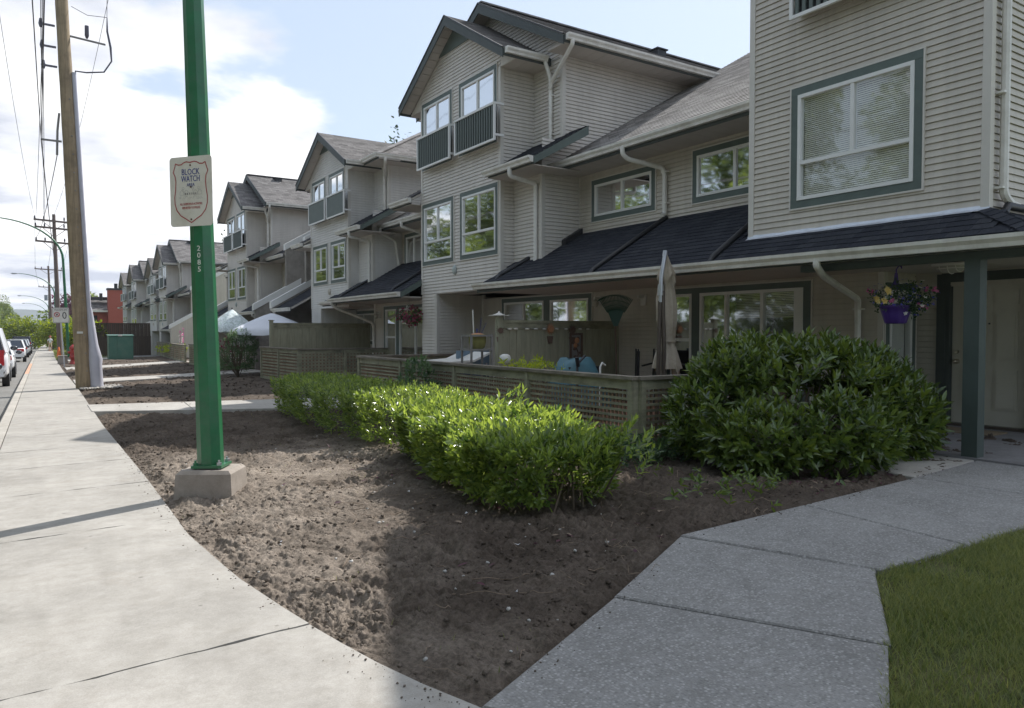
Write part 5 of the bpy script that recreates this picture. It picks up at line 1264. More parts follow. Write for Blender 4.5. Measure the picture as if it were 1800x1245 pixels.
for v in (.237, .04, -.255):
    m = MB(); m.tube([fpt(0, v, 0), fpt(0, v, .006)], .008, 8); m.build('rivet', M['rust'], sign)
m = MB(); m.beam(fpt(0, .2, -.045), fpt(0, -.25, -.045), .05, .05, up=(0, 1, 0)); m.build('bracket', M['steel'], sign)

# ---------------------------------------------------------------- near utility pole
UB = Vector((1.42, 25.1, gz(1.42, 25.1) - .05))
upole = thing('utility_pole', tuple(UB), 'thick brown wooden utility pole by the sidewalk with a grey cable guard', 'utility pole', 'wooden utility poles')
ul = lambda z: Vector((UB.x - .036 * (z - UB.z), UB.y, z))
m = MB(); k = 24; m.tube([ul(UB.z - .3 + (13.6) * i / k) for i in range(k + 1)], [.215 - .065 * i / k + .004 * math.sin(i * 2.3) for i in range(k + 1)], 16); m.build('pole', M['wood'], upole)
ct = Vector((UB.x - .1, UB.y - 6, 0)); sidev = Vector((.95, -.30, 0)).normalized()
gl = lambda z, o: ul(z) + sidev * (.21 - .065 * (z - UB.z) / 13.6 + o)
m = MB(); m.tube([gl(UB.z - .1, .13), gl(.45, .12), gl(.62, .135), gl(1.05, .10), gl(1.9, .065), gl(2.15, .05)], [.175, .172, .185, .13, .085, .07], 12); m.build('guard_bell', M['guard'], upole)
m = MB(); m.tube([gl(2.1, .045), gl(5.0, .045), gl(8.9, .045)], .062, 10); m.build('cable_guard', M['guard'], upole)
m = MB()
for i in range(16): z = .3 + i * .52; p = gl(z, .0) + Vector((-.10, -.08, 0)); m.tube([p, p + Vector((-.02, -.06, 0))], .018, 6)
m.build('nails', M['iron'], upole, kind='stuff')
m = MB(); p = ul(1.42) + Vector((-.04, -.21, 0)); m.box(p.x - .075, p.x + .075, p.y - .012, p.y + .012, p.z - .03, p.z + .03); m.build('tag', M['offwhite'], upole)
p0 = ul(9.9)
m = MB(); m.beam(p0 + Vector((.1, 0, .05)), p0 + Vector((1.05, -.1, -.05)), .045, .045); m.build('bracket_arm', M['iron'], upole)
m = MB(); q = p0 + Vector((.58, -.05, .05)); m.tube([q, q + Vector((0, 0, .08)), q + Vector((0, 0, .36))], [.03, .06, .055], 10); m.build('insulator', M['porcelain'], upole)
m = MB(); q = p0 + Vector((1.1, -.1, 0)); m.tube([q + Vector((.0, 0, .75)), q + Vector((0, 0, .35)), q + Vector((.08, 0, -.1)), q + Vector((.10, 0, -.5)), q + Vector((-.1, 0, -.85)), q + Vector((-.55, 0, -.95)), gl(8.95, .09), gl(8.7, .06)], [.012, .028, .032, .022, .022, .022, .022, .02], 8); m.build('cable_loop', M['porcelain'], upole)
att = []
for z, o in ((10.15, .5), (9.55, .48), (9.0, .46)):
    m = MB(); q = ul(z) + Vector((-.2, 0, 0)); m.beam(q, q + Vector((-.32, 0, 0)), .05, .05); e = q + Vector((-.34, 0, 0)); m.tube([e + Vector((0, 0, -.1)), e, e + Vector((0, 0, .14))], [.035, .06, .035], 8); m.build('insulator', M['porcelain'], upole); att.append(e)
m = MB(); q = ul(6.9) + Vector((-.2, 0, 0)); m.beam(q, q + Vector((-.5, 0, 0)), .05, .05); m.tube([q + Vector((-.05, 0, .8)), q + Vector((-.1, 0, .3)), q + Vector((-.12, 0, -.4))], .03, 8); m.build('cable_bracket', M['iron'], upole); att.append(q + Vector((-.5, 0, 0))); att.append(q + Vector((-.1, 0, -.3)))

# utility poles further up the street
def far_pole(bx, by, zt, lean_, arms, label, tank=False):
    bz = gz(bx, by) - .2; t = thing('utility_pole', (bx, by, bz), label, 'utility pole', 'wooden utility poles'); L = lambda z: Vector((bx - lean_ * (z - bz), by, z))
    m = MB(); m.tube([L(bz), L((bz + zt) / 2), L(zt)], [.19, .16, .12], 10); m.build('pole', M['wood_far'], t); ends = []
    for dz, hl in arms:
        m = MB(); c = L(zt - dz); m.beam(c + Vector((-hl, -.15, .06)), c + Vector((hl, -.15, -.06)), .12, .14)
        m.beam(c + Vector((-hl * .6, -.12, -.0)), c + Vector((0, -.1, -.7)), .04, .04); m.beam(c + Vector((hl * .6, -.12, -.05)), c + Vector((0, -.1, -.7)), .04, .04); m.build('crossarm', M['wood_far'], t)
        for s in (-.95, -.5, .5, .95):
            m = MB(); q = c + Vector((s * hl, -.15, .06)); m.tube([q, q + Vector((0, 0, .12)), q + Vector((0, 0, .28))], [.04, .07, .05], 6); m.build('insulator', M['porcelain'], t); ends.append(q + Vector((0, 0, .28)))
    if tank: m = MB(); c = L(zt - 2.4) + Vector((-.45, -.2, 0)); m.tube([c + Vector((0, 0, -.5)), c + Vector((0, 0, .5))], .3, 10); m.build('transformer', M['lamp_grey'], t)
    ends.append(L(zt)); return ends
e2 = far_pole(2.25, 68.5, 10.6, .022, ((.55, 1.35), (1.1, 1.3), (2.2, 1.3)), 'wooden utility pole with three crossarms behind the first curved lamp')
e3 = far_pole(3.1, 120, 10.4, .03, ((.5, 1.6),), 'thin distant utility pole with a single crossarm left of the three-armed pole')
e4 = far_pole(3.7, 160, 10.0, .0, ((.5, 1.6),), 'distant short utility pole carrying a grey transformer tank', True)
def wire(p, q, sag, r, label):
    m = MB(); p = Vector(p); q = Vector(q); n = 18; m.tube([p.lerp(q, i / n) - Vector((0, 0, 4 * sag * (i / n) * (1 - i / n))) for i in range(n + 1)], r, 5, cap=False)
    tag(m.build('power_line', M['wire']), label, 'power line', 'overhead power lines')
wl2 = 'power line running from the thick near utility pole to the three-armed pole'; wl3 = 'distant power line between the poles up the street'
wl = 'thin dark power line strung from the thick utility pole up over the viewer'
for a in att[:3]: wire((a.x - .75, -25, a.z + .35), a, .5, .011, wl)
wire((att[3].x - .6, -25, 7.6), att[3], .7, .013, wl); wire((att[3].x - 1.3, -25, 8.3), att[3], .8, .010, wl)
for a, b in zip(att[:3], (e2[1], e2[4], e2[5])): wire(a, b, .5, .011, wl2)
wire(att[4], e2[8], .5, .013, wl2); wire(att[3], (2.1, 68.4, 6.2), .5, .016, wl2)
for a, b in zip((e2[0], e2[3], e2[-1]), (e3[0], e3[3], e3[-1])): wire(a, b, .6, .013, wl3)
for a, b in zip((e3[0], e3[3], e3[-1]), (e4[0], e4[3], e4[-1])): wire(a, b, .5, .015, wl3)
wire((-.9, 25, 14.2), e2[0], .9, .010, wl2); wire((-2.2, -25, 14.2), (-.9, 25, 14.2), .5, .010, wl)
wire(ul(12.9) + Vector((1.5, 0, -.4)), (1.6, 68.5, 9.6), 1.2, .008, wl2)
m = MB(); m.tube([p0 + Vector((1.1, -.1, .75)), p0 + Vector((1.14, -.1, 3.2))], .008, 5); m.tube([p0 + Vector((.2, 0, .9)), p0 + Vector((.6, -.05, .72)), p0 + Vector((1.1, -.1, .75))], .009, 5)
m.build('tap_wire', M['wire'], upole)

# street lamps with curved arms further up
def curved_lamp(bx, by, zt, reach, label, r=.11):
    bz = gz(bx, by) - .1; t = thing('street_lamp', (bx, by, bz), label, 'street lamp', 'green street lamps')
    zc = zt - 2.6; m = MB(); m.tube([(bx + .25, by, bz), (bx, by, zc)], [r, r * .72], 10); m.build('pole', M['lamp_green'], t)
    arm = []
    for i in range(13): an = i / 12 * math.pi / 2; arm.append(Vector((bx - reach * (1 - math.cos(an)) , by, zc + 2.6 * math.sin(an))))
    m = MB(); m.tube(arm, [r * .72 - r * .42 * i / 12 for i in range(13)], 8); m.build('arm', M['lamp_green'], t); lamp_head(t, arm[-1], 1.2)
    m = MB(); m.tube([(bx + .25, by, bz - .1), (bx + .25, by, bz + .25)], .3, 10); m.build('concrete_base', M['footing'], t)
curved_lamp(2.25, 60, 9.0, 4.0, 'nearer green street lamp with a long curved arm over the parked cars')
curved_lamp(3.35, 118, 9.1, 4.0, 'second curved-arm street lamp up the street, smaller and greyer')
curved_lamp(4.0, 178, 8.6, 4.4, 'third curved-arm street lamp, tiny, beyond the distant poles')
curved_lamp(4.6, 225, 8.6, 4.4, 'farthest curved-arm street lamp, barely visible')

# street sign on a thin post
t = thing('street_sign', (1.62, 44.6, gz(1.62, 44.6)), 'white square sign with a black zero and red emblem on a thin steel post', 'sign')
m = MB(); m.beam((1.66, 44.6, gz(1.6, 44.6) - .1), (1.50, 44.6, 2.6), .06, .05, up=(0, 1, 0)); m.build('post', M['steel'], t)
F2 = frame_mat((1.53, 44.54, 2.28), (1, 0.03, 0.03), (-.02, 0, 1))
m = MB(); m.prism([F2 @ Vector((u, v, 0)) for u, v in rrect(.74, .78, .05)], (0, .006, 0)); m.build('panel', M['offwhite'], t)
m = MB(); lp_ = rrect(.70, .74, .045); n = len(lp_)
for i in range(n):
    a, b = lp_[i], lp_[(i + 1) % n]; m.quad(F2 @ Vector((a[0], a[1], .002)), F2 @ Vector((b[0], b[1], .002)), F2 @ Vector((b[0] * .965, b[1] * .965, .002)), F2 @ Vector((a[0] * .965, a[1] * .965, .002)))
m.build('border', M['black_print'], t)
put_text(t, F2, '0', .16, -.03, .52, 'black_print', .85, .004); put_text(t, F2, 'MAXIMUM', 0, .27, .13, 'black_print', .9, .004)
m = MB()
for i in range(20):
    a, b = (2 * math.pi * q / 20 for q in (i, i + 1)); m.quad(*[F2 @ Vector((-.17 + r * math.cos(q), .04 + r * math.sin(q), .003)) for r, q in ((.13, a), (.13, b), (.095, b), (.095, a))])
m.quad(*[F2 @ Vector((-.17 + u, .04 + v, .004)) for u, v in ((-.09, .07), (-.07, .09), (.09, -.07), (.07, -.09))]); m.build('emblem', M['red_print'], t)
m = MB(); m.beam(F2 @ Vector((-.21, .0, .003)), F2 @ Vector((-.13, .08, .003)), .05, .004, up=(0, 1, 0)); m.build('emblem_mark', M['black_print'], t)

# hydrant, cone, planter blocks, utility cabinet
hx, hy = 2.25, 49.0; hz = gz(hx, hy) - .02
t = thing('fire_hydrant', (hx, hy, hz), 'red fire hydrant beside the thick wooden utility pole', 'hydrant')
m = MB(); m.lathe(hx, hy, [(.19, hz - .1), (.19, hz + .08), (.15, hz + .10), (.14, hz + .36), (.20, hz + .38), (.20, hz + .44), (.165, hz + .46), (.165, hz + .86), (.19, hz + .88), (.19, hz + .93), (.17, hz + 1.0), (.10, hz + 1.08), (.05, hz + 1.10), (.05, hz + 1.15)], 14); m.build('barrel', M['hydrant'], t)
for dx, dy in ((-1, 0), (1, 0), (0, -1)):
    m = MB(); m.tube([(hx + dx * .14, hy + dy * .14, hz + .68), (hx + dx * .27, hy + dy * .27, hz + .68)], .075, 8); m.build('outlet_cap', M['hydrant'], t)
cx, cy = 2.1, 66; cz_ = gz(cx, cy)
t = thing('traffic_cone', (cx, cy, cz_), 'orange traffic cone at the sidewalk edge by the far lamp post', 'traffic cone')
m = MB(); m.lathe(cx, cy, [(.17, cz_ + .03), (.10, cz_ + .45), (.045, cz_ + .80), (.03, cz_ + .82)], 12); m.build('cone', M['cone'], t); m = MB(); m.box(cx - .22, cx + .22, cy - .22, cy + .22, cz_ - .02, cz_ + .035); m.build('base', M['cone'], t)
for xx, lab in ((1.78, 'dark square block at the foot of the street sign, on its left'), (2.42, 'dark square block at the foot of the street sign, on its right')):
    m = MB(); m.prism([(xx - .26, 50.0, gz(2, 50) - .05), (xx + .26, 50.0, gz(2, 50) - .05), (xx + .22, 50.04, gz(2, 50) + .42), (xx - .22, 50.04, gz(2, 50) + .42)], (0, .5, 0)); m.box(xx - .24, xx + .24, 50.0, 50.56, gz(2, 50) + .42, gz(2, 50) + .46)
    tag(m.build('concrete_block', M['stucco']), lab, 'block')
bz = -.48
t = thing('utility_cabinet', (5.4, 57, bz), 'green metal utility cabinet on the soil near the lattice fences', 'utility box')
m = MB(); m.box(4.66, 6.12, 56.4, 57.6, bz, 1.13); cb = m.build('cabinet', M['util'], t); m = MB(); m.prism([(4.6, 56.33, 1.13), (6.18, 56.33, 1.13), (6.18, 57.66, 1.20), (4.6, 57.66, 1.20)], (0, 0, .06)); m.build('lid', M['util'], t)
for a, b in ((4.69, 5.15), (5.17, 6.09)): m = MB(); m.box(a, b, 56.37, 56.398, bz + .15, 1.08); m.build('door', M['util'], t)
m = MB(); m.box(5.2, 5.45, 56.30, 56.36, 1.14, 1.24); m.build('lock', M['offwhite'], t)

# ---------------------------------------------------------------- parked cars (tails toward the camera)
def car(x, y, L, Wd, H, paint, label, suv=False, group='cars parked along the kerb'):
    z0 = -.0084 * y - .13; t = thing('parked_car', (x, y, z0), label, 'car', group)
    w = Wd / 2; gl = .36 if suv else .30; bh = H * (.60 if suv else .62)
    # side profile from the tail forward: (distance, top height, half width)
    if suv: prof = [(0, .62, .86), (.04, .80, .95), (.10, bh, .97), (.6, bh + .02, 1), (L * .55, bh + .01, 1), (L * .70, bh - .03, 1), (L * .88, bh - .10, .97), (L - .08, bh - .28, .9), (L, .55, .8)]
    else: prof = [(0, .60, .82), (.05, .82, .92), (.14, bh + .02, .95), (.75, bh + .03, .98), (L * .55, bh, 1), (L * .72, bh - .05, .99), (L * .90, bh - .14, .95), (L - .08, bh - .30, .88), (L, .5, .76)]
    m = MB(); k = 8; V = []
    for dd, zt, f in prof:
        ww = w * f; lo = .30 if .2 < dd < L - .2 else .36
        V += [(x - ww * .9, y + dd, z0 + lo), (x - ww, y + dd, z0 + lo + .15), (x - ww, y + dd, z0 + zt - .18), (x - ww * .93, y + dd, z0 + zt), (x + ww * .93, y + dd, z0 + zt), (x + ww, y + dd, z0 + zt - .18), (x + ww, y + dd, z0 + lo + .15), (x + ww * .9, y + dd, z0 + lo)]
    n = len(prof); F = [(i * k + j, i * k + (j + 1) % k, (i + 1) * k + (j + 1) % k, (i + 1) * k + j) for i in range(n - 1) for j in range(k)]
    m.add(V, F + [tuple(range(k - 1, -1, -1)), tuple(range((n - 1) * k, n * k))], 0, True); body = m.build('body', paint, t)
    # greenhouse
    r0, r1, g0, g1 = ((.12, .42, L * .66, L * .50) if suv else (.55, 1.25, L * .73, L * .55)); rw = w * .74; gw = w * .93; zb = z0 + bh - .02; zt = z0 + H
    m = MB(); a = [(x - gw, y + r0, zb), (x + gw, y + r0, zb), (x + gw, y + g0, zb), (x - gw, y + g0, zb)]; b = [(x - rw, y + r1, zt - .03), (x + rw, y + r1, zt - .03), (x + rw, y + g1, zt - .03), (x - rw, y + g1, zt - .03)]
    m.add(a + b, [(0, 1, 5, 4), (1, 2, 6, 5), (2, 3, 7, 6), (3, 0, 4, 7)]); m.build('windows', M['carglass'], t)
    m = MB(); m.prism([(p[0], p[1], p[2]) for p in b], (0, 0, .05)); 
    for i in range(4): m.beam(a[i], b[i], .09, .09)
    for s in (-1, 1): m.beam((x + s * (gw + .0), y + (r0 + g0) / 2, zb), (x + s * (rw + .01), y + (r1 + g1) / 2, zt), .07, .10)
    m.build('roof', paint, t)
    for s in (-1, 1):
        for dd in (L * .19, L * .80):
            m = MB(); m.tube([(x + s * (w - .20), y + dd, z0 + .33), (x + s * (w + .01), y + dd, z0 + .33)], .335, 18); wh = m.build('wheel', M['tyre'], t)
            m = MB(); m.tube([(x + s * (w - .02), y + dd, z0 + .33), (x + s * (w + .018), y + dd, z0 + .33)], .20, 14); m.build('rim', M['steel'], wh)
        m = MB()
        if suv: m.box(x + s * (w * .80) - .075, x + s * (w * .80) + .075, y - .02, y + .14, z0 + .72, z0 + 1.22)
        else: m.box(x + s * (w * .66) - .2, x + s * (w * .66) + .2, y + .0, y + .16, z0 + .74, z0 + .92)
        m.build('taillight', M['taillight'], t)
        m = MB(); m.ball((x + s * (w + .12), y + L * .62, z0 + bh + .08), .12, .07, .09, 10, 6); m.build('mirror', M['cardark'], t)
    m = MB(); m.box(x - w * .86, x + w * .86, y - .07, y + .12, z0 + .36, z0 + .60); m.build('bumper', paint, t)
    m = MB(); m.box(x - .26, x + .26, y - .085, y - .07, z0 + (.62 if not suv else .80), z0 + (.74 if not suv else .92)); m.build('number_plate', M['offwhite'], t)
    m = MB(); m.box(x - w * .7, x + w * .7, y - .05, y + .1, z0 + .24, z0 + .36); m.build('under_bumper', M['black'], t)
    return t
kx = lambda y: xl_walk(y) - .28
car(kx(20) - .93, 16.2, 4.5, 1.8, 1.45, M['carsilver'], 'pale silver car at the left edge, mostly outside the frame')
car(kx(30) - .97, 29.2, 4.9, 1.92, 1.92, M['carwhite'], 'white sport utility car with a tall red tail light, at the left edge', True)
car(kx(38) - .93, 36.0, 4.5, 1.8, 1.46, M['carwhite'], 'small white car tucked in front of the white utility car')
car(kx(62) - .93, 60.5, 4.6, 1.82, 1.5, M['carwhite'], 'white sedan parked alone with its boot toward the camera')
car(kx(76) - .93, 75, 4.5, 1.8, 1.5, M['carsilver'], 'silver car just beyond the white sedan')
car(kx(86) - .93, 84, 4.5, 1.8, 1.55, M['carsilver'], 'pale hatchback between the silver car and the dark one')
car(kx(96) - .95, 94, 4.8, 1.9, 1.85, M['cardark'], 'dark sport utility car farthest along the kerb', True)

# ---------------------------------------------------------------- a person walking away
def person(x, y):
    z = gz(x, y); t_ = thing('person', (x, y, z), 'person in a red cap, white shirt and tan shorts walking up the sidewalk', 'person')
    J = {'pel': (0, 0, .92), 'wa': (0, 0, 1.08), 'ch': (0, .01, 1.32), 'nk': (0, .02, 1.48), 'hd': (0, .03, 1.62), 'tp': (0, .03, 1.72),
         'hl': (-.1, 0, .88), 'kl': (-.11, -.12, .50), 'al': (-.11, .02, .10), 'tl': (-.11, -.10, .03), 'hr': (.1, 0, .88), 'kr': (.11, .12, .48), 'ar': (.11, .22, .11), 'tr': (.11, .32, .05),
         'sl': (-.19, 0, 1.40), 'el': (-.25, .10, 1.14), 'wl': (-.23, .26, .98), 'fl': (-.22, .33, .92), 'sr': (.19, 0, 1.40), 'er': (.25, -.10, 1.14), 'wr': (.24, -.05, .90), 'fr': (.24, -.02, .80)}
    E = [('pel', 'wa'), ('wa', 'ch'), ('ch', 'nk'), ('nk', 'hd'), ('hd', 'tp'), ('pel', 'hl'), ('hl', 'kl'), ('kl', 'al'), ('al', 'tl'), ('pel', 'hr'), ('hr', 'kr'), ('kr', 'ar'), ('ar', 'tr'), ('ch', 'sl'), ('sl', 'el'), ('el', 'wl'), ('wl', 'fl'), ('ch', 'sr'), ('sr', 'er'), ('er', 'wr'), ('wr', 'fr')]
    Rd = dict(pel=.15, wa=.135, ch=.155, nk=.06, hd=.105, tp=.07, hl=.095, kl=.06, al=.042, tl=.04, hr=.095, kr=.06, ar=.042, tr=.04, sl=.065, el=.045, wl=.033, fl=.04, sr=.065, er=.045, wr=.033, fr=.04)
    ks = list(J); me = bpy.data.meshes.new('body'); me.from_pydata([(J[k][0] * -1, -J[k][1] * -1, J[k][2]) for k in ks], [(ks.index(a), ks.index(b)) for a, b in E], [])
    tmp = bpy.data.objects.new('body', me); C.objects.link(tmp); md = tmp.modifiers.new('s', 'SKIN'); me.skin_vertices[0]
    for i, k in enumerate(ks): me.skin_vertices[0].data[i].radius = (Rd[k], Rd[k] * .85)
    me.skin_vertices[0].data[0].use_root = True; tmp.modifiers.new('u', 'SUBSURF').levels = 1
    bpy.context.view_layer.update(); bm_ = bpy.data.meshes.new_from_object(tmp.evaluated_get(bpy.context.evaluated_depsgraph_get())); bpy.data.objects.remove(tmp)
    for mm in ('skin', 'shirt', 'shorts'): bm_.materials.append(M[mm])
    for p in bm_.polygons:
        c = p.center; p.use_smooth = True
        p.material_index = 1 if (1.02 < c.z < 1.47 and abs(c.x) < .27 and not (abs(c.x) > .2 and c.z < 1.2)) else 2 if (.58 < c.z <= 1.02 and abs(c.x) < .2) else 0
    for v in bm_.vertices: v.co = v.co + Vector((0, 0, 0))
    o = link('body', bm_, t_)
    m = MB(); m.lathe(x, y + .03, [(.125, z + 1.66), (.12, z + 1.72), (.07, z + 1.78), (.01, z + 1.795)], 10); m.box(x - .07, x + .07, y + .12, y + .24, z + 1.655, z + 1.67); m.build('cap', M['red_print'], t_)
    for s, yy in ((-1, -.06), (1, .26)): m = MB(); m.ball((x + s * .11 * 1, y + yy * 1, z + .05), .05, .13, .055, 8, 5); m.build('shoe', M['orange'], t_)
person(2.42, 103)
# ---------------------------------------------------------------- fences with lattice
def fence(label, pts, ztop_of, posts, pitch=.064, sw=.031, detail=True, group='lattice patio fences', slat_parts=None, kick=.10, gaps=()):
    """pts polyline; posts[i] number of bays per run"""
    base = (pts[0][0], pts[0][1], gz(*pts[0])); t = thing('fence', base, label, 'fence', group)
    cnt = 0; joined = MB(); slat_cache = {}
    for ri, ((x0, y0), (x1, y1)) in enumerate(zip(pts[:-1], pts[1:])):
        d = Vector((x1 - x0, y1 - y0, 0)); L = d.length; d.normalize(); nrm = Vector((d.y, -d.x, 0)); nb = posts[ri]
        if nrm.dot(Vector((-x0, -y0, 0))) < 0: nrm = -nrm       # toward the street / camera
        zt0, zt1 = ztop_of(x0, y0), ztop_of(x1, y1); ZT = lambda s: zt0 + (zt1 - zt0) * s / L
        G_ = lambda s: gz(x0 + d.x * s, y0 + d.y * s) - .02
        pt = lambda s, o, z: Vector((x0, y0, 0)) + d * s + nrm * o + Vector((0, 0, z))
        def obox(m, s0, s1, o0, o1, za0, za1, zb0, zb1):
            c = [pt(s0, o0, za0), pt(s1, o0, zb0), pt(s1, o1, zb0), pt(s0, o1, za0), pt(s0, o0, za1), pt(s1, o0, zb1), pt(s1, o1, zb1), pt(s0, o1, za1)]
            m.add(c, [(3, 2, 1, 0), (4, 5, 6, 7), (0, 1, 5, 4), (1, 2, 6, 5), (2, 3, 7, 6), (3, 0, 4, 7)])
        S = [L * i / nb for i in range(nb + 1)]
        for i, s in enumerate(S):
            if ri > 0 and i == 0: continue
            m = MB(); obox(m, s - .048, s + .048, -.05, .046, G_(s) - .1, ZT(s) - .04, G_(s) - .1, ZT(s) - .04); m.build('post', M['fence'], t)
            if detail: m = MB(); obox(m, s - .036, s + .036, .0465, .062, G_(s), ZT(s) - .042, G_(s), ZT(s) - .042); m.build('post_trim', M['fence'], t)
        for a, b in zip(S[:-1], S[1:]):
            m = MB(); obox(m, a - .07 if a == 0 else a + .001, b + .07 if b == L else b - .001, -.085, .085, ZT(a) - .038, ZT(a), ZT(b) - .038, ZT(b)); m.build('cap_rail', M['cap'], t)
            m = MB(); obox(m, a + .05, b - .05, .004, .040, ZT(a) - .155, ZT(a) - .042, ZT(b) - .155, ZT(b) - .042); obox(m, a + .05, b - .05, .004, .038, G_(a) + .02, G_(a) + .02 + kick, G_(b) + .02, G_(b) + .02 + kick); m.build('rail', M['fence'], t)
            lo, hi = G_(a) + .02 + kick + .012, ZT(a) - .165; n = max(3, int((hi - lo) / pitch)); lo2, hi2 = G_(b) + .02 + kick + .012, ZT(b) - .165
            for i in range(n):
                f = (i + .5) / n; za = lo + (hi - lo) * f; zb = lo2 + (hi2 - lo2) * f; m = MB(); obox(m, a + .05, b - .05, .012, .022, za - sw / 2, za + sw / 2, zb - sw / 2, zb + sw / 2)
                if slat_parts and cnt < slat_parts: m.build('slat', M['fence'], t); cnt += 1
                else: joined.add(m.v, m.f)
            nv = max(3, int((b - a - .1) / (pitch * 1.12))); shared = None
            for i in range(nv):
                s = a + .05 + (i + .5) * (b - a - .1) / nv; f = (s - a) / (b - a); l = lo + (lo2 - lo) * f; h = hi + (hi2 - hi) * f
                if slat_parts and cnt < slat_parts:
                    if shared is None: m = MB(); obox(m, s - sw / 2, s + sw / 2, -.006, .009, l, h, l, h); shared = (m.build('slat', M['cedar'], t), s)
                    else: c = shared[0].copy(); C.objects.link(c); c.location = d * (s - shared[1]) + Vector((0, 0, l - (lo + (lo2 - lo) * (shared[1] - a) / (b - a))))
                    cnt += 1
                else: m = MB(); obox(m, s - sw / 2, s + sw / 2, -.006, .009, l, h, l, h); joined.add(m.v, m.f, 1)
    joined.build('slat', [M['fence'], M['cedar']], t, kind='stuff'); return t
fence('olive lattice patio fence with a weathered cap behind the clipped hedge, nearest of the fences', [(5.95, 6.5), (6.08, 15.3)], lambda x, y: .925, [4], slat_parts=300)
fence('short run of lattice fence turning from the corner post into the dark laurel bush', [(6.03, 6.47), (8.35, 6.36)], lambda x, y: .924, [2], slat_parts=300)
fence('lattice fence closing the far end of the nearest patio, seen edge-on over its front fence', [(6.16, 15.36), (9.0, 15.45)], lambda x, y: .93, [2], detail=False)
fence('second lattice patio fence with light shining through, beyond the shaded hedge end', [(6.7, 25.7), (6.72, 21.7), (9.5, 21.7)], lambda x, y: .945, [2, 2], slat_parts=300, pitch=.094, sw=.048)
fence('third lattice patio fence with a corner post, below the flowered umbrella', [(7.15, 41.5), (7.05, 33.6), (10.2, 33.6)], lambda x, y: .80, [4, 2], detail=False, pitch=.094, sw=.048)
fence('farthest lattice patio fence with pink foxgloves over it, beside the utility cabinet', [(8.9, 66), (7.9, 51.5), (7.5, 45)], lambda x, y: .70 - .002 * (y - 45), [6, 3], pitch=.11, sw=.06, detail=False)
t = thing('fence', (5, 70, -.5), 'tall dark brown board fence behind the green utility cabinet', 'fence')
for i in range(30):
    m = MB(); a = 4.9 + i * .155; m.box(a, a + .145, 70.2 + .03 * (i % 2), 70.23 + .03 * (i % 2), -.6, 1.0); m.build('board', M['brown_fence'], t)
    m = MB(); a = 4.9 + i * .155; m.box(a, a + .145, 71.6 + .03 * (i % 2), 71.63 + .03 * (i % 2), -.6, 2.1); m.build('board', M['brown_fence'], t)
m = MB(); m.box(4.85, 9.6, 70.15, 70.3, 1.0, 1.07); m.box(4.85, 9.6, 71.55, 71.7, 2.1, 2.18); m.build('cap_rail', M['brown_fence'], t)
# privacy screens between the patios
def screen(label, xa, xb, y, z0, zt, n):
    t = thing('privacy_screen', (xa, y, z0), label, 'screen', 'board privacy screens between patios')
    w = (xb - xa) / n
    for i in range(n):
        m = MB(); j = random.uniform(-.004, .004); m.box(xa + i * w + .003, xa + (i + 1) * w - .003, y - .012 + j, y + .012 + j, z0, zt - .05); m.build('board', M['screen'], t)
    m = MB(); m.box(xa, xb + .02, y - .045, y + .045, zt - .05, zt); m.box(xa, xb, y - .03, y - .013, zt - .16, zt - .052); m.build('cap_rail', M['fence'], t)
    m = MB(); m.box(xa - .11, xa - .001, y - .055, y + .055, z0 - .1, zt + .07); m.build('post', M['screen'], t)
    m = MB(); m.box(xb - .06, xb + .02, y - .06, y - .046, z0, zt - .051); m.build('post', M['screen'], t); return t
screen('olive board privacy screen hung with ornaments behind the nearest lattice fence', 7.48, 10.31, 11.8, .02, 1.665, 17)
m = MB(); m.prism([(7.27, 11.68, 1.745), (7.58, 11.68, 1.745), (7.58, 11.92, 1.745), (7.27, 11.92, 1.745)], (0, 0, .012)); m.lathe(7.425, 11.8, [(.15, 1.757), (.10, 1.775), (.03, 1.80), (.012, 1.83)], 4); tag(m.build('post_cap', M['offwhite']), 'pale flared cap on the end post of the ornamented screen', 'post cap')
screen('plain olive board privacy screen in front of the white patio umbrella', 6.9, 10.3, 25.1, -.1, 1.74, 14)
m = MB(); m.box(6.76, 6.93, 25.02, 25.18, 1.812, 1.835); tag(m.build('post_cap', M['fence']), 'flat olive cap on the post of the plain screen', 'post cap')

# patio paving
def pavers(x0, x1, y0, y1, z, label):
    m = MB()
    nx, ny = int((x1 - x0) / .4), int((y1 - y0) / .4)
    for i in range(nx):
        for j in range(ny):
            a, b = x0 + i * .4, y0 + j * .4; q = z + random.uniform(-.003, .003); m.box(a + .005, a + .395, b + .005, b + .395, z - .05, q)
    o = m.build('patio_paving', M['brickpave'], kind='stuff')
pavers(6.08, 10.3, 6.65, 15.2, .055, ''); pavers(6.8, 9.7, 21.9, 26, -.05, '')
m = MB(); m.quad((6.0, 6.6, .03), (10.4, 6.6, .03), (10.4, 15.3, .03), (6.0, 15.3, .03)); m.build('patio_bed', M['soil'], kind='structure')

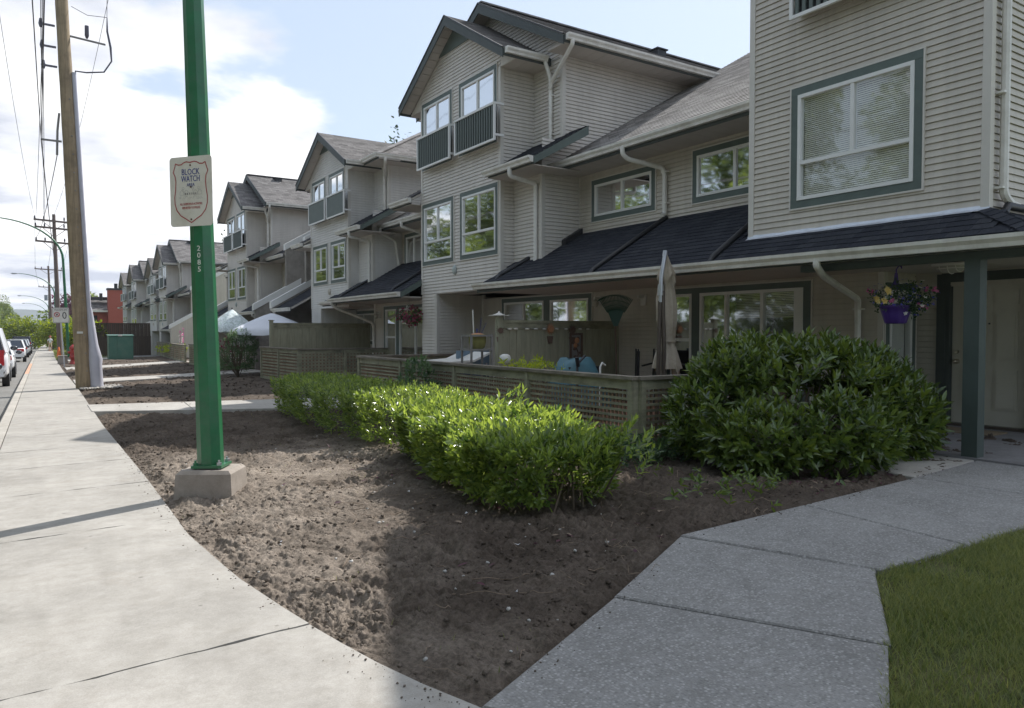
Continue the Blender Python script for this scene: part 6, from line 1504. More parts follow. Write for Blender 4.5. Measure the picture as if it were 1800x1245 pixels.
# ---------------------------------------------------------------- leaves
LV = np.array([(0, 0, 0), (-.15, .3, .035), (0, .3, -.02), (.15, .3, .035), (-.135, .62, .02), (0, .62, -.03), (.135, .62, .02), (0, 1, -.09)], float)
LT = np.array([(0, 2, 1), (0, 3, 2), (4, 5, 7), (5, 6, 7)]); LQ = np.array([(1, 2, 5, 4), (2, 3, 6, 5)])
def leaf_frames(P, D, U):
    y = D / np.linalg.norm(D, axis=1, keepdims=True); x = np.cross(y, U); x /= np.linalg.norm(x, axis=1, keepdims=True) + 1e-9; return x, y, np.cross(x, y)
def leaves_mesh(name, P, D, U, S, Wd, material, base=(0, 0, 0)):
    x, y, z = leaf_frames(P, D, U); n = len(P)
    v = (P[:, None, :] + S[:, None, None] * (LV[None, :, 0:1] * Wd * x[:, None, :] + LV[None, :, 1:2] * y[:, None, :] + LV[None, :, 2:3] * z[:, None, :])).reshape(-1, 3)
    b = np.arange(n)[:, None, None] * 8
    return np_mesh(name, v, [(b + LT[None]).reshape(-1, 3), (b + LQ[None]).reshape(-1, 4)], material, base, smooth=False)
def shoots(n, posf, spread, per, llen, shoot_len, tilt, rng):
    """leafy shoots: posf() -> (tip point, outward direction)"""
    P, D, U, S = [], [], [], []
    for i in range(n):
        p, o = posf(); o = Vector(o) + Vector((rng.gauss(0, spread), rng.gauss(0, spread), rng.gauss(0, spread * .6))); o.normalize()
        a = o.orthogonal().normalized(); b = o.cross(a); ph = rng.random() * 6.28; sl_ = shoot_len * rng.uniform(.6, 1.25)
        for k in range(per):
            f = k / max(1, per - 1); ph += 2.4; r = a * math.cos(ph) + b * math.sin(ph); t = tilt * (1.15 - .65 * f) * rng.uniform(.75, 1.25)
            d = o * math.cos(t) + r * math.sin(t); q = Vector(p) - o * sl_ * (1 - f); s = llen * rng.uniform(.65, 1.2) * (1 - .25 * f)
            P.append(q); D.append(d + Vector((0, 0, -.12 * (1 - f)))); U.append(o + r * .01 - d * .0); S.append(s)
    return np.array(P), np.array(D), np.array(U), np.array(S)
def leafy(name, label, cat, base, sets, mat_, Wd, llen_mesh, nparts=300, inner=None, group=None):
    t = thing(name, base, label, cat, group); P, D, U, S = (np.concatenate([s[i] for s in sets]) for i in range(4))
    if nparts:
        d = np.linalg.norm(P - np.array([0, 0, EYE]), axis=1); c = np.array(P.mean(0)); tov = np.array([0, 0, EYE]) - P; tov /= np.linalg.norm(tov, axis=1, keepdims=True)
        out = ((P - c) * tov).sum(1); score = d - 1.2 * out - S * 8; order = np.argsort(score); pick = order[:nparts]; rest = order[nparts:]
        me = bpy.data.meshes.new('leaf'); me.from_pydata((LV * np.array([Wd, 1, 1])).tolist(), [], [tuple(f) for f in LT] + [tuple(f) for f in LQ]); me.materials.append(M[mat_])
        x, y, z = leaf_frames(P, D, U)
        for i in pick:
            s = S[i]; mt = Matrix(((x[i][0] * s, y[i][0] * s, z[i][0] * s, P[i][0]), (x[i][1] * s, y[i][1] * s, z[i][1] * s, P[i][1]), (x[i][2] * s, y[i][2] * s, z[i][2] * s, P[i][2]), (0, 0, 0, 1))); link('leaf', me, t, world=mt)
    else: rest = np.arange(len(P))
    o = link('leaf', leaves_mesh('leaf', P[rest], D[rest], U[rest], S[rest], Wd, M[mat_], base), t); o['kind'] = 'stuff'; return t
rg = random.Random(3)
# clipped hedge: a low, uneven box along a bent centre line
HC = [(3.64, 4.75), (3.88, 6.2), (4.18, 7.6), (4.32, 9.0), (4.25, 10.6), (4.38, 12.5), (4.58, 14.4)]
def hedge_pos(s0, s1, half, zt, rr):
    def f():
        s = s0 + (s1 - s0) * rr.random(); i = min(int(s), len(HC) - 2); t = s - i; c = Vector((HC[i][0] + (HC[i + 1][0] - HC[i][0]) * t, HC[i][1] + (HC[i + 1][1] - HC[i][1]) * t, 0)); tg = Vector((HC[i + 1][0] - HC[i][0], HC[i + 1][1] - HC[i][1], 0)).normalized(); nr = Vector((-tg.y, tg.x, 0))
        hw = half(s) * (1 + .08 * math.sin(s * 7) + .06 * math.sin(s * 17)); g0 = gz(c.x, c.y); zz = zt(s) + .035 * math.sin(s * 9) + .02 * math.sin(s * 23)
        endf = min(1, (s - s0) * 2.2 + .0, (s1 - s) * 2.2) ; endf = max(0, endf) ** .5; hw *= .35 + .65 * endf; zz *= .80 + .20 * endf
        u = rr.random()
        if u < .55: v = rr.uniform(-1, 1); rn = abs(v) ** 3; p = c + nr * hw * v + Vector((0, 0, g0 + zz * (1 - .13 * rn) + rr.gauss(0, .025))); o = Vector((0, 0, 1)) + nr * v * .5
        else:
            sg = 1 if rr.random() < .62 else -1; h = rr.random() ** .8; p = c + nr * sg * hw * (1.0 - .16 * (1 - h) + .05 * rr.random()) + Vector((0, 0, g0 + .06 + h * (zz - .08))); o = nr * sg * (1.05 - .5 * h) + Vector((0, 0, .25 + .7 * h)) 
            if endf < .9: o = o + tg * (-1 if s - s0 < s1 - s else 1) * .8
        return p, o
    return f
def inner_leaves(n, f, rr, llen):
    P, D, U, S = [], [], [], []
    for i in range(n):
        p, o = f(); o = Vector(o).normalized(); P.append(Vector(p) - o * rr.uniform(.06, .26)); D.append(Vector((rr.gauss(0, 1), rr.gauss(0, 1), rr.gauss(0, .7)))); U.append(Vector((rr.gauss(0, .6), rr.gauss(0, .6), 1))); S.append(llen * rr.uniform(.7, 1.1))
    return tuple(np.array(q) for q in (P, D, U, S))
def stems(parent, pts, mat_='branch'):
    m = MB()
    for p, q, r in pts: mid = Vector(p).lerp(Vector(q), .5) + Vector((rg.gauss(0, .04), rg.gauss(0, .04), .02)); m.tube([p, mid, q], [r, r * .8, r * .4], 5, cap=False)
    m.build('stem', M[mat_], parent, kind='stuff')
halfn = lambda s: .62 - .05 * s if s < 1.7 else .55
f1 = hedge_pos(-.05, 2.55, lambda s: .72 if s < 1.2 else .62, lambda s: .59 + .05 * min(1, s), rg)
s1 = shoots(2050, f1, .36, 7, .112, .12, .72, rg); si = inner_leaves(9500, f1, rg, .09)
extra = []
for (x, y, z, hh) in ((4.35, 6.5, .62, .22), (4.2, 6.6, .6, .2), (4.25, 4.62, .45, .26), (4.15, 4.5, .3, .3), (4.3, 4.75, .3, .34), (3.35, 7.4, .62, .16), (4.4, 4.55, .2, .25), (4.5, 4.7, .38, .2)):
    extra.append(shoots(3, lambda: ((x + rg.gauss(0, .05), y + rg.gauss(0, .05), z + hh), (.15 if x < 4.2 else .45, -.1 if y > 5 else -.4, 1)), .2, 10, .105, .26, .75, rg))
hg = leafy('hedge', 'low clipped hedge with sunlit bright green leaves in front of the nearest lattice fence', 'hedge', (3.9, 6.2, 0), [s1, si] + extra, 'leaf_hedge', .92, .09)
stems(hg, [((x, y, gz(x, y) - .03), (x + rg.gauss(0, .2), y + rg.gauss(0, .25), .45), .012) for x, y in [(HC[int(s)][0] + (s % 1) * .3 + rg.gauss(0, .2), HC[int(s)][1] + (s % 1) * 1.4 + rg.gauss(0, .1)) for s in np.linspace(0, 2.4, 46)]])
f2 = hedge_pos(2.5, 6.0, lambda s: .70, lambda s: .70, rg)
s2 = shoots(2300, f2, .3, 7, .085, .12, .72, rg); si2 = inner_leaves(4200, f2, rg, .085)
h2 = leafy('hedge', 'shaded bluish-green continuation of the clipped hedge, farther along the lattice fence', 'hedge', (4.7, 10.5, -.05), [s2, si2], 'leaf_hedge', .92, .09, nparts=150)
# the big laurel bush by the porch
lob = [((7.35, 5.25, .62), (1.0, .95, .72)), ((6.55, 5.55, .50), (.72, .7, .50)), ((8.0, 4.75, .50), (.62, .62, .52)), ((6.35, 4.95, .32), (.62, .6, .34)), ((7.15, 5.75, .85), (.75, .55, .50)), ((7.75, 5.3, .85), (.6, .6, .52)), ((7.0, 4.55, .40), (.7, .48, .42)), ((6.8, 5.65, .82), (.6, .55, .50)), ((8.02, 4.95, .72), (.58, .52, .50))]
def bush_pos(rr, lobes):
    def f():
        for _ in range(60):
            c, r = rr.choice(lobes); v = Vector((rr.gauss(0, 1), rr.gauss(0, 1), rr.gauss(0, 1))).normalized()
            p = Vector((c[0] + v.x * r[0], c[1] + v.y * r[1], c[2] + v.z * r[2]))
            if p.z < .1: continue
            if any(((p.x - a[0]) / b[0]) ** 2 + ((p.y - a[1]) / b[1]) ** 2 + ((p.z - a[2]) / b[2]) ** 2 < .9 for a, b in lobes if a is not c): continue
            return p + v * rr.uniform(-.06, .09), v * .75 + Vector((0, 0, .75 if p.z > .45 else .2))
        return p, v
    return f
fb = bush_pos(rg, lob)
sb = shoots(1350, fb, .3, 9, .148, .17, .78, rg); sbi = inner_leaves(3600, fb, rg, .13)
bush = leafy('bush', 'big dark green laurel bush beside the porch post', 'bush', (7.3, 5.2, .05), [sb, sbi], 'leaf_bush', 1.02, .13)
stems(bush, [((7.2 + rg.gauss(0, .25), 5.1 + rg.gauss(0, .2), .03), (7.3 + rg.uniform(-.65, .55), 5.2 + rg.uniform(-.45, .4), .35 + .5 * rg.random()), .016) for _ in range(60)])
# sapling in front of the fence
fs = bush_pos(rg, [((5.62, 11.6, .55), (.26, .26, .42)), ((5.7, 11.55, .35), (.34, .3, .3))])
sp = leafy('shrub', 'young leafy shrub rising between the hedge and the lattice fence', 'shrub', (5.6, 11.6, 0), [shoots(150, fs, .35, 7, .11, .12, .9, rg)], 'leaf_sapling', 1.3, .1, nparts=0)
stems(sp, [((5.62, 11.6, -.05), (5.62 + rg.gauss(0, .15), 11.6 + rg.gauss(0, .15), .5), .01) for _ in range(8)])
# yellow-green perennial peeping over the fence
P_ = lambda: ((6.5 + rg.gauss(0, .2), 9.45 + rg.gauss(0, .26), .86 + abs(rg.gauss(0, .10))), (rg.gauss(0, .7), rg.gauss(0, .7), .5))
t = leafy('garden_plant', 'lime-green leafy plant peeping over the nearest lattice fence', 'plant', (6.55, 9.35, .05), [shoots(60, P_, .5, 6, .10, .10, 1.1, rg)], 'leaf_lime', .9, .15, nparts=0)
stems(t, [((6.55 + rg.gauss(0, .1), 9.35 + rg.gauss(0, .15), .05), (6.55 + rg.gauss(0, .2), 9.35 + rg.gauss(0, .3), .9), .008) for _ in range(14)])
# creeping ground cover at the fence foot
P_ = lambda: ((5.0 + rg.random() * 1.5, 5.7 + rg.random() * 1.3 - .0, .07 + .22 * rg.random() ** 1.5), (rg.gauss(0, .5), rg.gauss(0, .5), 1))
gi = shoots(520, P_, .5, 5, .062, .05, 1.1, rg); o = link('ground_cover', leaves_mesh('ground_cover', *gi, 1.9, M['leaf_ivy']), None); o['kind'] = 'stuff'
P_ = lambda: ((5.3 + rg.gauss(0, .45), 4.35 + rg.gauss(0, .22), .06 + .12 * rg.random()), (rg.gauss(0, .8), rg.gauss(0, .8), .7))
gi = shoots(46, P_, .5, 6, .085, .07, .9, rg); o = link('ground_cover', leaves_mesh('ground_cover', *gi, 1.0, M['leaf_bush']), None); o['kind'] = 'stuff'
PL = []
while len(PL) < 260:
    if rg.random() < .6: x, y = 6.6 + rg.gauss(0, .9), 4.3 + rg.gauss(0, .35)
    else: x, y = 3.4 + rg.gauss(0, .7), 5.6 + rg.gauss(0, 1.5)
    if not on_path(x, y) and x > xr_walk(y) + .2: PL.append((x, y, zsoil(x, y) + .012))
PL = np.array(PL); D_ = RNG.normal(size=(len(PL), 3)) * np.array([1, 1, .15]); U_ = RNG.normal(size=(len(PL), 3)) * .35 + np.array([0, 0, 1]); half_ = len(PL) // 2
for nm_, sl_, mt_ in (('fallen_leaves', slice(0, half_), M['root']), ('fallen_leaves', slice(half_, None), M['leaf_purple'])):
    o = link(nm_, leaves_mesh(nm_, PL[sl_], D_[sl_], U_[sl_], RNG.uniform(.04, .09, len(PL[sl_])), 1.1, mt_), None); o['kind'] = 'stuff'
# rose bush at the second fence, pink foxgloves
fr = bush_pos(rg, [((6.3, 27.6, .55), (.62, .6, .75)), ((6.5, 27.6, 1.05), (.5, .5, .5))])
t = leafy('shrub', 'tall loose shrub with reddish tips at the far end of the second lattice fence', 'shrub', (6.35, 27.6, -.15), [shoots(420, fr, .4, 8, .10, .16, .9, rg)], 'leaf_sapling', 1.2, .1, nparts=0)
stems(t, [((6.35, 27.6, -.2), (6.35 + rg.gauss(0, .4), 27.6 + rg.gauss(0, .4), 1.2), .014) for _ in range(18)])
P_ = lambda: ((5.95 + rg.gauss(0, .15), 27.5 + rg.gauss(0, .2), 1.05 + rg.gauss(0, .15)), (0, 0, 1))
o = link('flower', leaves_mesh('flower', *shoots(26, P_, .5, 5, .06, .05, 1.0, rg), 2.2, M['petal_red'], (6.35, 27.6, -.15)), t); o['kind'] = 'stuff'
t = thing('foxglove', (8.6, 53, -.3), 'pink foxglove spires above the farthest lattice fence', 'flowers')
for k, (x, y, h) in enumerate(((8.7, 54, 1.5), (8.75, 53.2, 1.7), (8.55, 52.4, 1.35), (8.8, 55, 1.25), (8.5, 51.9, 1.3))):
    P_ = lambda: ((x + rg.gauss(0, .03), y + rg.gauss(0, .03), h - .9 * rg.random() ** 1.3), (rg.gauss(0, 1), rg.gauss(0, 1), -.2))
    o = link('spire', leaves_mesh('spire', *shoots(34, P_, .3, 3, .055, .02, .6, rg), 2.2, M['petal_pink'] if k in (0, 1, 4) else M['petal_white'], (8.6, 53, -.3)), t)
P_ = lambda: ((8.3 + rg.gauss(0, .3), 55 + rg.gauss(0, 2), .0 + .6 * rg.random()), (rg.gauss(0, 1), rg.gauss(0, 1), .6))
leafy('garden_plant', 'yellow-green plant glowing through the farthest lattice fence', 'plant', (8.6, 55, -.3), [shoots(120, P_, .4, 6, .16, .1, 1.0, rg)], 'leaf_lime', 1.4, .1, nparts=0)

# ---------------------------------------------------------------- trees and far planting
def crown_mesh(name, lobes, n, size, material, base, rr, droop=0.0):
    P, D, U, S = [], [], [], []
    tot = sum(r[0] * r[1] * r[2] for _, r in lobes)
    for c, r in lobes:
        for i in range(int(n * r[0] * r[1] * r[2] / tot)):
            v = Vector((rr.gauss(0, 1), rr.gauss(0, 1), rr.gauss(0, 1))).normalized(); q = .55 + .5 * rr.random() ** .6
            P.append((c[0] + v.x * r[0] * q, c[1] + v.y * r[1] * q, c[2] + v.z * r[2] * q)); d = v + Vector((rr.gauss(0, .8), rr.gauss(0, .8), rr.gauss(0, .6) - droop)); D.append(d); U.append(Vector((rr.gauss(0, .5), rr.gauss(0, .5), 1)) + v * .6); S.append(size * rr.uniform(.6, 1.4))
    return leaves_mesh(name, np.array(P), np.array(D), np.array(U), np.array(S), 2.2, M[material], base)
def tree_proto(h, w, material, n, size, seed, trunk=True, conif=False):
    rr = random.Random(seed); lob = []
    if conif:
        for i in range(9): f = i / 8; lob.append(((rr.gauss(0, .1), rr.gauss(0, .1), h * (.18 + .8 * f)), (w * (1 - f) * .95 + .2, w * (1 - f) * .95 + .2, h * .07)))
    else:
        for i in range(22):
            a = rr.random() * 6.28; q = rr.random() ** .5; z = h * (.20 + .70 * rr.random()); k = 1 - abs(z / h - .50) * 1.0; lob.append(((w * .68 * q * k * math.cos(a), w * .68 * q * k * math.sin(a), z), (w * rr.uniform(.28, .45), w * rr.uniform(.28, .45), h * rr.uniform(.09, .17))))
    cm = crown_mesh('crown', lob, n, size, material, (0, 0, 0), rr, .3 if conif else 0)
    m = MB(); m.tube([(0, 0, -.3), (.03 * h / 6, 0, h * .25), (0, .02 * h, h * .6)] + ([(0, 0, h * .96)] if conif else []), [h * .03, h * .024, h * .012] + ([.02] if conif else []), 8)
    for i in range(7 if not conif else 0): c, r = rr.choice(lob); z = h * rr.uniform(.2, .45); m.tube([(0, 0, z), (c[0] * .5, c[1] * .5, (z + c[2]) / 2 + .2), c], [h * .013, h * .009, h * .004], 6)
    return cm, m.mesh('trunk', M['branch'])
protos = {}
def tree(kind, x, y, z, s, label, cat='tree', name='tree', group=None, sx=1.0):
    if kind not in protos:
        k = kind[0]; sd = int(kind[1:] or 0)
        protos[kind] = {'a': lambda: tree_proto(13.5, 5.2, 'leaf_tree', 16000, .25, 40 + sd), 'b': lambda: tree_proto(2.6, 1.6, 'leaf_shrub', 2200, .16, 60 + sd), 'c': lambda: tree_proto(14, 2.6, 'leaf_dark', 11000, .24, 80 + sd, conif=True), 'p': lambda: tree_proto(6, 3, 'leaf_purple', 2200, .3, 90 + sd), 'd': lambda: tree_proto(5, 3.2, 'leaf_tree', 2600, .3, 95 + sd)}[k]()
    cm, tm = protos[kind]; t = thing(name, (x, y, z), label, cat, group); a = random.random() * 6.28
    for nme, me in (('crown', cm), ('trunk', tm)): o = link(nme, me, t); o.scale = (s * sx, s * sx, s); o.rotation_euler = (0, 0, a)
    return t
gs = 'street trees across the road'
ty = [-26, -18, -10, -2, 6, 14, 22, 30, 39, 48, 58, 68, 79, 91, 104, 118, 133, 149, 166, 184, 203, 223, 245, 270, 298, 330]
for i, y in enumerate(ty):
    x = xl_walk(y) - 10.9 - 1.0 * random.random()
    far = ('bushy street tree across the road, nearest of those in view' if i == 10 else 'bright green street tree across the road in the receding row')
    tree('a%d' % (i % 3), x, y, gz(0, y) - .1, (1.0 + .12 * math.sin(i * 2.1)) * (1.0 if y < 38 else .96), far, group=gs, name='street_tree')
for i, (x, y, s, lab) in enumerate(((4.9, 74, 1.25, 'bright green shrub right of the thick utility pole, behind the cabinet'), (3.9, 72, 1.3, 'pale flowering shrub between the hydrant and the thick pole'), (4.2, 80, 1.3, 'sunny green shrub behind the thick utility pole'), (4.9, 108, 1.7, 'dark green shrub past the red building by the sidewalk'), (3.9, 112, 1.7, 'low dark tree beside the far end of the sidewalk'), (1.2, 140, 1.9, 'dark rounded tree closing the view at the end of the sidewalk'), (3.3, 132, 1.8, 'shady shrub mass behind the walking person'), (-1.5, 150, 2.2, 'pale green tree at the far end of the street'))):
    tree('b%d' % (i % 3), x, y, gz(x, y) - .15, s, lab, 'shrub', 'shrub')
tree('p', 7.0, 150, -1.2, 1.5, 'purple-leaved tree behind the far street sign', name='purple_tree'); tree('d', 8.2, 158, -1.2, 2.0, 'dark broadleaf tree above the purple one', name='tree')
tree('c', 29.7, 66, -1, 1.56, 'tall conifer tip showing behind the pale single-gabled house', name='conifer_tree'); tree('c1', 32.2, 68.5, -1, 1.52, 'second conifer top behind the pale single-gabled house', name='conifer_tree'); tree('c', 27.3, 128, -1, 1.3, 'small conifer between the two middle houses', name='conifer_tree')

fh = lambda: ((xl_walk(0) - 13.6 + rg.gauss(0, .25), rg.uniform(-30, 60), .1 + 2.0 * rg.random() ** .7), (rg.gauss(.8, .4), rg.gauss(0, .6), .5))
leafy('hedge', 'long hedge behind the pavement across the road', 'hedge', (-12.2, 10, 0), [shoots(2600, fh, .4, 7, .26, .3, .8, rg)], 'leaf_tree', 1.4, .2, nparts=0)
# ---------------------------------------------------------------- patio furniture and ornaments
# closed cantilever umbrella
ux, uy = 7.86, 8.0
t = thing('patio_umbrella', (ux, uy, .05), 'closed beige cantilever umbrella standing behind the lattice fence corner', 'umbrella')
m = MB(); m.tube([(ux - .10, uy - .02, .05), (ux - .07, uy - .02, 1.1), (ux - .045, uy - .02, 1.9)], .030, 10); m.build('mast', M['bronze'], t)
m = MB(); m.tube([(ux + .03, uy - .06, .10), (ux + .0, uy - .06, 1.2), (ux - .02, uy - .05, 2.05)], .030, 10); m.build('strut', M['bronze'], t)
m = MB(); m.tube([(ux - .045, uy - .03, 1.88), (ux - .03, uy - .03, 2.25), (ux + .05, uy - .02, 2.58)], .030, 10); m.tube([(ux - .045, uy - .03, 1.98), (ux - .04, uy - .03, 2.14)], .045, 10); m.tube([(ux + .045, uy - .02, 2.56), (ux + .06, uy - .02, 2.64)], .036, 10); m.build('arm', M['steel'], t)
m = MB(); n = 40; prof = [(2.57, .02), (2.50, .06), (2.40, .12), (2.30, .185), (2.24, .205), (2.20, .155), (1.9, .20), (1.6, .20), (1.38, .155), (1.30, .135), (1.2, .18), (1.05, .24), (.90, .29)]
V = []
for z, r in prof:
    for j in range(n):
        a = 2 * math.pi * j / n; r *= 1; f = .74 * (1 + (.28 * math.sin(a * 8 + z * 1.5) + .10 * math.sin(a * 3 + 1)) * min(1, (2.5 - z) * 2.2) * .8); zz = z - (.22 * max(0, math.sin(a * 4 + .6)) if z < 1.0 else .035 * math.sin(a * 5))
        if 2.15 < z < 2.3: zz += .05 * math.cos(4 * a)
        V.append((ux + .12 + r * f * math.cos(a) * .95 + .03 * (2.5 - z), uy + .02 + r * f * math.sin(a) * .8, zz))
m.add(V, [(i * n + j, i * n + (j + 1) % n, (i + 1) * n + (j + 1) % n, (i + 1) * n + j) for i in range(len(prof) - 1) for j in range(n)], 0, True); m.build('canopy', M['canvas'], t)
m = MB(); m.lathe(ux + .15, uy + .02, [(.12, 1.29), (.125, 1.31), (.12, 1.33)], 16); m.build('tie_strap', M['canvas'], t)
m = MB(); m.box(ux - .4, ux + .4, uy - .35, uy + .35, .055, .12); m.build('base', M['bronze'], t)
# open umbrellas over the far patios
def umbrella(label, x, y, zp, ze_, r, n, material, tilt=(0, 0)):
    t = thing('patio_umbrella', (x, y, gz(x, y)), label, 'umbrella'); V = []; k = 6; seg = n * 4
    T_ = lambda px, py, pz: (x + px, y + py, pz + tilt[0] * px + tilt[1] * py)
    for i in range(k + 1):
        f = i / k
        for j in range(seg):
            a = 2 * math.pi * j / seg + .3; u = (a - .3) / (2 * math.pi) * n % 1; sag = 1 - .10 * f * (1 - abs(2 * u - 1)) * 1.4; z = zp - (zp - ze_) * (f ** 1.15) - .06 * f * (1 - abs(2 * u - 1)) * 1.0 * math.sin(math.pi * f)
            V.append(T_(r * f * sag * math.cos(a), r * f * sag * math.sin(a), z))
    F = [(i * seg + j, i * seg + (j + 1) % seg, (i + 1) * seg + (j + 1) % seg, (i + 1) * seg + j) for i in range(k) for j in range(seg)]
    b = len(V); V += [(p[0] * 1.0 + (p[0] - x) * .015, p[1] + (p[1] - y) * .015, p[2] - .17 - .03 * math.sin(j * 2.1)) for j, p in enumerate(V[k * seg:(k + 1) * seg])]
    F += [(k * seg + j, k * seg + (j + 1) % seg, b + (j + 1) % seg, b + j) for j in range(seg)]
    m = MB(); m.add(V, F, 0, True); m.build('canopy', M[material], t); m = MB(); m.tube([(x, y, gz(x, y)), (x, y, zp + .06)], .028, 8); m.build('pole', M['bronze'], t)
    m = MB()
    for q in range(n): a = 2 * math.pi * q / n + .3; m.tube([T_(.05 * math.cos(a), .05 * math.sin(a), zp - .08), T_(r * .97 * math.cos(a), r * .97 * math.sin(a), ze_ - .03)], .012, 5)
    m.build('rib', M['bronze'], t, kind='stuff'); return t
umbrella('open white patio umbrella behind the plain privacy screen', 7.7, 28.2, 2.14, 1.55, 1.55, 4, 'white_canvas', (.03, .03))
umbrella('open flower-patterned patio umbrella with white panels', 7.05, 31.6, 2.36, 1.58, 1.0, 8, 'floral', (-.05, 0))
# leaf rake standing upright against the screen
rx, ry = 9.32, 10.7
t = thing('rake', (rx, ry, .06), 'green fan rake standing upright against the ornamented screen', 'rake'); m = MB(); m.tube([(rx + .02, ry - .05, .06), (rx, ry, 1.62)], .014, 8); m.build('handle', M['rust'], t)
m = MB(); Fp = lambda u, z: (rx + u * .86, ry - u * .5 - .02, z)
m.prism([Fp(-.035, 1.55), Fp(.035, 1.55), Fp(.15, 1.83), Fp(.08, 1.86), Fp(0, 1.87), Fp(-.08, 1.86), Fp(-.15, 1.83)], (0, .012, 0)); m.build('head', M['rake'], t)
m = MB()
for i in range(23):
    a = (i / 22 - .5) * 1.12; p = Fp(math.sin(a) * .30, 1.55 + math.cos(a) * .30); q = Fp(math.sin(a) * .60, 1.55 + math.cos(a) * .60); e = Vector(q) + Vector((0, .05, -.045)); m.beam(p, q, .014, .006, up=(0, 1, 0)); m.beam(q, e, .014, .006, up=(0, 1, 0))
for rr_ in (.40, .48):
    for i in range(14): a0, a1 = ((j / 14 - .5) * 1.1 for j in (i, i + 1)); m.beam(Fp(math.sin(a0) * rr_, 1.55 + math.cos(a0) * rr_), Fp(math.sin(a1) * rr_, 1.55 + math.cos(a1) * rr_), .012, .012)
m.build('tines', M['rake'], t, kind='stuff')
# wall lamps
def wall_lamp(x, y, z, label, globe=True):
    t = thing('wall_lamp', (x, y, z), label, 'wall lamp', 'patio wall lamps'); m = MB(); m.box(x - .03, x, y - .075, y + .075, z - .11, z + .11); m.build('back_plate', M['offwhite'], t)
    m = MB(); m.box(x - .16, x - .03, y - .035, y + .035, z + .03, z + .085); m.build('arm', M['offwhite'], t)
    if globe: m = MB(); m.ball((x - .13, y, z - .05), .075, .075, .085, 12, 8); m.build('globe', mat('globe_glass', (.5, .48, .44), .2), t)
    return t
wall_lamp(10.335, 12.36, 2.1, 'wall lamp with a round globe beside the kitchen window, left of the rake'); wall_lamp(10.335, 11.0, 2.08, 'wall lamp bracket without a globe, right of the rake', False); wall_lamp(9.705, 22.75, 2.0, 'small wall lamp beside the middle house patio window')
# blue covered heap, folded chairs, small garden odds and ends
t = thing('covered_grill', (7.3, 9.3, .06), 'low heap under a teal blue tarpaulin behind the lattice fence', 'covered grill'); m = MB(); V = []; n, k = 20, 7
for i in range(k + 1):
    f = i / k
    for j in range(n):
        a = 2 * math.pi * j / n; rr_ = (.14 + .42 * f ** .7) * (1 + .10 * math.sin(a * 5 + f * 3)); z = 1.02 - .08 * (f > .25) - .92 * max(0, f - .25) ** 1.1 + .025 * math.sin(a * 3 + i); V.append((7.3 + rr_ * 1.1 * math.cos(a), 9.3 + rr_ * .8 * math.sin(a), max(.06, z)))
m.add(V, [(i * n + j, i * n + (j + 1) % n, (i + 1) * n + (j + 1) % n, (i + 1) * n + j) for i in range(k) for j in range(n)] + [tuple(range(n))], 0, True); m.build('cover', M['tarp'], t)
m = MB(); m.box(7.0, 7.6, 9.1, 9.5, .06, .9); m.build('frame', M['black'], t)
def folded_chair(x, y, lean_, label):
    t = thing('folded_chair', (x, y, .06), label, 'folding chair', 'black folded chairs'); 
    for s in (-.2, .2): m = MB(); m.tube([(x + s * .5, y + s * .7, .06), (x + s * .5 + lean_, y + s * .7, .55), (x + s * .5 + lean_ * 1.4, y + s * .7, 1.12)], .016, 6); m.build('leg', M['black'], t)
    m = MB(); m.prism([(x + lean_ * .8 - .1, y - .14, .45), (x + lean_ * .8 + .1, y + .14, .45), (x + lean_ * 1.4 + .1, y + .14, 1.08), (x + lean_ * 1.4 - .1, y - .14, 1.08)], (.02, -.02, 0)); m.build('backrest', M['black'], t)
    m = MB(); m.beam((x + lean_, y - .15, .8), (x + lean_ + .3, y - .2, .86), .05, .03); m.build('arm', M['black'], t)
folded_chair(9.75, 10.6, .03, 'black folded chair leaning at the near end of the ornamented screen'); folded_chair(9.95, 10.35, .05, 'second black folded chair against the first, its arm sticking out')
t = thing('plant_stand', (6.45, 11.0, .05), 'grey metal plant stand holding a glazed pot, left of the ornamented screen', 'plant stand')
for dx, dy in ((-.2, -.16), (.2, -.16), (-.2, .16), (.2, .16)): m = MB(); m.beam((6.47 + dx, 11 + dy, .05), (6.47 + dx, 11 + dy, 1.40), .03, .03); m.build('leg', M['iron'], t)
for zz in (1.38, 1.14, .5):
    m = MB()
    for a, b in (((-.2, -.16), (.2, -.16)), ((.2, -.16), (.2, .16)), ((.2, .16), (-.2, .16)), ((-.2, .16), (-.2, -.16))): m.beam((6.47 + a[0], 11 + a[1], zz), (6.47 + b[0], 11 + b[1], zz), .024, .03)
    if zz < 1.2: m.box(6.29, 6.65, 10.86, 11.14, zz - .005, zz + .008)
    m.build('shelf', M['iron'], t)
t = thing('flower_pot', (6.48, 11, 1.15), 'olive glazed pot with orange rim and a bare cane on the metal plant stand', 'flower pot'); m = MB(); m.lathe(6.48, 11, [(.09, 1.15), (.13, 1.18), (.155, 1.28), (.15, 1.36), (.165, 1.37), (.165, 1.40), (.13, 1.40), (.12, 1.36)], 16); m.build('pot', M['olive_pot'], t)
m = MB(); m.lathe(6.48, 11, [(.125, 1.37), (.12, 1.40), (.06, 1.425)], 12); m.build('soil', M['terracotta'], t); m = MB(); m.tube([(6.41, 11, 1.38), (6.39, 11, 1.82)], .012, 6); m.build('cane', M['offwhite'], t)
m = MB(); m.tube([(6.52, 11, 1.4), (6.56, 11, 1.68)], .004, 5); m.tube([(6.55, 11, 1.4), (6.66, 11, 1.6)], .004, 5); m.tube([(6.47, 11, 1.4), (6.475, 11, 1.5)], .012, 5); m.build('twig', M['blue_print'], t)
